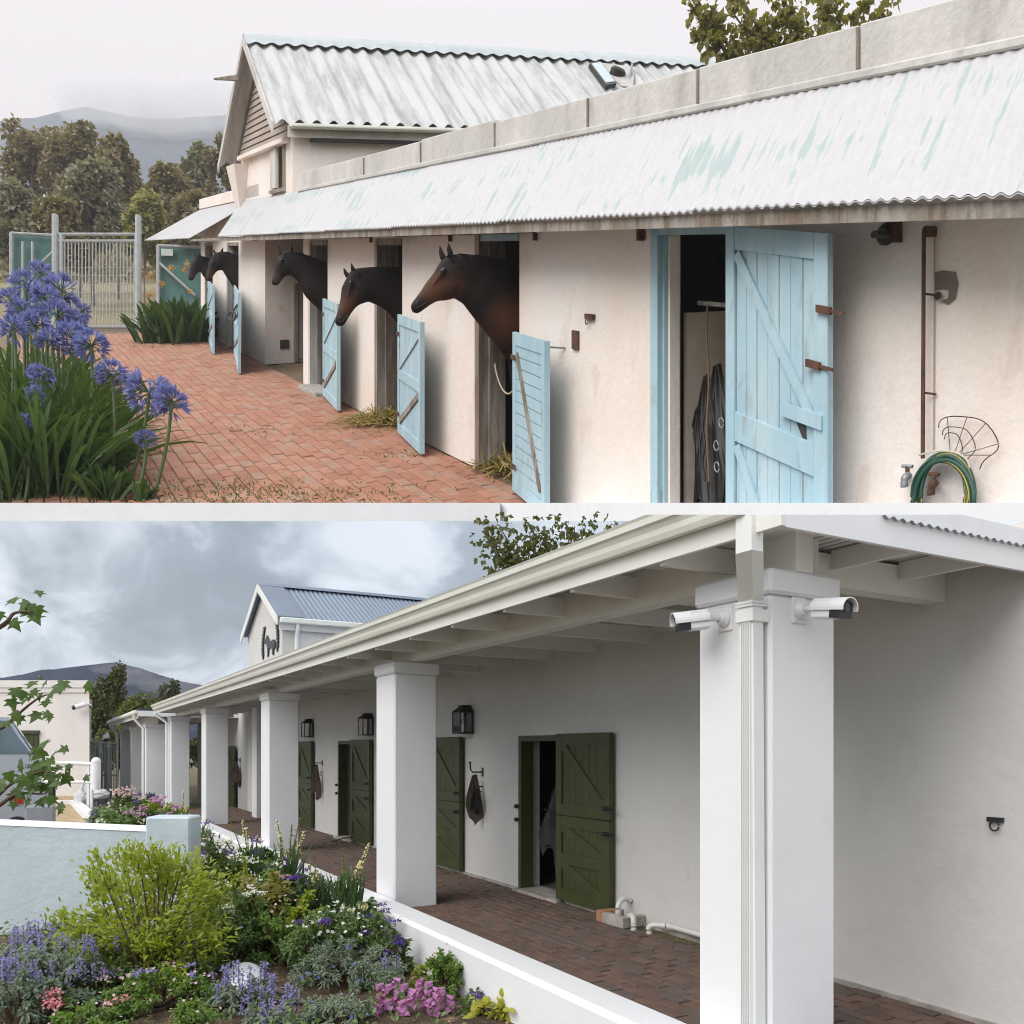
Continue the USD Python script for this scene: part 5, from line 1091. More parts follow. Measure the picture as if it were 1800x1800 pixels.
def horse(label, s_c, head, neck, ears, eye, tan, seed):
    def pq(px, row):
        r = (px - 900) / F
        t = s_c * (A2 + B2 * r) / (B2 - A2 * r); y = B2 * s_c + A2 * t
        return np.array([t, EU + (434 - row) / F * y]), y
    base_h = 0
    def ell(c, ra, w):     # ellipsoid: c = (t, h, ds), profile radius ra, half width w
        m = trimesh.creation.icosphere(2, 1.0); v = np.array(m.vertices)
        return v * [w, ra, ra] + [c[2], c[0], c[1]]
    def hull(*es): return m3.Manifold.hull_points(np.vstack(es))
    H_ = []
    for px, row, rp_, wf in head:
        (t, h), y = pq(px, row); H_.append(ell((t, h, 0), rp_ * y / F, rp_ * y / F * wf))
    N_ = []
    for px, row, rp_, wf in neck:
        (t, h), y = pq(px, row); N_.append(ell((t, h, 0), rp_ * y / F, rp_ * y / F * wf))
    (tc_, hc_), yc = pq(*head[-2][:2]); rc = head[-2][2] * yc / F; (te_, he_), _ = pq(*eye[:2]); (tm_, hm_), ym = pq(*head[1][:2]); rm_ = head[1][2] * ym / F
    face = []
    for sg_ in (-1, 1):
        face.append(hull(ell((tc_ + rc * .22, hc_ - rc * .16, sg_ * rc * .36), rc * .60, rc * .22)))
        face.append(hull(ell((te_ + .012, he_ + .006, sg_ * (rc * .50)), .026, .022), ell((te_ * .45 + tm_ * .55, he_ * .45 + hm_ * .55 + rm_ * .1, sg_ * rm_ * .62), .016, .012)))
    (tn, hn), yn = pq(*neck[-1][:2])
    tb = max(tn, TU) + .34; hb = min(hn, 1.36) - .12
    sh, mid_, rump = ell((tb, hb, 0), .33, .24), ell((tb + .42, hb - .04, 0), .33, .26), ell((tb + .84, hb + .03, 0), .32, .25)
    legs = []
    for tt, w in ((tb - .05, .13), (tb + .9, .13)):
        for sg_ in (-1, 1):
            hk = .48; f_ = .07 if tt > tb + .5 else -.02
            a = ell((tt, hb - .15, sg_ * w), .15, .10); b = ell((tt + f_, hk, sg_ * w), .055, .05); c = ell((tt, .12, sg_ * w), .042, .04); d = ell((tt - .03, .04, sg_ * w), .055, .05)
            legs += [hull(a, b), hull(b, c), hull(c, d)]
    parts_ = [hull(a, b) for a, b in zip(H_[:-1], H_[1:])] + [hull(H_[-1], N_[0])] + [hull(H_[-2], N_[0])] + [hull(a, b) for a, b in zip(N_[:-1], N_[1:])] + [hull(N_[-1], sh), hull(sh, mid_), hull(mid_, rump)] + legs + face
    for (px, row, tpx, trow), sg_ in zip(ears, (1, -1)):
        (t, h), y = pq(px, row); (t2, h2), _ = pq(tpx, trow); r = .03
        parts_.append(hull(ell((t, h, sg_ * .026), r * .8, .016), ell((t * .6 + t2 * .4 - .005, h * .6 + h2 * .4, sg_ * .03), r * .62, .012), ell((t2, h2, sg_ * .032), .004, .004)))
    body = m3.Manifold.batch_boolean(parts_, m3.OpType.Add).refine_to_length(.032)
    v, f = tri(body); tm = trimesh.Trimesh(v, f, process=False)
    trimesh.smoothing.filter_taubin(tm, .5, .53, 8)
    v = np.array(tm.vertices)
    tanw = np.zeros(len(v))
    for px, row, rp_, k in tan:
        (t, h), y = pq(px, row); d = np.hypot(v[:, 1] - t, v[:, 2] - h) / (rp_ * y / F)
        tanw = np.maximum(tanw, k * np.clip(1.25 - d, 0, 1)) if k > 0 else tanw * np.clip(d - .1, 0, 1)
    org = U((s_c, TU + .3, 0)); o0_ = np.array([s_c, TU + .3])
    def W(q):           # the horse stands plumb on the sloping ground
        ds = q[:, 0] ; dt = q[:, 1] - o0_[1]
        return np.stack([org[0] + BIG * (-A2 * ds + B2 * dt), org[1] + BIG * (B2 * ds + A2 * dt), org[2] + BIG * q[:, 2] + BIG * HILL * A2 * dt], -1)
    r = thing('horse', label, 'horse', org)
    b = part(r, 'body', (W(v), f[:, ::-1]), COAT, True)
    UsdGeom.PrimvarsAPI(stage.GetPrimAtPath(b.path)).CreatePrimvar('tan', Sdf.ValueTypeNames.FloatArray, 'vertex').Set(list(map(float, tanw)))
    (t, h), y = pq(*eye[:2]); w_ = eye[2]
    for sg_ in (-1, 1):
        q = np.array(trimesh.creation.icosphere(2, 1.0).vertices) * [.012, .02, .016] + [sg_ * w_, t, h]; part(r, 'eye', (W(q), trimesh.creation.icosphere(2, 1.0).faces), EYEM, True)
    (t, h), y = pq(head[0][0], head[0][1]); rr = head[0][2] * y / F
    for sg_ in (-1, 1):
        q = np.array(trimesh.creation.icosphere(1, 1.0).vertices) * [.008, .014, .02] + [sg_ * rr * head[0][3] * .86, t - rr * .35, h + rr * .25]; part(r, 'nostril', (W(q), trimesh.creation.icosphere(1, 1.0).faces), DARK, True)
    (t2, h2), y2 = pq(*head[1][:2]); rr2 = head[1][2] * y2 / F
    for sg_ in (-1, 1):
        ln = np.array([(sg_ * rr * head[0][3] * .80, t - rr * .55, h - rr * .55), (sg_ * rr * head[0][3] * 1.0, t + rr * .2, h - rr * .35), (sg_ * rr2 * head[1][3] * .97, (t + t2) / 2 + rr * .55, (h + h2) / 2 - rr * .25)])
        part(r, 'mouth', tube_(W(curve(ln, 8)), .0045 * BIG, 6), DARK, True)
    # mane: short locks along the crest
    rr_ = np.random.default_rng(seed); P, D, Nn = [], [], []
    cr = []
    for px, row, rp_, wf in [(ears[0][0] + 2, ears[0][1] + 2, 0, 0)] + [(n[0], n[1] - n[2] * .94, 0, 0) for n in neck]: cr.append(pq(px, row)[0])
    cr = np.array(cr); n_ = 260; u = np.sort(rr_.uniform(0, len(cr) - 1.001, n_)); i = u.astype(int); w = (u - i)[:, None]
    c = cr[i] * (1 - w) + cr[i + 1] * w
    q = np.c_[rr_.normal(0, .015, n_), c[:, 0], c[:, 1] + .004]
    P = W(q); dirs = W(q + np.c_[np.where(rr_.random(n_) < .75, -.05, .05) + rr_.normal(0, .008, n_), rr_.normal(.035, .01, n_), np.full(n_, -.055)]) - P
    part(r, 'mane', blades(P, dirs, np.tile(W(np.array([[0, -1., 1.]]))[0] - W(np.zeros((1, 3)))[0], (n_, 1)), rr_.uniform(.05, .10, n_) * BIG, .022 * BIG, .4, 3), MANE)
    return r
horse('dark bay horse with brown muzzle looking out of the nearest doorway', (doors[0][0] + doors[0][1]) / 2,
      [(734, 538, 12, .75), (748, 524, 15, .62), (765, 508, 21, .55), (782, 499, 29, .52), (789, 473, 21, .6)], [(806, 484, 37, .5), (842, 496, 46, .48), (882, 522, 62, .5)],
      [(781, 450, 776, 429), (789, 448, 785, 431)], (771, 484, .085), [(758, 515, 34, .85), (790, 512, 26, .45), (733, 538, 17, -1), (880, 570, 40, .6)], 1)
horse('black horse with brown nose and lowered head in the second doorway', (doors[1][0] + doors[1][1]) / 2,
      [(599, 563, 10, .75), (606, 546, 12.5, .62), (615, 527, 17, .56), (624, 512, 25, .5), (627, 489, 17, .6)], [(650, 499, 29, .5), (680, 504, 35, .5), (706, 512, 42, .5)],
      [(612, 482, 606, 469), (620, 478, 616, 466)], (612, 503, .085), [(606, 540, 24, .7), (597, 566, 13, -1)], 2)
horse('black horse with pricked ears and raised head in the third doorway beside the recess', (doors[2][0] + doors[2][1]) / 2,
      [(485, 494, 7.5, .75), (490, 484, 9.5, .62), (494, 476, 12, .56), (500, 468, 16.5, .52), (505, 453, 12, .6)], [(521, 464, 20, .5), (545, 478, 26, .5), (566, 498, 36, .5)],
      [(495, 444, 491, 430), (511, 442, 512, 430)], (492, 462, .085), [(486, 490, 9, .3)], 3)
horse('dark horse in the fourth doorway with nose below its ears and arched neck', (doors[3][0] + doors[3][1]) / 2,
      [(367, 489, 5, .75), (370, 480, 6.5, .62), (374, 472, 8.5, .56), (378, 465, 11.5, .52), (382, 452, 8, .6)], [(392, 458, 15.5, .5), (404, 462, 17, .5), (414, 471, 21, .5)],
      [(379, 445, 375, 437), (389, 444, 392, 437)], (373, 464, .085), [(370, 482, 12, .4)], 4)
horse('dark horse farthest away, peering out of the last doorway of the wall', (doors[4][0] + doors[4][1]) / 2,
      [(336, 488, 5, .75), (339, 479, 6.5, .62), (342, 473, 8, .56), (346, 468, 10.5, .52), (350, 457, 8, .6)], [(357, 464, 12.5, .5), (364, 468, 14, .5), (370, 474, 16, .5)],
      [(346, 452, 343, 445), (351, 451, 351, 445)], (343, 465, .085), [(338, 484, 8, .3)], 5)

# ------------------------------------------------------------------ gate, fences and border plants of the old yard
GREY = paint('old_grey_metal', (0.42, 0.44, 0.44), (0.36, 0.37, 0.37), 2.0, rough=.6)
GREENNET = paint('green_net', (0.10, 0.20, 0.185), (0.075, 0.16, 0.15), 1.0, rough=.9, bump=.4, bscale=30)
gy_ = 19.9
def ug(px, row, dy=0.0): x, y, h = upp(px, row, gy_ + dy); return Uxy(x, y, h)
def ubar(p0, p1, r): return tube_([ug(*p0), ug(*p1)], [r * BIG] * 2, 8)
og = thing('field_gate', 'tall grey barred gate closing the old yard in front of the dry field', 'gate', ug(170, 578))
for px, r0 in ((97, 378), (243, 380)): part(og, 'post', ubar((px, 585), (px, r0), .075), GREY, 40)
for px in (108, 240): part(og, 'stile', ubar((px, 575), (px, 412), .045), GREY, 40)
for row in (412, 424, 575): part(og, 'rail', ubar((103, row), (243, row), .035), GREY, 40)
for k in range(21): part(og, 'bar', ubar((114 + k * 6.1, 574), (114 + k * 6.1, 424), .014), GREY)
for k in range(7): part(og, 'wire', ubar((108, 470 + k * 15), (240, 470 + k * 15), .006), GREY)
for name, label, x0, x1, r0, r1, rb in (('net_fence', 'green netted fence panel left of the old gate', 20, 96, 410, 414, 560), ('net_fence', 'green netted fence panel with a diagonal brace right of the old gate', 278, 358, 432, 435, 560)):
    nf = thing(name, label, 'fence', ug((x0 + x1) / 2, rb))
    for px, rr in ((x0, r0), (x1, r1)): part(nf, 'post', ubar((px, 580), (px, rr), .045), GREY, 40)
    part(nf, 'rail', ubar((x0, r0), (x1, r1), .035), GREY, 40)
    part(nf, 'brace', ubar((x0 + 2, 462), (x0 + 66, 520), .03) if x0 > 100 else ubar((70, 465), (96, 440), .03), GREY, 40)
    part(nf, 'netting', hexa([ug(x0, rb, .1), ug(x1, rb, .1), ug(x1, rb, .12), ug(x0, rb, .12), ug(x0, r0 + 3, .1), ug(x1, r1 + 3, .1), ug(x1, r1 + 3, .12), ug(x0, r0 + 3, .12)]), GREENNET)
    if x0 < 100:
        for px in (57, 40): part(nf, 'stake', ubar((px, 570), (px, 425), .03), GREY, 40)
single('notice_board', hexa([ug(283, 449, -.02), ug(304, 450, -.02), ug(304, 450, .02), ug(283, 449, .02), ug(283, 437, -.02), ug(304, 438, -.02), ug(304, 438, .02), ug(283, 437, .02)]), flat('board_cream', (.45, .5, .45), .7), 'small blank cream notice board on the netted fence right of the old gate', 'sign')

STRAP = leafy('strap_leaf', [(0.045, 0.085, 0.018), (0.075, 0.125, 0.025), (0.035, 0.065, 0.016), (0.11, 0.16, 0.035)], trans=.25)
STRAPD = leafy('strap_leaf_dark', [(0.07, 0.12, 0.035), (0.11, 0.165, 0.05), (0.045, 0.08, 0.028), (0.16, 0.20, 0.07)], trans=.25)
AGA = leafy('agapanthus_blue', [(0.20, 0.215, 0.56), (0.27, 0.29, 0.66), (0.34, 0.36, 0.72), (0.14, 0.15, 0.46)], trans=.3, rough=.6)
STEMG = flat('green_stem', (0.07, 0.115, 0.03), .6)
ORANGE = leafy('orange_flower', [(0.55, 0.27, 0.06), (0.6, 0.36, 0.09)], trans=.3)
def straps(x, y, n_, spread, ln, wd, rr, tilt=.6, sc=None):
    sc = BIG
    q = rr.normal(0, .42, (n_, 2)) * spread
    P = Uxy(x + q[:, 0], y + q[:, 1], 0.0 * q[:, 0]); az = rr.uniform(0, 2 * np.pi, n_); ti = rr.uniform(.1, tilt, n_)
    D = np.stack([np.cos(az) * ti + q[:, 0] / max(spread[0], .01) * .4, np.sin(az) * ti + q[:, 1] / max(spread[1], .01) * .3, np.ones(n_)], -1)
    N = np.stack([np.cos(az), np.sin(az), np.full(n_, .1)], -1)
    return blades(P, D, N, rr.uniform(.6, 1.1, n_) * ln * sc, wd * sc, .42, 5)
def umbel(c, r, rr, n_=60):
    d = rr.normal(0, 1, (n_, 3)); d[:, 2] = d[:, 2] * .7 + .35; d /= np.linalg.norm(d, axis=1, keepdims=True)
    P = np.asarray(c) + d * r * .55
    out = []
    for k in range(4):
        j = d + rr.normal(0, .33, (n_, 3)); out.append(blades(P, j, rr.normal(0, 1, (n_, 3)), r * rr.uniform(.4, .62, n_), r * .115, .1, 3))
    stalk = blades(np.tile(c, (n_, 1)), d, rr.normal(0, 1, (n_, 3)), r * .6, r * .03, .0, 1)
    return cat(out), stalk
def agapanthus(px, row, rpx, y, base_px, label, rr, n_=60):
    x, _, h = upp(px, row, y); c = Uxy(x, y, h)
    bx = (base_px - 900) / F * y; b = Uxy(bx, y, 0.0)
    r = thing('agapanthus', label, 'flower', b)
    part(r, 'stem', tube_(curve([b, (b * .5 + c * .5) + [.03 * BIG, 0, 0], c], 8), .013 * BIG, 6), STEMG, True)
    bl, st_ = umbel(c, rpx * 1.0 * y / F * BIG, rr, n_)
    part(r, 'flower_head', bl, AGA); part(r, 'flower_stalks', st_, STEMG)
ra = np.random.default_rng(5)
named = [(197, 660, 30, 6.9, 193, 'single blue agapanthus head on a bare stem over the brick paving'), (262, 690, 42, 6.75, 222, 'largest blue agapanthus head of the leaning pair over the paving'), (301, 708, 33, 6.6, 268, 'blue agapanthus head farthest right of the border'),
         (256, 771, 19, 6.55, 236, 'small low agapanthus head between the stems of the leaning pair'), (160, 608, 32, 7.2, 150, 'dense agapanthus head at the lower right tip of the blue mass'), (128, 596, 34, 7.4, 120, 'agapanthus head below the centre of the blue mass'),
         (146, 548, 16, 8.0, 140, 'small agapanthus head beside the foot of the old gate'), (72, 662, 24, 6.9, 60, 'blue agapanthus head hanging low among the dark strap leaves'), (60, 695, 19, 6.7, 56, 'half open agapanthus head lowest in the leaves at the left'), (45, 740, 15, 6.5, 44, 'faded agapanthus head nearest the left edge among the leaves')]
for a in named: agapanthus(*a, ra)
mass = [(72, 482, 24, 8.2), (45, 505, 30, 7.8), (108, 512, 32, 7.9), (80, 528, 30, 7.7), (40, 548, 28, 7.5), (100, 556, 32, 7.6), (62, 575, 30, 7.4), (25, 580, 28, 7.2), (132, 570, 24, 7.7), (92, 604, 28, 7.3), (20, 530, 24, 7.6)]
where = ['topmost head of the blue mass', 'near the left edge above the fence foot', 'in front of the gate post', 'at the centre of the upper blue mass', 'at the left under the topmost heads', 'at the very middle of the blue mass', 'low left of the middle of the blue mass', 'cut by the left edge above the leaves', 'at the right side of the blue mass', 'at the underside of the blue mass above the leaves', 'cut by the left edge level with the fence']
for m_, w_ in zip(mass, where): agapanthus(*m_, m_[0] - 6, 'blue agapanthus head ' + w_, ra, 52)
agl = thing('agapanthus_leaves', 'dark green strap leaves of the agapanthus border at the left of the paving', 'plant', Uxy(-4, 7, 0), kind='stuff')
for (px, row, sx, sy, n_, ln) in ((60, 840, .55, .35, 400, 1.5), (110, 800, .36, .5, 340, 1.1), (30, 760, .4, .6, 320, 1.6), (140, 850, .22, .3, 340, .75), (170, 885, .14, .12, 110, .42), (85, 740, .35, .6, 340, 1.2), (235, 890, .10, .08, 30, .25), (20, 880, .5, .2, 300, 1.4)):
    y = max(EU * F / (row - 434), YF + .15); x = (px - 900) / F * y
    part(agl, 'leaves', straps(x, y + .15, n_, (sx, sy), ln, .035, ra, .75), STRAPD)
ol = thing('orange_flower_clump', 'yellow green strap leaved clump with orange flowers beside the end of the old wall', 'plant', ug(305, 575), )
y = 17.5; 
for px, n_, ln in ((275, 120, 1.15), (305, 170, 1.35), (335, 130, 1.2)):
    x = (px - 900) / F * y; part(ol, 'leaves', straps(x, y, n_, (.35, .4), ln, .09, ra, .6), STRAP)
for px, row in ((264, 487), (285, 497), (262, 520), (335, 514), (300, 470), (325, 475), (328, 466)):
    x, _, h = upp(px, row, y - .3); c = Uxy(x, y - .3, h); n_ = 26
    part(ol, 'flower', blades(np.tile(c, (n_, 1)) + ra.normal(0, .025 * BIG, (n_, 3)), ra.normal(0, 1, (n_, 3)) + [0, 0, .5], ra.normal(0, 1, (n_, 3)), .055 * BIG, .024 * BIG, .1, 3), ORANGE)
WEED = leafy('weed_green', [(0.12, 0.14, 0.03), (0.20, 0.20, 0.06), (0.07, 0.10, 0.025)], trans=.2)
def weeds(spots, label, seed):
    rr = np.random.default_rng(seed); out = []
    for px, row, n_, sx in spots:
        y = max(EU * F / (row - 434), YF + .1); x = (px - 900) / F * y
        q = rr.normal(0, 1, (n_, 2)) * [sx, sx * .5]; P = Uxy(x + q[:, 0], np.maximum(y + q[:, 1], YF), 0 * q[:, 0] + .0)
        out.append(blades(P, rr.normal(0, .7, (n_, 3)) + [0, 0, .8], rr.normal(0, 1, (n_, 3)), rr.uniform(.02, .07, n_) * BIG, .012 * BIG, .3, 2))
    single('weeds', cat(out), WEED, label, 'weeds', kind='stuff')
weeds([(380, 880, 260, .45), (620, 872, 160, .3), (700, 800, 60, .2), (450, 760, 50, .3), (340, 592, 260, .28), (300, 870, 160, .4), (420, 860, 160, .35), (250, 610, 90, .3), (510, 868, 120, .3), (340, 880, 120, .3), (590, 640, 20, .1)], 'small green weeds and grass between the old red paving bricks', 3)

# ------------------------------------------------------------------ trees
BARK = paint('grey_bark', (0.20, 0.17, 0.14), (0.13, 0.11, 0.09), 1.5, rough=.9, bump=.8, bscale=8, bdist=.05, streak=(1, 1, .2))
def crown_mesh(c, R, n_, leaf, rr, clumps=26, hollow=.55, lean=(0, 0, 0)):
    """Leaf faces gathered in clumps through an uneven crown."""
    c, R = np.asarray(c, float), np.asarray(R, float)
    d = rr.normal(0, 1, (clumps, 3)); d /= np.linalg.norm(d, axis=1, keepdims=True); d[:, 2] = np.where(d[:, 2] < -.45, -d[:, 2], d[:, 2])
    rad = rr.uniform(hollow, 1.0, clumps)[:, None] * rr.uniform(.8, 1.12, clumps)[:, None]
    cc = d * rad; cr = rr.uniform(.16, .36, clumps)
    k = rr.choice(clumps, n_, p=cr ** 2 / (cr ** 2).sum())
    o = rr.normal(0, 1, (n_, 3)); o /= np.linalg.norm(o, axis=1, keepdims=True); o *= (rr.uniform(0, 1, n_) ** .4)[:, None]
    o[:, 2] *= .65
    P = c + (cc[k] + o * cr[k][:, None]) * R
    D = o + rr.normal(0, .7, (n_, 3)) + [0, 0, -.1]; N = rr.normal(0, .6, (n_, 3)) + [0, 0, .7]
    return blades(P, D, N, leaf * rr.uniform(.7, 1.4, n_), leaf * .75, .15, 2), c + cc * R
def far_tree(label, cat_group, base, c, R, n_, leaf, mat, rr, clumps=26, name='tree'):
    r = thing(name, label, 'tree', base, cat_group)
    m, cc = crown_mesh(c, R, n_, leaf, rr, clumps)
    part(r, 'crown', m, mat)
    base = np.asarray(base, float); tr = R[0] * .07
    top = np.asarray(c) + [0, 0, R[2] * .3]
    part(r, 'trunk', tube_(curve([base, base * .55 + top * .45 + rr.normal(0, R[0] * .05, 3), top], 10), np.linspace(tr, tr * .3, 10), 8), BARK, True)
    for q in rr.choice(len(cc), 5, replace=False):
        s_ = base * .5 + top * .5; part(r, 'limb', tube_(curve([s_, (s_ + cc[q]) / 2 + [0, 0, R[2] * .1], cc[q]], 7), np.linspace(tr * .55, tr * .12, 7), 6), BARK, True)
    return r
TG = [leafy('gum_olive', [(0.25, 0.205, 0.115), (0.32, 0.255, 0.14), (0.19, 0.165, 0.09), (0.36, 0.275, 0.15)], trans=.2), leafy('gum_grey', [(0.25, 0.235, 0.16), (0.31, 0.28, 0.19), (0.2, 0.19, 0.13)], trans=.2), leafy('gum_yellow', [(0.33, 0.31, 0.13), (0.39, 0.36, 0.15), (0.24, 0.23, 0.11)], trans=.25)]
rt = np.random.default_rng(77)
ut = [(55, 228, 420, 62, 34, 0, 'tall dark olive gum tree at the far left behind the old gate'), (140, 232, 420, 55, 33, 0, 'brown green gum tree with a tufted top under the mountain'), (208, 258, 420, 46, 32, 0, 'gum tree sloping down to the right behind the gate'),
      (165, 300, 430, 56, 28, 1, 'grey green rounded tree in the middle of the treeline'), (40, 330, 430, 52, 27, 1, 'low grey green tree behind the left fence post'), (285, 280, 420, 44, 31, 0, 'round yellowish gum tree with pale branching trunks'), (255, 335, 420, 26, 26, 2, 'small bright yellow green tree before the taller gums'),
      (345, 272, 410, 34, 36, 1, 'open branched gum tree left of the old barn'), (405, 250, 400, 40, 35, 0, 'tall gum tree half hidden by the barge board of the old barn'), (330, 345, 425, 40, 29, 0, 'bushy dark tree beyond the farther wing'), (110, 345, 432, 40, 25, 0, 'low brown tree right above the old gate')]
for px, top, bt, hw, y, k, lab in ut:
    x = (px - 900) / F * y; ht, hb = EU + (434 - top) / F * y, 0.0
    c = Uxy(x, y, ht * .6); R = np.array([hw / F * y, hw / F * y * .8, ht * .44]) * BIG
    far_tree(lab, None, Uxy(x, y, -.1), c, R, 5000, .20 * BIG, TG[k], rt, 30)
lt = [(205, 1192, 28, 46, 0, 'rounded olive tree rising beside the corner of the pale building'), (175, 1218, 22, 44, 0, 'dark tree between the pale building and the grey gate'), (250, 1228, 40, 43, 2, 'yellow green tree behind the second verandah'), (300, 1205, 24, 52, 1, 'flat topped grey tree above the end of the long verandah'), (65, 1185, 26, 60, 1, 'tree top just showing over the roof of the pale building'), (350, 1300, 34, 50, 0, 'dark tree seen through the gap before the farthest wall'), (195, 1290, 26, 41, 2, 'low yellow bush tree behind the grey gate')]
for px, top, hw, y, k, lab in lt:
    x = (px - 900) / F * y; zt_ = EYE + (1317 - top) / F * y; c = np.array([x, y, (zt_ + SOIL) / 2 + .3]); R = np.array([hw / F * y * 1.15, hw / F * y, (zt_ - SOIL) * .5])
    far_tree(lab, None, (x, y, SOIL - .1), c, R, 2600, .20, [leafy('lower_tree_%d' % q, cs_, trans=.25) for q, cs_ in enumerate([[(0.162, 0.180, 0.076), (0.228, 0.228, 0.095), (0.114, 0.133, 0.057)], [(0.171, 0.190, 0.123), (0.228, 0.237, 0.162)], [(0.247, 0.285, 0.085), (0.323, 0.342, 0.114), (0.171, 0.209, 0.067)]])][k] if px == 205 else UsdShade.Material.Get(stage, '/World/Looks/lower_tree_%d' % k), rt, 26)
def scrub():
    px = rt.uniform(-60, 420, 2600); y = rt.uniform(46, 60, 2600); x = (px - 900) / F * y; h = rt.uniform(0, 1, 2600) ** .7 * 2.4
    single('far_scrub', blades(Uxy(x, y, h), rt.normal(0, 1, (2600, 3)), rt.normal(0, 1, (2600, 3)), .55 * BIG, .4 * BIG, .1, 2), TG[0], 'low brown green scrub along the far edge of the dry field', 'scrub', kind='stuff')
scrub()
# plane tree behind the old stable's parapet, and the one behind the verandah roof
PLANE = leafy('plane_leaf', [(0.20, 0.18, 0.04), (0.28, 0.235, 0.05), (0.14, 0.14, 0.035), (0.34, 0.26, 0.06)], trans=.5)
def branch_tree(label, base, tips, n_, leaf, mat, spread, name, fan=1.0):
    rr = np.random.default_rng(len(tips) * 7 + n_)
    r = thing(name, label, 'tree', base); base = np.asarray(base, float)
    mid_ = base * .45 + np.mean(tips, axis=0) * .55
    part(r, 'trunk', tube_(curve([base, (base + mid_) / 2 + [.1, 0, 0], mid_], 8), np.linspace(.06, .035, 8) * np.linalg.norm(mid_ - base) * .5, 8), BARK, True)
    P = []
    for tp in tips:
        pth = curve([mid_, (mid_ + tp) / 2 + rr.normal(0, .03, 3) * np.linalg.norm(tp - mid_), tp], 12)
        part(r, 'limb', tube_(pth, np.linspace(.02, .004, 12) * np.linalg.norm(tp - mid_), 6), BARK, True)
        k = rr.integers(5, 12, n_); P.append(pth[k] + rr.normal(0, spread, (n_, 3)))
    P = np.vstack(P); m_ = len(P)
    out = []
    for j in range(3): out.append(blades(P, rr.normal(0, 1, (m_, 3)) + [0, 0, -.4], rr.normal(0, .6, (m_, 3)) + [0, -.5, .6], leaf * rr.uniform(.7, 1.3, m_), leaf * .8, .2, 2))
    part(r, 'crown', cat(out), mat)
ty = 12.5
def ut_(px, row, dy=0): x, y, h = upp(px, row, ty + dy); return Uxy(x, y, h)
branch_tree('plane tree with yellowing leaves showing over the old parapet at the upper right', Uxy((1500 - 900) / F * ty, ty, 0), [ut_(*q) for q in ((1230, 62), (1240, 30), (1290, 25), (1335, 80), (1350, 45), (1400, 40), (1420, 70), (1470, 30), (1520, 15), (1225, 10), (1300, -10), (1380, -5), (1450, -15), (1560, -5), (1310, 90, .5))], 110, .11 * BIG, PLANE, .085 * BIG, 'plane_tree')
PLANE2 = leafy('plane_leaf_green', [(0.10, 0.11, 0.03), (0.14, 0.15, 0.035), (0.07, 0.08, 0.022), (0.19, 0.16, 0.05)], trans=.5)
ly = 17.0
l_ = lambda px, row, dy=0: low(px, row, ly + dy)
branch_tree('plane tree with browning leaves behind the verandah roof near the top', (2.2, ly, 0), [l_(*q) for q in ((850, 935), (860, 950), (880, 930), (900, 960), (905, 985), (890, 1000), (930, 935), (935, 965), (960, 950), (985, 965), (1000, 942), (1040, 940), (1075, 930), (1010, 925), (955, 925), (880, 965))], 80, .11, PLANE2, .19, 'plane_tree')
# maple sprays reaching in from the left
MAPLE = leafy('maple_leaf', [(0.07, 0.125, 0.022), (0.11, 0.17, 0.03), (0.045, 0.085, 0.02), (0.16, 0.19, 0.035)], trans=.35)
def maple_leaf(c, size, rr, facing):
    pts = []
    for k, (a, r_) in enumerate(((-90, .35), (-60, .5), (-25, .72), (-5, .42), (20, 1.0), (40, .5), (65, .62), (90, 1.15), (115, .62), (140, .5), (160, 1.0), (185, .42), (205, .72), (240, .5))):
        pts.append((r_ * math.cos(math.radians(a)), r_ * math.sin(math.radians(a)) * .95, 0.10 * r_ * r_ * rr.uniform(-1, .6)))
    v = np.array([(0, 0, .02)] + pts) * size * .5; n_ = len(pts); f = np.array([[0, 1 + k, 1 + (k + 1) % n_] for k in range(n_)])
    z = facing / np.linalg.norm(facing); a = rr.uniform(-2.6, -.6); up_ = np.array([math.cos(a), 0, math.sin(a)]); x = np.cross(up_, z); x /= np.linalg.norm(x); y = np.cross(z, x)
    return np.asarray(c) + v[:, :1] * x + v[:, 1:2] * y + v[:, 2:] * z, f
mt = thing('maple_tree', 'maple branches with lobed leaves reaching in at the left edge', 'tree', (-5.2, 5.6, SOIL))
part(mt, 'trunk', tube_(curve([(-5.2, 5.6, SOIL), (-5.1, 5.6, 1.2), (-5.0, 5.5, 3.4)], 12), np.linspace(.11, .05, 12), 10), BARK, True)
rm = np.random.default_rng(9); my = 5.3; TWIG = flat('maple_twig', (.10, .06, .04), .7)
for path, n_ in ((((-40, 1120), (20, 1082), (45, 1075), (62, 1072)), 14), (((-60, 1290), (10, 1275), (50, 1240), (92, 1222)), 24), (((-60, 1420), (10, 1385), (60, 1360), (104, 1350)), 32), (((-60, 1440), (20, 1400), (60, 1395), (84, 1390)), 22)):
    w = curve([(-5.05, 5.55, 1.6 + (1300 - path[0][1]) / 300)] + [low(px, row, my) for px, row in path], 26)
    part(mt, 'branch', tube_(w, np.linspace(.02, .003, 26), 6), TWIG, True)
    for k in range(n_):
        b = w[rm.integers(13, 26)]; o = rm.normal(0, 1, 3) * [.08, .09, .07]; c = b + o
        part(mt, 'leaf', maple_leaf(c, rm.uniform(.08, .15), rm, np.array([rm.normal(0, .5), -1, rm.uniform(-.1, 1.2)])), MAPLE)
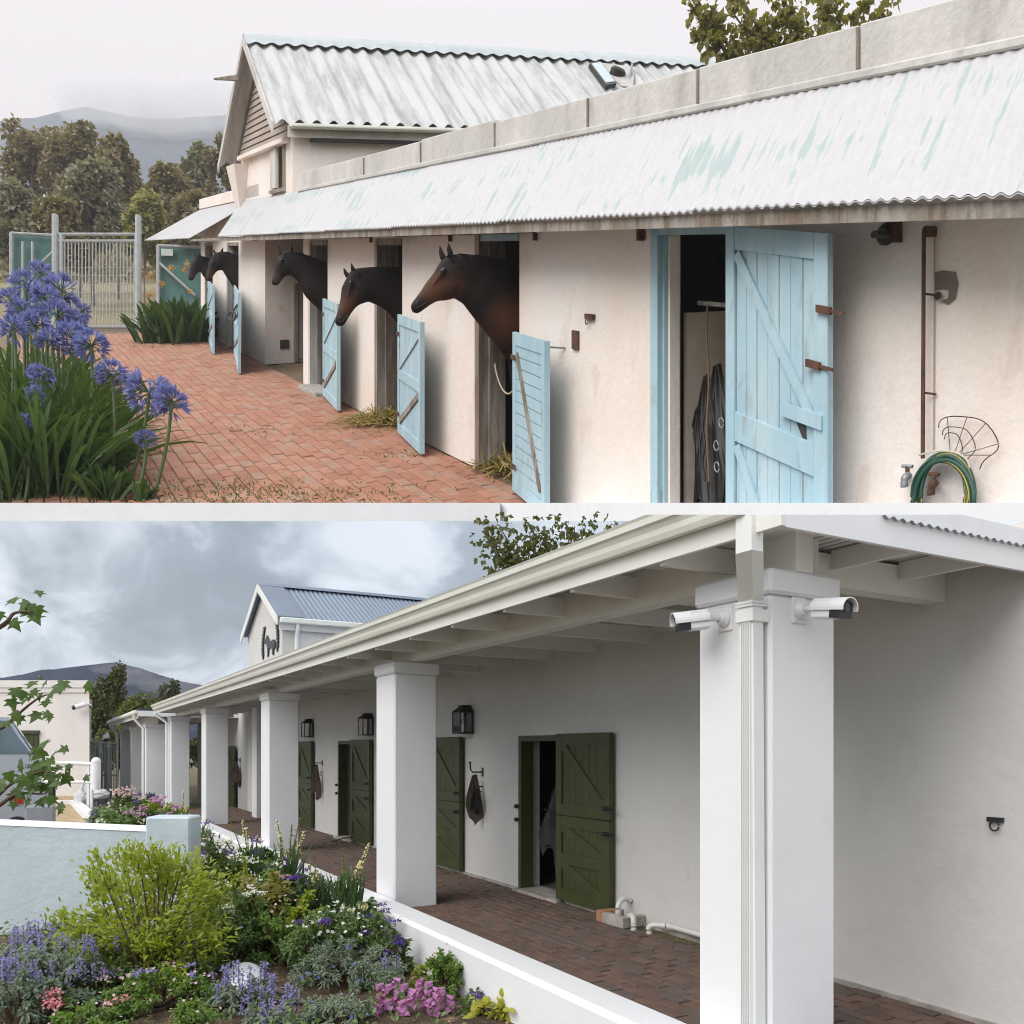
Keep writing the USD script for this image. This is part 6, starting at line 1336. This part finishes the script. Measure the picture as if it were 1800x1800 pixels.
# ------------------------------------------------------------------ hills
def ridge(name, fn, rows, y0, y1, base_row, mat, label, seed, amp):
    px_ = np.linspace(rows[0][0], rows[-1][0], 220)
    def g_(a, b):
        px = rows[0][0] + a * (rows[-1][0] - rows[0][0]); top = np.interp(px, [r[0] for r in rows], [r[1] for r in rows])
        y = y0 + b * (y1 - y0); n = meshkit.fbm(np.stack([px * .02, b * 5, 0 * px], -1) + seed, 5) - .5
        row = base_row + (top - base_row) * np.clip(b, 0, 1) ** .8 + n * amp * (1 - .35 * b)
        return fn(px, row, y * (1 + .04 * n))
    struct(name, grid(g_, 260, 60), mat, label, True)
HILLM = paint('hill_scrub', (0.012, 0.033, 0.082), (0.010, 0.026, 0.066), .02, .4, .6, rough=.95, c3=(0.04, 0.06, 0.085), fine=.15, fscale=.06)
def fu(px, row, y): x, y_, h = upp(px, row, y); return Uxy(x, y, h)
TEXS = 1.0
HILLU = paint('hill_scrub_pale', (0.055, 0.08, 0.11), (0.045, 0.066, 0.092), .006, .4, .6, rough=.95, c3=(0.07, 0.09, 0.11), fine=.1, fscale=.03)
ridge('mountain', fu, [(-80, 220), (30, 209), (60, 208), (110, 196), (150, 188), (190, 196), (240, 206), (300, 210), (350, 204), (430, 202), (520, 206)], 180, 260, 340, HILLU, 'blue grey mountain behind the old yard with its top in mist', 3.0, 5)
fl = lambda px, row, y: np.stack([(px - 900) / F * y, y, EYE + (1317 - row) / F * y], -1)
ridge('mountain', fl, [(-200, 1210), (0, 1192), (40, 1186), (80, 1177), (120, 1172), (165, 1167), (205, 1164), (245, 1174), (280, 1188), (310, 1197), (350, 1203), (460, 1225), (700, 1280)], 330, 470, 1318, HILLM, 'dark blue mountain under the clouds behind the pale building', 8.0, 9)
# ------------------------------------------------------------------ flower bed planting (lower yard)
tube, ball = tube_, ball_
rp5 = np.random.default_rng(404)
LF = {
 'lime': leafy('shrub_lime', [(0.26, 0.315, 0.022), (0.36, 0.40, 0.03), (0.15, 0.20, 0.02), (0.47, 0.46, 0.04), (0.29, 0.33, 0.025), (0.19, 0.23, 0.02)], trans=.35),
 'green': leafy('bed_green', [(0.083, 0.143, 0.030), (0.120, 0.195, 0.042), (0.060, 0.105, 0.027)], trans=.3),
 'fresh': leafy('bed_fresh', [(0.128, 0.225, 0.033), (0.180, 0.285, 0.045), (0.098, 0.165, 0.030)], trans=.3),
 'grey': leafy('bed_grey_green', [(0.195, 0.247, 0.173), (0.270, 0.323, 0.232), (0.135, 0.180, 0.120)], trans=.2, rough=.7),
 'salvia': leafy('bed_salvia', [(0.150, 0.232, 0.075), (0.210, 0.300, 0.112), (0.112, 0.173, 0.060)], trans=.3),
 'rusty': leafy('bed_rusty', [(0.195, 0.180, 0.038), (0.255, 0.210, 0.045), (0.135, 0.150, 0.030), (0.285, 0.165, 0.060)], trans=.3),
 'iris': leafy('iris_leaf', [(0.075, 0.128, 0.048), (0.112, 0.173, 0.068), (0.053, 0.090, 0.036)], trans=.25),
 'yellowleaf': leafy('yellow_leaf', [(0.360, 0.360, 0.045), (0.255, 0.300, 0.045), (0.120, 0.180, 0.030)], trans=.3)}
FL = {k: leafy('flower_' + k, c, trans=.3, rough=.6) for k, c in {
 'white': [(0.78, 0.78, 0.76), (0.84, 0.84, 0.82)], 'violet': [(0.10, 0.045, 0.30), (0.14, 0.07, 0.38), (0.07, 0.03, 0.22)], 'lilac': [(0.27, 0.24, 0.52), (0.35, 0.31, 0.60), (0.21, 0.18, 0.45)],
 'cream': [(0.72, 0.66, 0.36), (0.78, 0.72, 0.46)], 'pink': [(0.72, 0.28, 0.34), (0.78, 0.36, 0.40)], 'mauve': [(0.55, 0.26, 0.52), (0.62, 0.34, 0.60), (0.48, 0.20, 0.45)], 'palepink': [(0.74, 0.52, 0.58), (0.78, 0.6, 0.64)], 'blue': [(0.10, 0.14, 0.52), (0.14, 0.19, 0.60)], 'salmon': [(0.75, 0.50, 0.36), (0.7, 0.42, 0.3)]}.items()}
STEMB = flat('woody_stem', (0.10, 0.065, 0.04), .8)
def starry(C, size, rr, k=5, up=(0, -.4, .8)):
    n_ = len(C); out = []
    N = rr.normal(0, .45, (n_, 3)) + np.array(up); N /= np.linalg.norm(N, axis=1, keepdims=True)
    a0 = rr.uniform(0, 6.28, n_); X = np.cross(N, rr.normal(0, 1, (n_, 3))); X /= np.linalg.norm(X, axis=1, keepdims=True); Y = np.cross(N, X)
    for j in range(k):
        a = a0 + j * 2 * np.pi / k; D = np.cos(a)[:, None] * X + np.sin(a)[:, None] * Y + N * .25
        out.append(blades(C, D, N, size * .5 * rr.uniform(.85, 1.15, n_), size * .36, .0, 2))
    return cat(out)
def dome_tips(base, w, d, h, n_, rr, hollow=.35):
    u = rr.normal(0, 1, (n_, 3)); u[:, 2] = np.abs(u[:, 2]) * .9 + .1; u /= np.linalg.norm(u, axis=1, keepdims=True)
    return base + u * (rr.uniform(hollow, 1, n_) ** .6)[:, None] * np.array([w / 2, d / 2, h])
def bush(label, px, y, w_px, top, leaf, n_leaf, ln, wd, flowers=(), cat_='plant', name='garden_plant', stems=26, z=None, deep=.9, bend=.25, base_row=None, hollow=.35):
    rr = rp5
    b = low(px, 0, y); b[2] = (SOIL if z is None else z) if base_row is None else low(px, base_row, y)[2]
    h = EYE + (1317 - top) / F * y - b[2]; w = w_px * 1.18 / F * y; n_leaf = int(n_leaf * 1.5)
    tips = dome_tips(b, w, w * deep, h, stems, rr, .6)
    r = thing(name, label, cat_, b)
    st_ = [curve([b + rr.normal(0, .03, 3) * [1, 1, 0], b * .45 + t_ * .55 + [0, 0, h * .12] + rr.normal(0, .04, 3) * h, t_], 7) for t_ in tips]
    part(r, 'stems', cat([tube(q, np.linspace(.008, .0025, 7) * (1 + h), 5) for q in st_]), STEMB, kind='stuff')
    S = np.array(st_); k = rr.integers(0, len(S), n_leaf); i = np.clip((rr.uniform(.25, 1.0, n_leaf) ** .7 * 6), 0, 5.999); j = i.astype(int); f_ = (i - j)[:, None]
    P = S[k, j] * (1 - f_) + S[k, j + 1] * f_
    dirs = S[k, np.minimum(j + 1, 6)] - S[k, j]; dirs /= np.maximum(np.linalg.norm(dirs, axis=1, keepdims=True), 1e-6)
    D = dirs * .5 + rr.normal(0, .75, (n_leaf, 3)); N = np.array([0, -.25, 1.0]) + rr.normal(0, .35, (n_leaf, 3))
    P = P + D * ln * .3 * rr.uniform(0, 1.6, (n_leaf, 1))
    P[:, 2] = np.maximum(P[:, 2], b[2] + .01)
    part(r, 'leaves', blades(P, D, N, ln * rr.uniform(.6, 1.3, n_leaf), wd * rr.uniform(.8, 1.2, n_leaf), bend, 3), LF[leaf], kind='stuff')
    for (col, n_, size, style, zmin) in flowers:
        C = dome_tips(b, w * .96, w * deep * .96, h * 1.02, n_ * 4, rr, .85); C = C[np.argsort(-(C[:, 2] > b[2] + zmin * h).astype(int), kind='stable')][:n_]; m_ = len(C)
        if style == 'star': part(r, 'blossom', starry(C, size, rr), FL[col])
        elif style == 'cluster':
            Q = np.vstack([c + rr.normal(0, size * .9, (22, 3)) * [1, 1, .45] for c in C]); part(r, 'blossom', starry(Q, size * .8, rr, 5), FL[col])
        elif style == 'spike':
            Q = np.vstack([c + np.c_[rr.normal(0, size * .28, 26), rr.normal(0, size * .28, 26), np.linspace(-.5, 2.6, 26) * size] for c in C]); part(r, 'blossom', starry(Q, size * .55, rr, 4), FL[col])
            part(r, 'flower_stem', cat([tube([c - [0, 0, size], c + [0, 0, size * 2.6]], [.004, .003], 4) for c in C]), STEMG, kind='stuff')
    return r
# the large yellow green shrub in three spreading storeys
def shrub():
    rr = np.random.default_rng(61); y = 7.7
    b = soil(262, 1745); r = thing('yellow_green_shrub', 'large airy yellow green shrub in front of the white garden wall', 'shrub', b)
    q = lambda px, row, dy=0: low(px, row, y + dy)
    tips = [(105, 1605), (118, 1640), (98, 1660), (150, 1600), (160, 1530), (165, 1500), (178, 1545), (205, 1495), (228, 1488), (255, 1490), (262, 1500), (285, 1510), (300, 1498), (330, 1505), (345, 1510), (352, 1545), (372, 1530), (395, 1550), (385, 1580), (345, 1600), (370, 1640), (400, 1650), (388, 1690), (360, 1710), (320, 1720), (270, 1735), (220, 1725), (180, 1700), (150, 1690), (125, 1680), (200, 1610), (240, 1600), (280, 1590), (310, 1600), (330, 1660), (290, 1660), (250, 1650), (210, 1660), (180, 1640), (160, 1650), (230, 1560), (270, 1545), (310, 1545), (200, 1560)]
    P, D = [], []
    for px, row in tips:
        t_ = q(px, row, rr.normal(0, .35)); w = curve([b, b * .5 + t_ * .5 + np.array([0, 0, .1]) + rr.normal(0, .06, 3), t_], 14)
        part(r, 'branch', tube(w, np.linspace(.014, .003, 14), 6), STEMB, True)
        for k in range(170):
            i = int(np.clip(13 - abs(rr.normal(0, 3.2)), 4, 13)); c = w[i] + rr.normal(0, .06, 3); P.append(c); D.append((w[min(i + 1, 13)] - w[max(i - 1, 0)]) * 6 + rr.normal(0, .55, 3) + [0, 0, .25])
    P, D = np.array(P), np.array(D); n_ = len(P)
    part(r, 'leaves', blades(P, D, np.array([0, -.35, 1.0]) + rr.normal(0, .35, (n_, 3)), rr.uniform(.04, .095, n_), rr.uniform(.016, .028, n_), .2, 4), LF['lime'], kind='stuff')
shrub()
bush('grey leaved catmint covered in lilac flower spikes in the bottom left corner', 85, 6.95, 190, 1655, 'grey', 2600, .05, .022, [('lilac', 34, .045, 'spike', .45)], stems=44)
bush('catmint with lilac spikes standing against the foot of the garden wall', 75, 8.4, 130, 1640, 'grey', 1100, .05, .02, [('lilac', 18, .055, 'spike', .5)], stems=26)
bush('lilac catmint filling the bed between the left edge and the shrub', 40, 7.7, 150, 1648, 'grey', 1800, .05, .022, [('lilac', 9, .05, 'spike', .5)], stems=34)
bush('low green leaves at the foot of the garden wall left of the shrub', 130, 9.2, 190, 1625, 'green', 1400, .06, .026, stems=34)
bush('salmon pink snapdragons at the very bottom left', 92, 6.6, 70, 1742, 'green', 260, .05, .018, [('pink', 9, .035, 'cluster', .6)], stems=12)
bush('single pink snapdragon under the yellow green shrub', 208, 6.6, 30, 1750, 'green', 120, .05, .018, [('pink', 3, .035, 'cluster', .7)], stems=6)
bush('low mound of fine green leaves with small pink flowers below the shrub', 285, 6.95, 210, 1698, 'fresh', 3000, .034, .018, [('palepink', 50, .035, 'star', .5), ('lilac', 6, .028, 'cluster', .75)], stems=50)
bush('small plant with white and lilac heads between catmint and pink flowered mound', 195, 7.1, 80, 1705, 'green', 420, .045, .02, [('palepink', 7, .028, 'cluster', .7), ('lilac', 3, .03, 'cluster', .8)], stems=14)
bush('grey catmint spray with lilac spikes over the white edging stone', 425, 6.9, 130, 1715, 'grey', 1000, .045, .02, [('lilac', 20, .05, 'spike', .5)], stems=26)
bush('white flowered candytuft mound beside the end of the garden wall', 385, 9.0, 110, 1552, 'green', 1300, .06, .02, [('white', 11, .035, 'cluster', .55)], stems=30)
bush('leafy bush with large white double blooms right of the wall block', 395, 10.2, 130, 1478, 'green', 1500, .075, .03, [('white', 5, .055, 'cluster', .75)], stems=30)
bush('green bush with violet heliotrope heads tucked behind the wall block', 372, 11.6, 90, 1446, 'green', 900, .07, .028, [('violet', 7, .04, 'cluster', .6), ('salmon', 3, .05, 'cluster', .5)], stems=22)
bush('broad green plant filling the bed before the third pillar', 455, 11.2, 150, 1468, 'green', 1500, .085, .03, [('violet', 5, .045, 'cluster', .75), ('white', 2, .05, 'cluster', .85)], stems=30)
bush('violet heliotrope heads at the foot of the third pillar', 495, 10.0, 110, 1508, 'green', 900, .08, .03, [('violet', 6, .05, 'cluster', .8)], stems=22)
bush('rusty tinted foxglove plant with a few pink bells in the middle of the bed', 465, 8.9, 130, 1520, 'rusty', 1000, .11, .042, [('mauve', 2, .05, 'cluster', .8)], stems=24)
bush('low yellow green rose bush in the middle of the bed', 520, 8.7, 140, 1560, 'lime', 1100, .06, .032, [('palepink', 3, .04, 'star', .7)], stems=26)
bush('low dark green plants with small mauve bells beside the bare mulch', 405, 8.2, 130, 1620, 'green', 900, .05, .024, [('lilac', 7, .045, 'star', .5)], stems=24)
bush('pale green salvia with many small white flowers beside the planter wall', 590, 8.3, 150, 1588, 'salvia', 2400, .048, .022, [('white', 60, .045, 'star', .55)], stems=44)
bush('violet flowers and white seed heads leaning on the planter wall', 668, 8.3, 75, 1586, 'salvia', 600, .045, .02, [('violet', 9, .028, 'cluster', .55), ('white', 12, .035, 'star', .6)], stems=20)
bush('grey green lavender cotton with scattered blue flowers', 605, 7.75, 205, 1652, 'grey', 4200, .042, .013, [('blue', 22, .035, 'star', .3)], stems=70)
bush('dark leaved plant with violet flowers at the foot of the planter wall', 690, 7.9, 60, 1615, 'green', 420, .05, .024, [('violet', 6, .028, 'cluster', .5)], stems=14)
bush('fresh green upright myrtle bush with tiny pink flowers under the planter wall', 785, 7.25, 85, 1662, 'fresh', 1800, .03, .016, [('palepink', 14, .03, 'star', .4)], stems=34)
bush('small yellow green bushlet left of the myrtle bush', 738, 7.4, 40, 1690, 'lime', 500, .03, .015, stems=14)
bush('yellow leaved plant with violet heliotrope head at the bottom by the planter wall', 905, 6.75, 75, 1735, 'yellowleaf', 90, .085, .045, [('violet', 5, .026, 'cluster', .85)], stems=10)
bush('small violet heliotrope with dark leaves between myrtle and yellow leaved plant', 838, 6.85, 50, 1742, 'green', 90, .06, .03, [('violet', 3, .024, 'cluster', .8)], stems=8)
bush('broad yellow leaf plant at the bottom edge beside the foxgloves', 860, 6.6, 70, 1752, 'yellowleaf', 60, .10, .06, stems=8)
bush('dark green leaves and violet heads in front of the second pillar foot', 560, 9.6, 130, 1540, 'green', 1100, .07, .028, [('violet', 7, .045, 'cluster', .7)], stems=24)
bush('tangled green and white plant between shrub and rusty foxglove', 430, 8.5, 120, 1560, 'green', 1100, .06, .026, [('white', 6, .03, 'cluster', .7)], stems=26)
bush('soft green plant with violet spikes right of the rose bush', 545, 8.0, 110, 1600, 'salvia', 1000, .05, .022, [('violet', 6, .03, 'cluster', .7), ('white', 14, .04, 'star', .6)], stems=24)
bush('fine green leaves along the bottom edge under the pink snapdragons', 150, 6.3, 150, 1762, 'fresh', 700, .04, .018, [('palepink', 8, .03, 'star', .5)], stems=24)
bush('low fresh green tuft with pale flowers at the bottom below the stone', 340, 6.3, 120, 1755, 'fresh', 700, .035, .016, [('palepink', 10, .03, 'star', .5)], stems=24)
bush('grey catmint with violet spikes low at the bottom edge right of the stone', 480, 6.45, 110, 1752, 'grey', 700, .045, .018, [('lilac', 12, .045, 'spike', .5)], stems=20)
bush('grey green cushion at the bottom edge left of the foxgloves', 590, 6.5, 140, 1745, 'grey', 1300, .04, .013, [('blue', 6, .03, 'star', .4)], stems=34)
for k_, (px, y, w_, top, lf_, nl, ln_, fl, lab) in enumerate((
    (470, 9.6, 70, 1495, 'fresh', 420, .07, [('white', 4, .045, 'cluster', .8)], 'tall loose stem plant with white flowers behind the rusty foxglove'),
    (420, 9.6, 80, 1500, 'lime', 500, .07, [('cream', 5, .04, 'star', .7)], 'loose yellow green plant leaning out right of the wall block'),
    (535, 9.3, 70, 1525, 'iris', 420, .11, [('violet', 5, .04, 'cluster', .8)], 'narrow leaved plant with violet heads between the two iris clumps'),
    (500, 8.3, 90, 1575, 'fresh', 700, .055, [('palepink', 6, .035, 'star', .6)], 'soft bright green plant with pink stars in the middle of the bed'),
    (375, 8.4, 90, 1590, 'green', 700, .06, [('white', 5, .03, 'cluster', .6)], 'dark green plant with white heads tucked behind the shrub'),
    (640, 8.6, 60, 1575, 'iris', 260, .12, [('cream', 3, .03, 'cluster', .8)], 'narrow upright leaves at the planter wall right of the white salvia'),
    (330, 7.3, 90, 1655, 'green', 600, .05, [('lilac', 5, .04, 'star', .5)], 'dark low plant under the right side of the shrub'),
    (180, 7.2, 110, 1655, 'green', 800, .05, [('lilac', 9, .04, 'spike', .6)], 'leafy plant with a few lilac spikes under the left side of the shrub'),
    (690, 7.3, 60, 1690, 'grey', 420, .045, [('lilac', 4, .04, 'spike', .6)], 'small grey plant at the wall foot above the foxgloves'),
    (30, 6.5, 90, 1700, 'grey', 700, .05, [('lilac', 14, .05, 'spike', .5)], 'lilac spiked catmint cut by the left edge at the bottom'))):
    bush(lab, px, y, w_, top, lf_, nl, ln_, ln_ * .38, fl, stems=16 + k_)
def cover():
    n0 = 16000; sg_ = np.c_[rp5.uniform(1.5, 14, n0), rp5.uniform(-6, 3.15, n0), np.zeros(n0)]; P = L(sg_)
    m_ = meshkit.fbm(P * [1.5, 1.5, 0] + [3, 9, 0], 3); row = 1317 + (EYE - SOIL) / P[:, 1] * F; px = P[:, 0] / P[:, 1] * F + 900
    bare = (px > 415) & (px < 600) & (row > 1655) & (row < 1760)
    keep = (m_ > .44) & ~bare & (P[:, 1] < 13); P = P[keep]; m_ = m_[keep]; k = len(P)
    P[:, 2] = SOIL + .03 + rp5.uniform(0, 1, k) * .28 * np.clip((m_ - .42) * 5, 0, 1)
    h_ = k // 2
    return P, h_
P_, h_ = cover()
for a_, b_, lf_, lab in ((0, h_, 'green', 'low mixed green ground cover filling the flower bed between the taller plants'), (h_, len(P_), 'salvia', 'paler low foliage mixed through the ground cover of the flower bed')):
    q = P_[a_:b_]; n_ = len(q); single('ground_cover', blades(q, rp5.normal(0, .8, (n_, 3)) + [0, 0, .5], np.array([0, -.2, 1.0]) + rp5.normal(0, .4, (n_, 3)), rp5.uniform(.03, .09, n_), rp5.uniform(.014, .035, n_), .25, 3), LF[lf_], lab, 'ground cover', kind='stuff')
def iris(px, y, base_row, top, n_, spikes, label):
    rr = rp5; b = low(px, base_row, y); r = thing('pale_yellow_iris', label, 'flower', b); h = (base_row - top) / F * y
    q = rr.normal(0, .07, (n_, 2)); P = np.c_[b[0] + q[:, 0], b[1] + q[:, 1], np.full(n_, b[2])]; az = rr.uniform(0, 6.28, n_); ti = rr.uniform(.05, .5, n_)
    part(r, 'leaves', blades(P, np.stack([np.cos(az) * ti, np.sin(az) * ti, np.ones(n_)], -1), np.stack([np.cos(az), np.sin(az), np.full(n_, .1)], -1), h * rr.uniform(.5, .85, n_), .026, .12, 4), LF['iris'])
    for dx, tr, dark in spikes:
        tp = low(px + dx, tr, y); pth = curve([b, (b + tp) / 2 + [0, 0, .02], tp], 8); part(r, 'stem', tube(pth, .006, 5), STEMG, True)
        m_ = 34; u = np.linspace(.45, 1, m_); i = np.clip(u * 7, 0, 6.99); j = i.astype(int); c = pth[j] * (1 - (i - j)[:, None]) + pth[np.minimum(j + 1, 7)] * (i - j)[:, None] + rr.normal(0, .016, (m_, 3)) * (1.25 - u[:, None])*1.6
        part(r, 'blossom', starry(c, .034 if not dark else .026, rr, 5), FL['cream'] if not dark else LF['rusty'])
iris(505, 10.0, 1560, 1435, 60, [(-18, 1442, 0), (-12, 1462, 0), (8, 1450, 1), (22, 1437, 1), (30, 1462, 0), (16, 1478, 1)], 'pale yellow iris clump with several spikes before the third pillar')
iris(610, 9.0, 1600, 1480, 66, [(38, 1484, 0), (25, 1515, 0), (-8, 1495, 1), (32, 1500, 0)], 'tallest pale yellow iris spike beside the planter wall')
iris(560, 9.2, 1590, 1505, 44, [(-8, 1508, 1), (-18, 1520, 0), (-4, 1530, 0)], 'short iris clump with fading spikes left of the tallest spike')
iris(440, 10.8, 1540, 1438, 34, [(-14, 1440, 0), (-6, 1455, 0), (-36, 1442, 1)], 'iris clump with two pale spikes against the dark verandah floor')
iris(322, 15.0, 1470, 1390, 26, [(0, 1392, 0), (14, 1405, 1), (6, 1420, 0)], 'iris spikes in front of the fifth pillar behind the wall block')
iris(352, 12.5, 1480, 1430, 18, [(0, 1432, 1), (12, 1440, 1)], 'dark budded iris spikes at the foot of the fourth pillar')
def foxglove(px, y, top, base, label, n_):
    rr = rp5; b = low(px, base, y); tp = low(px + rr.uniform(-4, 4), top, y); r = thing('foxglove', label, 'flower', b)
    part(r, 'stem', tube([b, tp], [.009, .004], 6), STEMG)
    for k in range(n_):
        u = (k + .5) / n_; c = b + (tp - b) * (.15 + .8 * u); a = rr.uniform(2.4, 7.0); d = np.array([math.cos(a), -abs(math.sin(a)) - .1, -.75 + .5 * u]); d /= np.linalg.norm(d); s = .098 * (1.1 - .5 * u)
        part(r, 'bell', tube([c, c + d * s * .35, c + d * s * .8, c + d * s], [.007, .021 * (1.2 - .55 * u), .025 * (1.2 - .55 * u), .036 * (1.2 - .55 * u)], 8, caps=False), FL['mauve'], True)
    m_ = 14; part(r, 'leaves', blades(np.tile(b, (m_, 1)), rr.normal(0, 1, (m_, 3)) * [1, 1, .3] + [0, 0, .3], np.tile([0, 0, 1.0], (m_, 1)), .16, .06, .3, 3), LF['rusty'])
for px, y, top, lab in ((672, 6.75, 1722, 'foxglove spike leaning left at the left of the pink group'), (695, 6.85, 1712, 'foxglove spike second from the left of the pink group'), (715, 6.7, 1722, 'short full foxglove spike in the middle of the pink group'), (742, 6.85, 1712, 'tallest foxglove spike right of the middle of the pink group'), (760, 6.7, 1718, 'foxglove spike with open bells at the right of the pink group'), (785, 6.8, 1730, 'lowest foxglove spike at the right end of the pink group')):
    foxglove(px, y, top, 1815, lab, 16)
# the far end of the bed, behind the garden wall
for px, y, w_, top, leaf, fl, lab in ((205, 25, 44, 1404, 'grey', [('white', 14, .10, 'star', .4)], 'grey green bush with pale flowers at the far tip of the bed'), (222, 23, 70, 1385, 'green', [('palepink', 10, .09, 'cluster', .5)], 'green bush with pink heads before the second verandah'), (255, 21, 70, 1392, 'green', [('white', 8, .09, 'cluster', .5), ('violet', 5, .07, 'cluster', .6)], 'green bush with white heads behind the stepped wall block'),
                                       (290, 19.5, 70, 1398, 'lime', [('mauve', 8, .08, 'cluster', .5)], 'yellow green bush with mauve flowers at the fifth pillar'), (205, 18.5, 80, 1418, 'salvia', [('white', 10, .08, 'cluster', .4)], 'pale bush with white flower plates spilling over the kerb'), (250, 17.0, 90, 1420, 'green', [('mauve', 6, .07, 'cluster', .6), ('white', 5, .07, 'cluster', .5)], 'green bush with white and mauve flowers just over the garden wall'), (305, 17.5, 60, 1415, 'green', [('mauve', 7, .06, 'cluster', .55)], 'low bush with mauve flowers right behind the stepped block'), (176, 22, 30, 1420, 'grey', [('lilac', 10, .08, 'spike', .4)], 'lilac flowered catmint at the bed edge below the white bags')):
    bush(lab, px, y, w_, top, leaf, 900, .16, .06, fl, stems=24)
rr = rp5
n_ = 260; q = np.c_[Ls(1175, T) + rr.uniform(-1.1, .9, n_) , np.full(n_, T - .12) + rr.normal(0, .05, n_), np.full(n_, .0)]
single('grass', blades(L(q), rr.normal(0, .5, (n_, 3)) + [0, 0, .7], rr.normal(0, 1, (n_, 3)), rr.uniform(.02, .07, n_), .006, .3, 2), LF['fresh'], 'thin green grass growing along the waste pipe at the wall foot', 'grass', kind='stuff')
n_ = 2600; q = np.c_[rr.uniform(2, 13, n_), rr.uniform(-2, 3.15, n_), np.zeros(n_)]; P = L(q); P[:, 2] = SOIL + .02 + 0.10 * (meshkit.fbm(np.stack([P[:, 0] * 1.1 + 5, P[:, 1] * 1.1 + 5, 0 * P[:, 0]], -1), 4) - .5) + .006
CHIP = leafy('bark_chip', [(0.30, 0.20, 0.12), (0.16, 0.10, 0.06), (0.40, 0.29, 0.18), (0.09, 0.06, 0.04)], trans=0.0, rough=.9)
single('mulch_chips', blades(P, rr.normal(0, 1, (n_, 3)) * [1, 1, .18], np.tile([0, 0, 1.0], (n_, 1)) + rr.normal(0, .3, (n_, 3)), rr.uniform(.03, .09, n_), .022, .0, 2), CHIP, 'bark chips scattered over the bare soil of the flower bed', 'mulch', kind='stuff')
# ------------------------------------------------------------------ the air
AIR = usdkit.material(stage, '/World/Looks/haze_air', {'v': ('principled_volume', {'color': (0.93, 0.915, 0.92), 'density': 0.00030, 'anisotropy': 0.2})}, [], volume='v.volume')
single('haze', box(-1320, 1320, -670, 1980, -1.6, 1080), AIR, 'thin pale haze lying over the whole valley', 'haze', kind='stuff')
MIST = usdkit.material(stage, '/World/Looks/mist', {'v': ('principled_volume', {'color': (0.93, 0.93, 0.95), 'density': 0.012, 'anisotropy': 0.1})}, [], volume='v.volume')
def mist(name, blobs, fn, label, seed):
    ms = []
    for k, (px, row, y, rx, rz, ry) in enumerate(blobs):
        m_ = trimesh.creation.icosphere(4, 1.0); v = np.array(m_.vertices); v = v * (1 + .7 * (meshkit.fbm(v * 1.6 + seed + k * 7, 4)[:, None] - .5))
        c = fn(px, row, y); ms.append(m3.Manifold(m3.Mesh(vert_properties=(v * [rx, ry, rz] + c).astype(np.float32), tri_verts=np.array(m_.faces, np.uint32))))
    single(name, m3.Manifold.batch_boolean(ms, m3.OpType.Add), MIST, label, 'cloud', kind='stuff')
mist('cloud', [(215, 193, 236, 90, 26, 60), (300, 205, 236, 85, 25, 60), (160, 189, 240, 55, 16, 50), (370, 201, 236, 90, 28, 60), (260, 208, 228, 50, 14, 40), (440, 203, 236, 70, 26, 60), (320, 216, 226, 45, 12, 40)], lambda px, row, y: np.array(fu(px, row, y)), 'white mist wrapped round the top of the mountain behind the old yard', 2.0)
mist('cloud', [(238, 1192, 400, 9, 4, 12), (262, 1186, 410, 7, 4, 12), (205, 1176, 420, 12, 3, 14), (300, 1206, 420, 16, 5, 16)], lambda px, row, y: low(px, row, y), 'small wisps of mist on the dark mountain behind the pale building', 5.0)
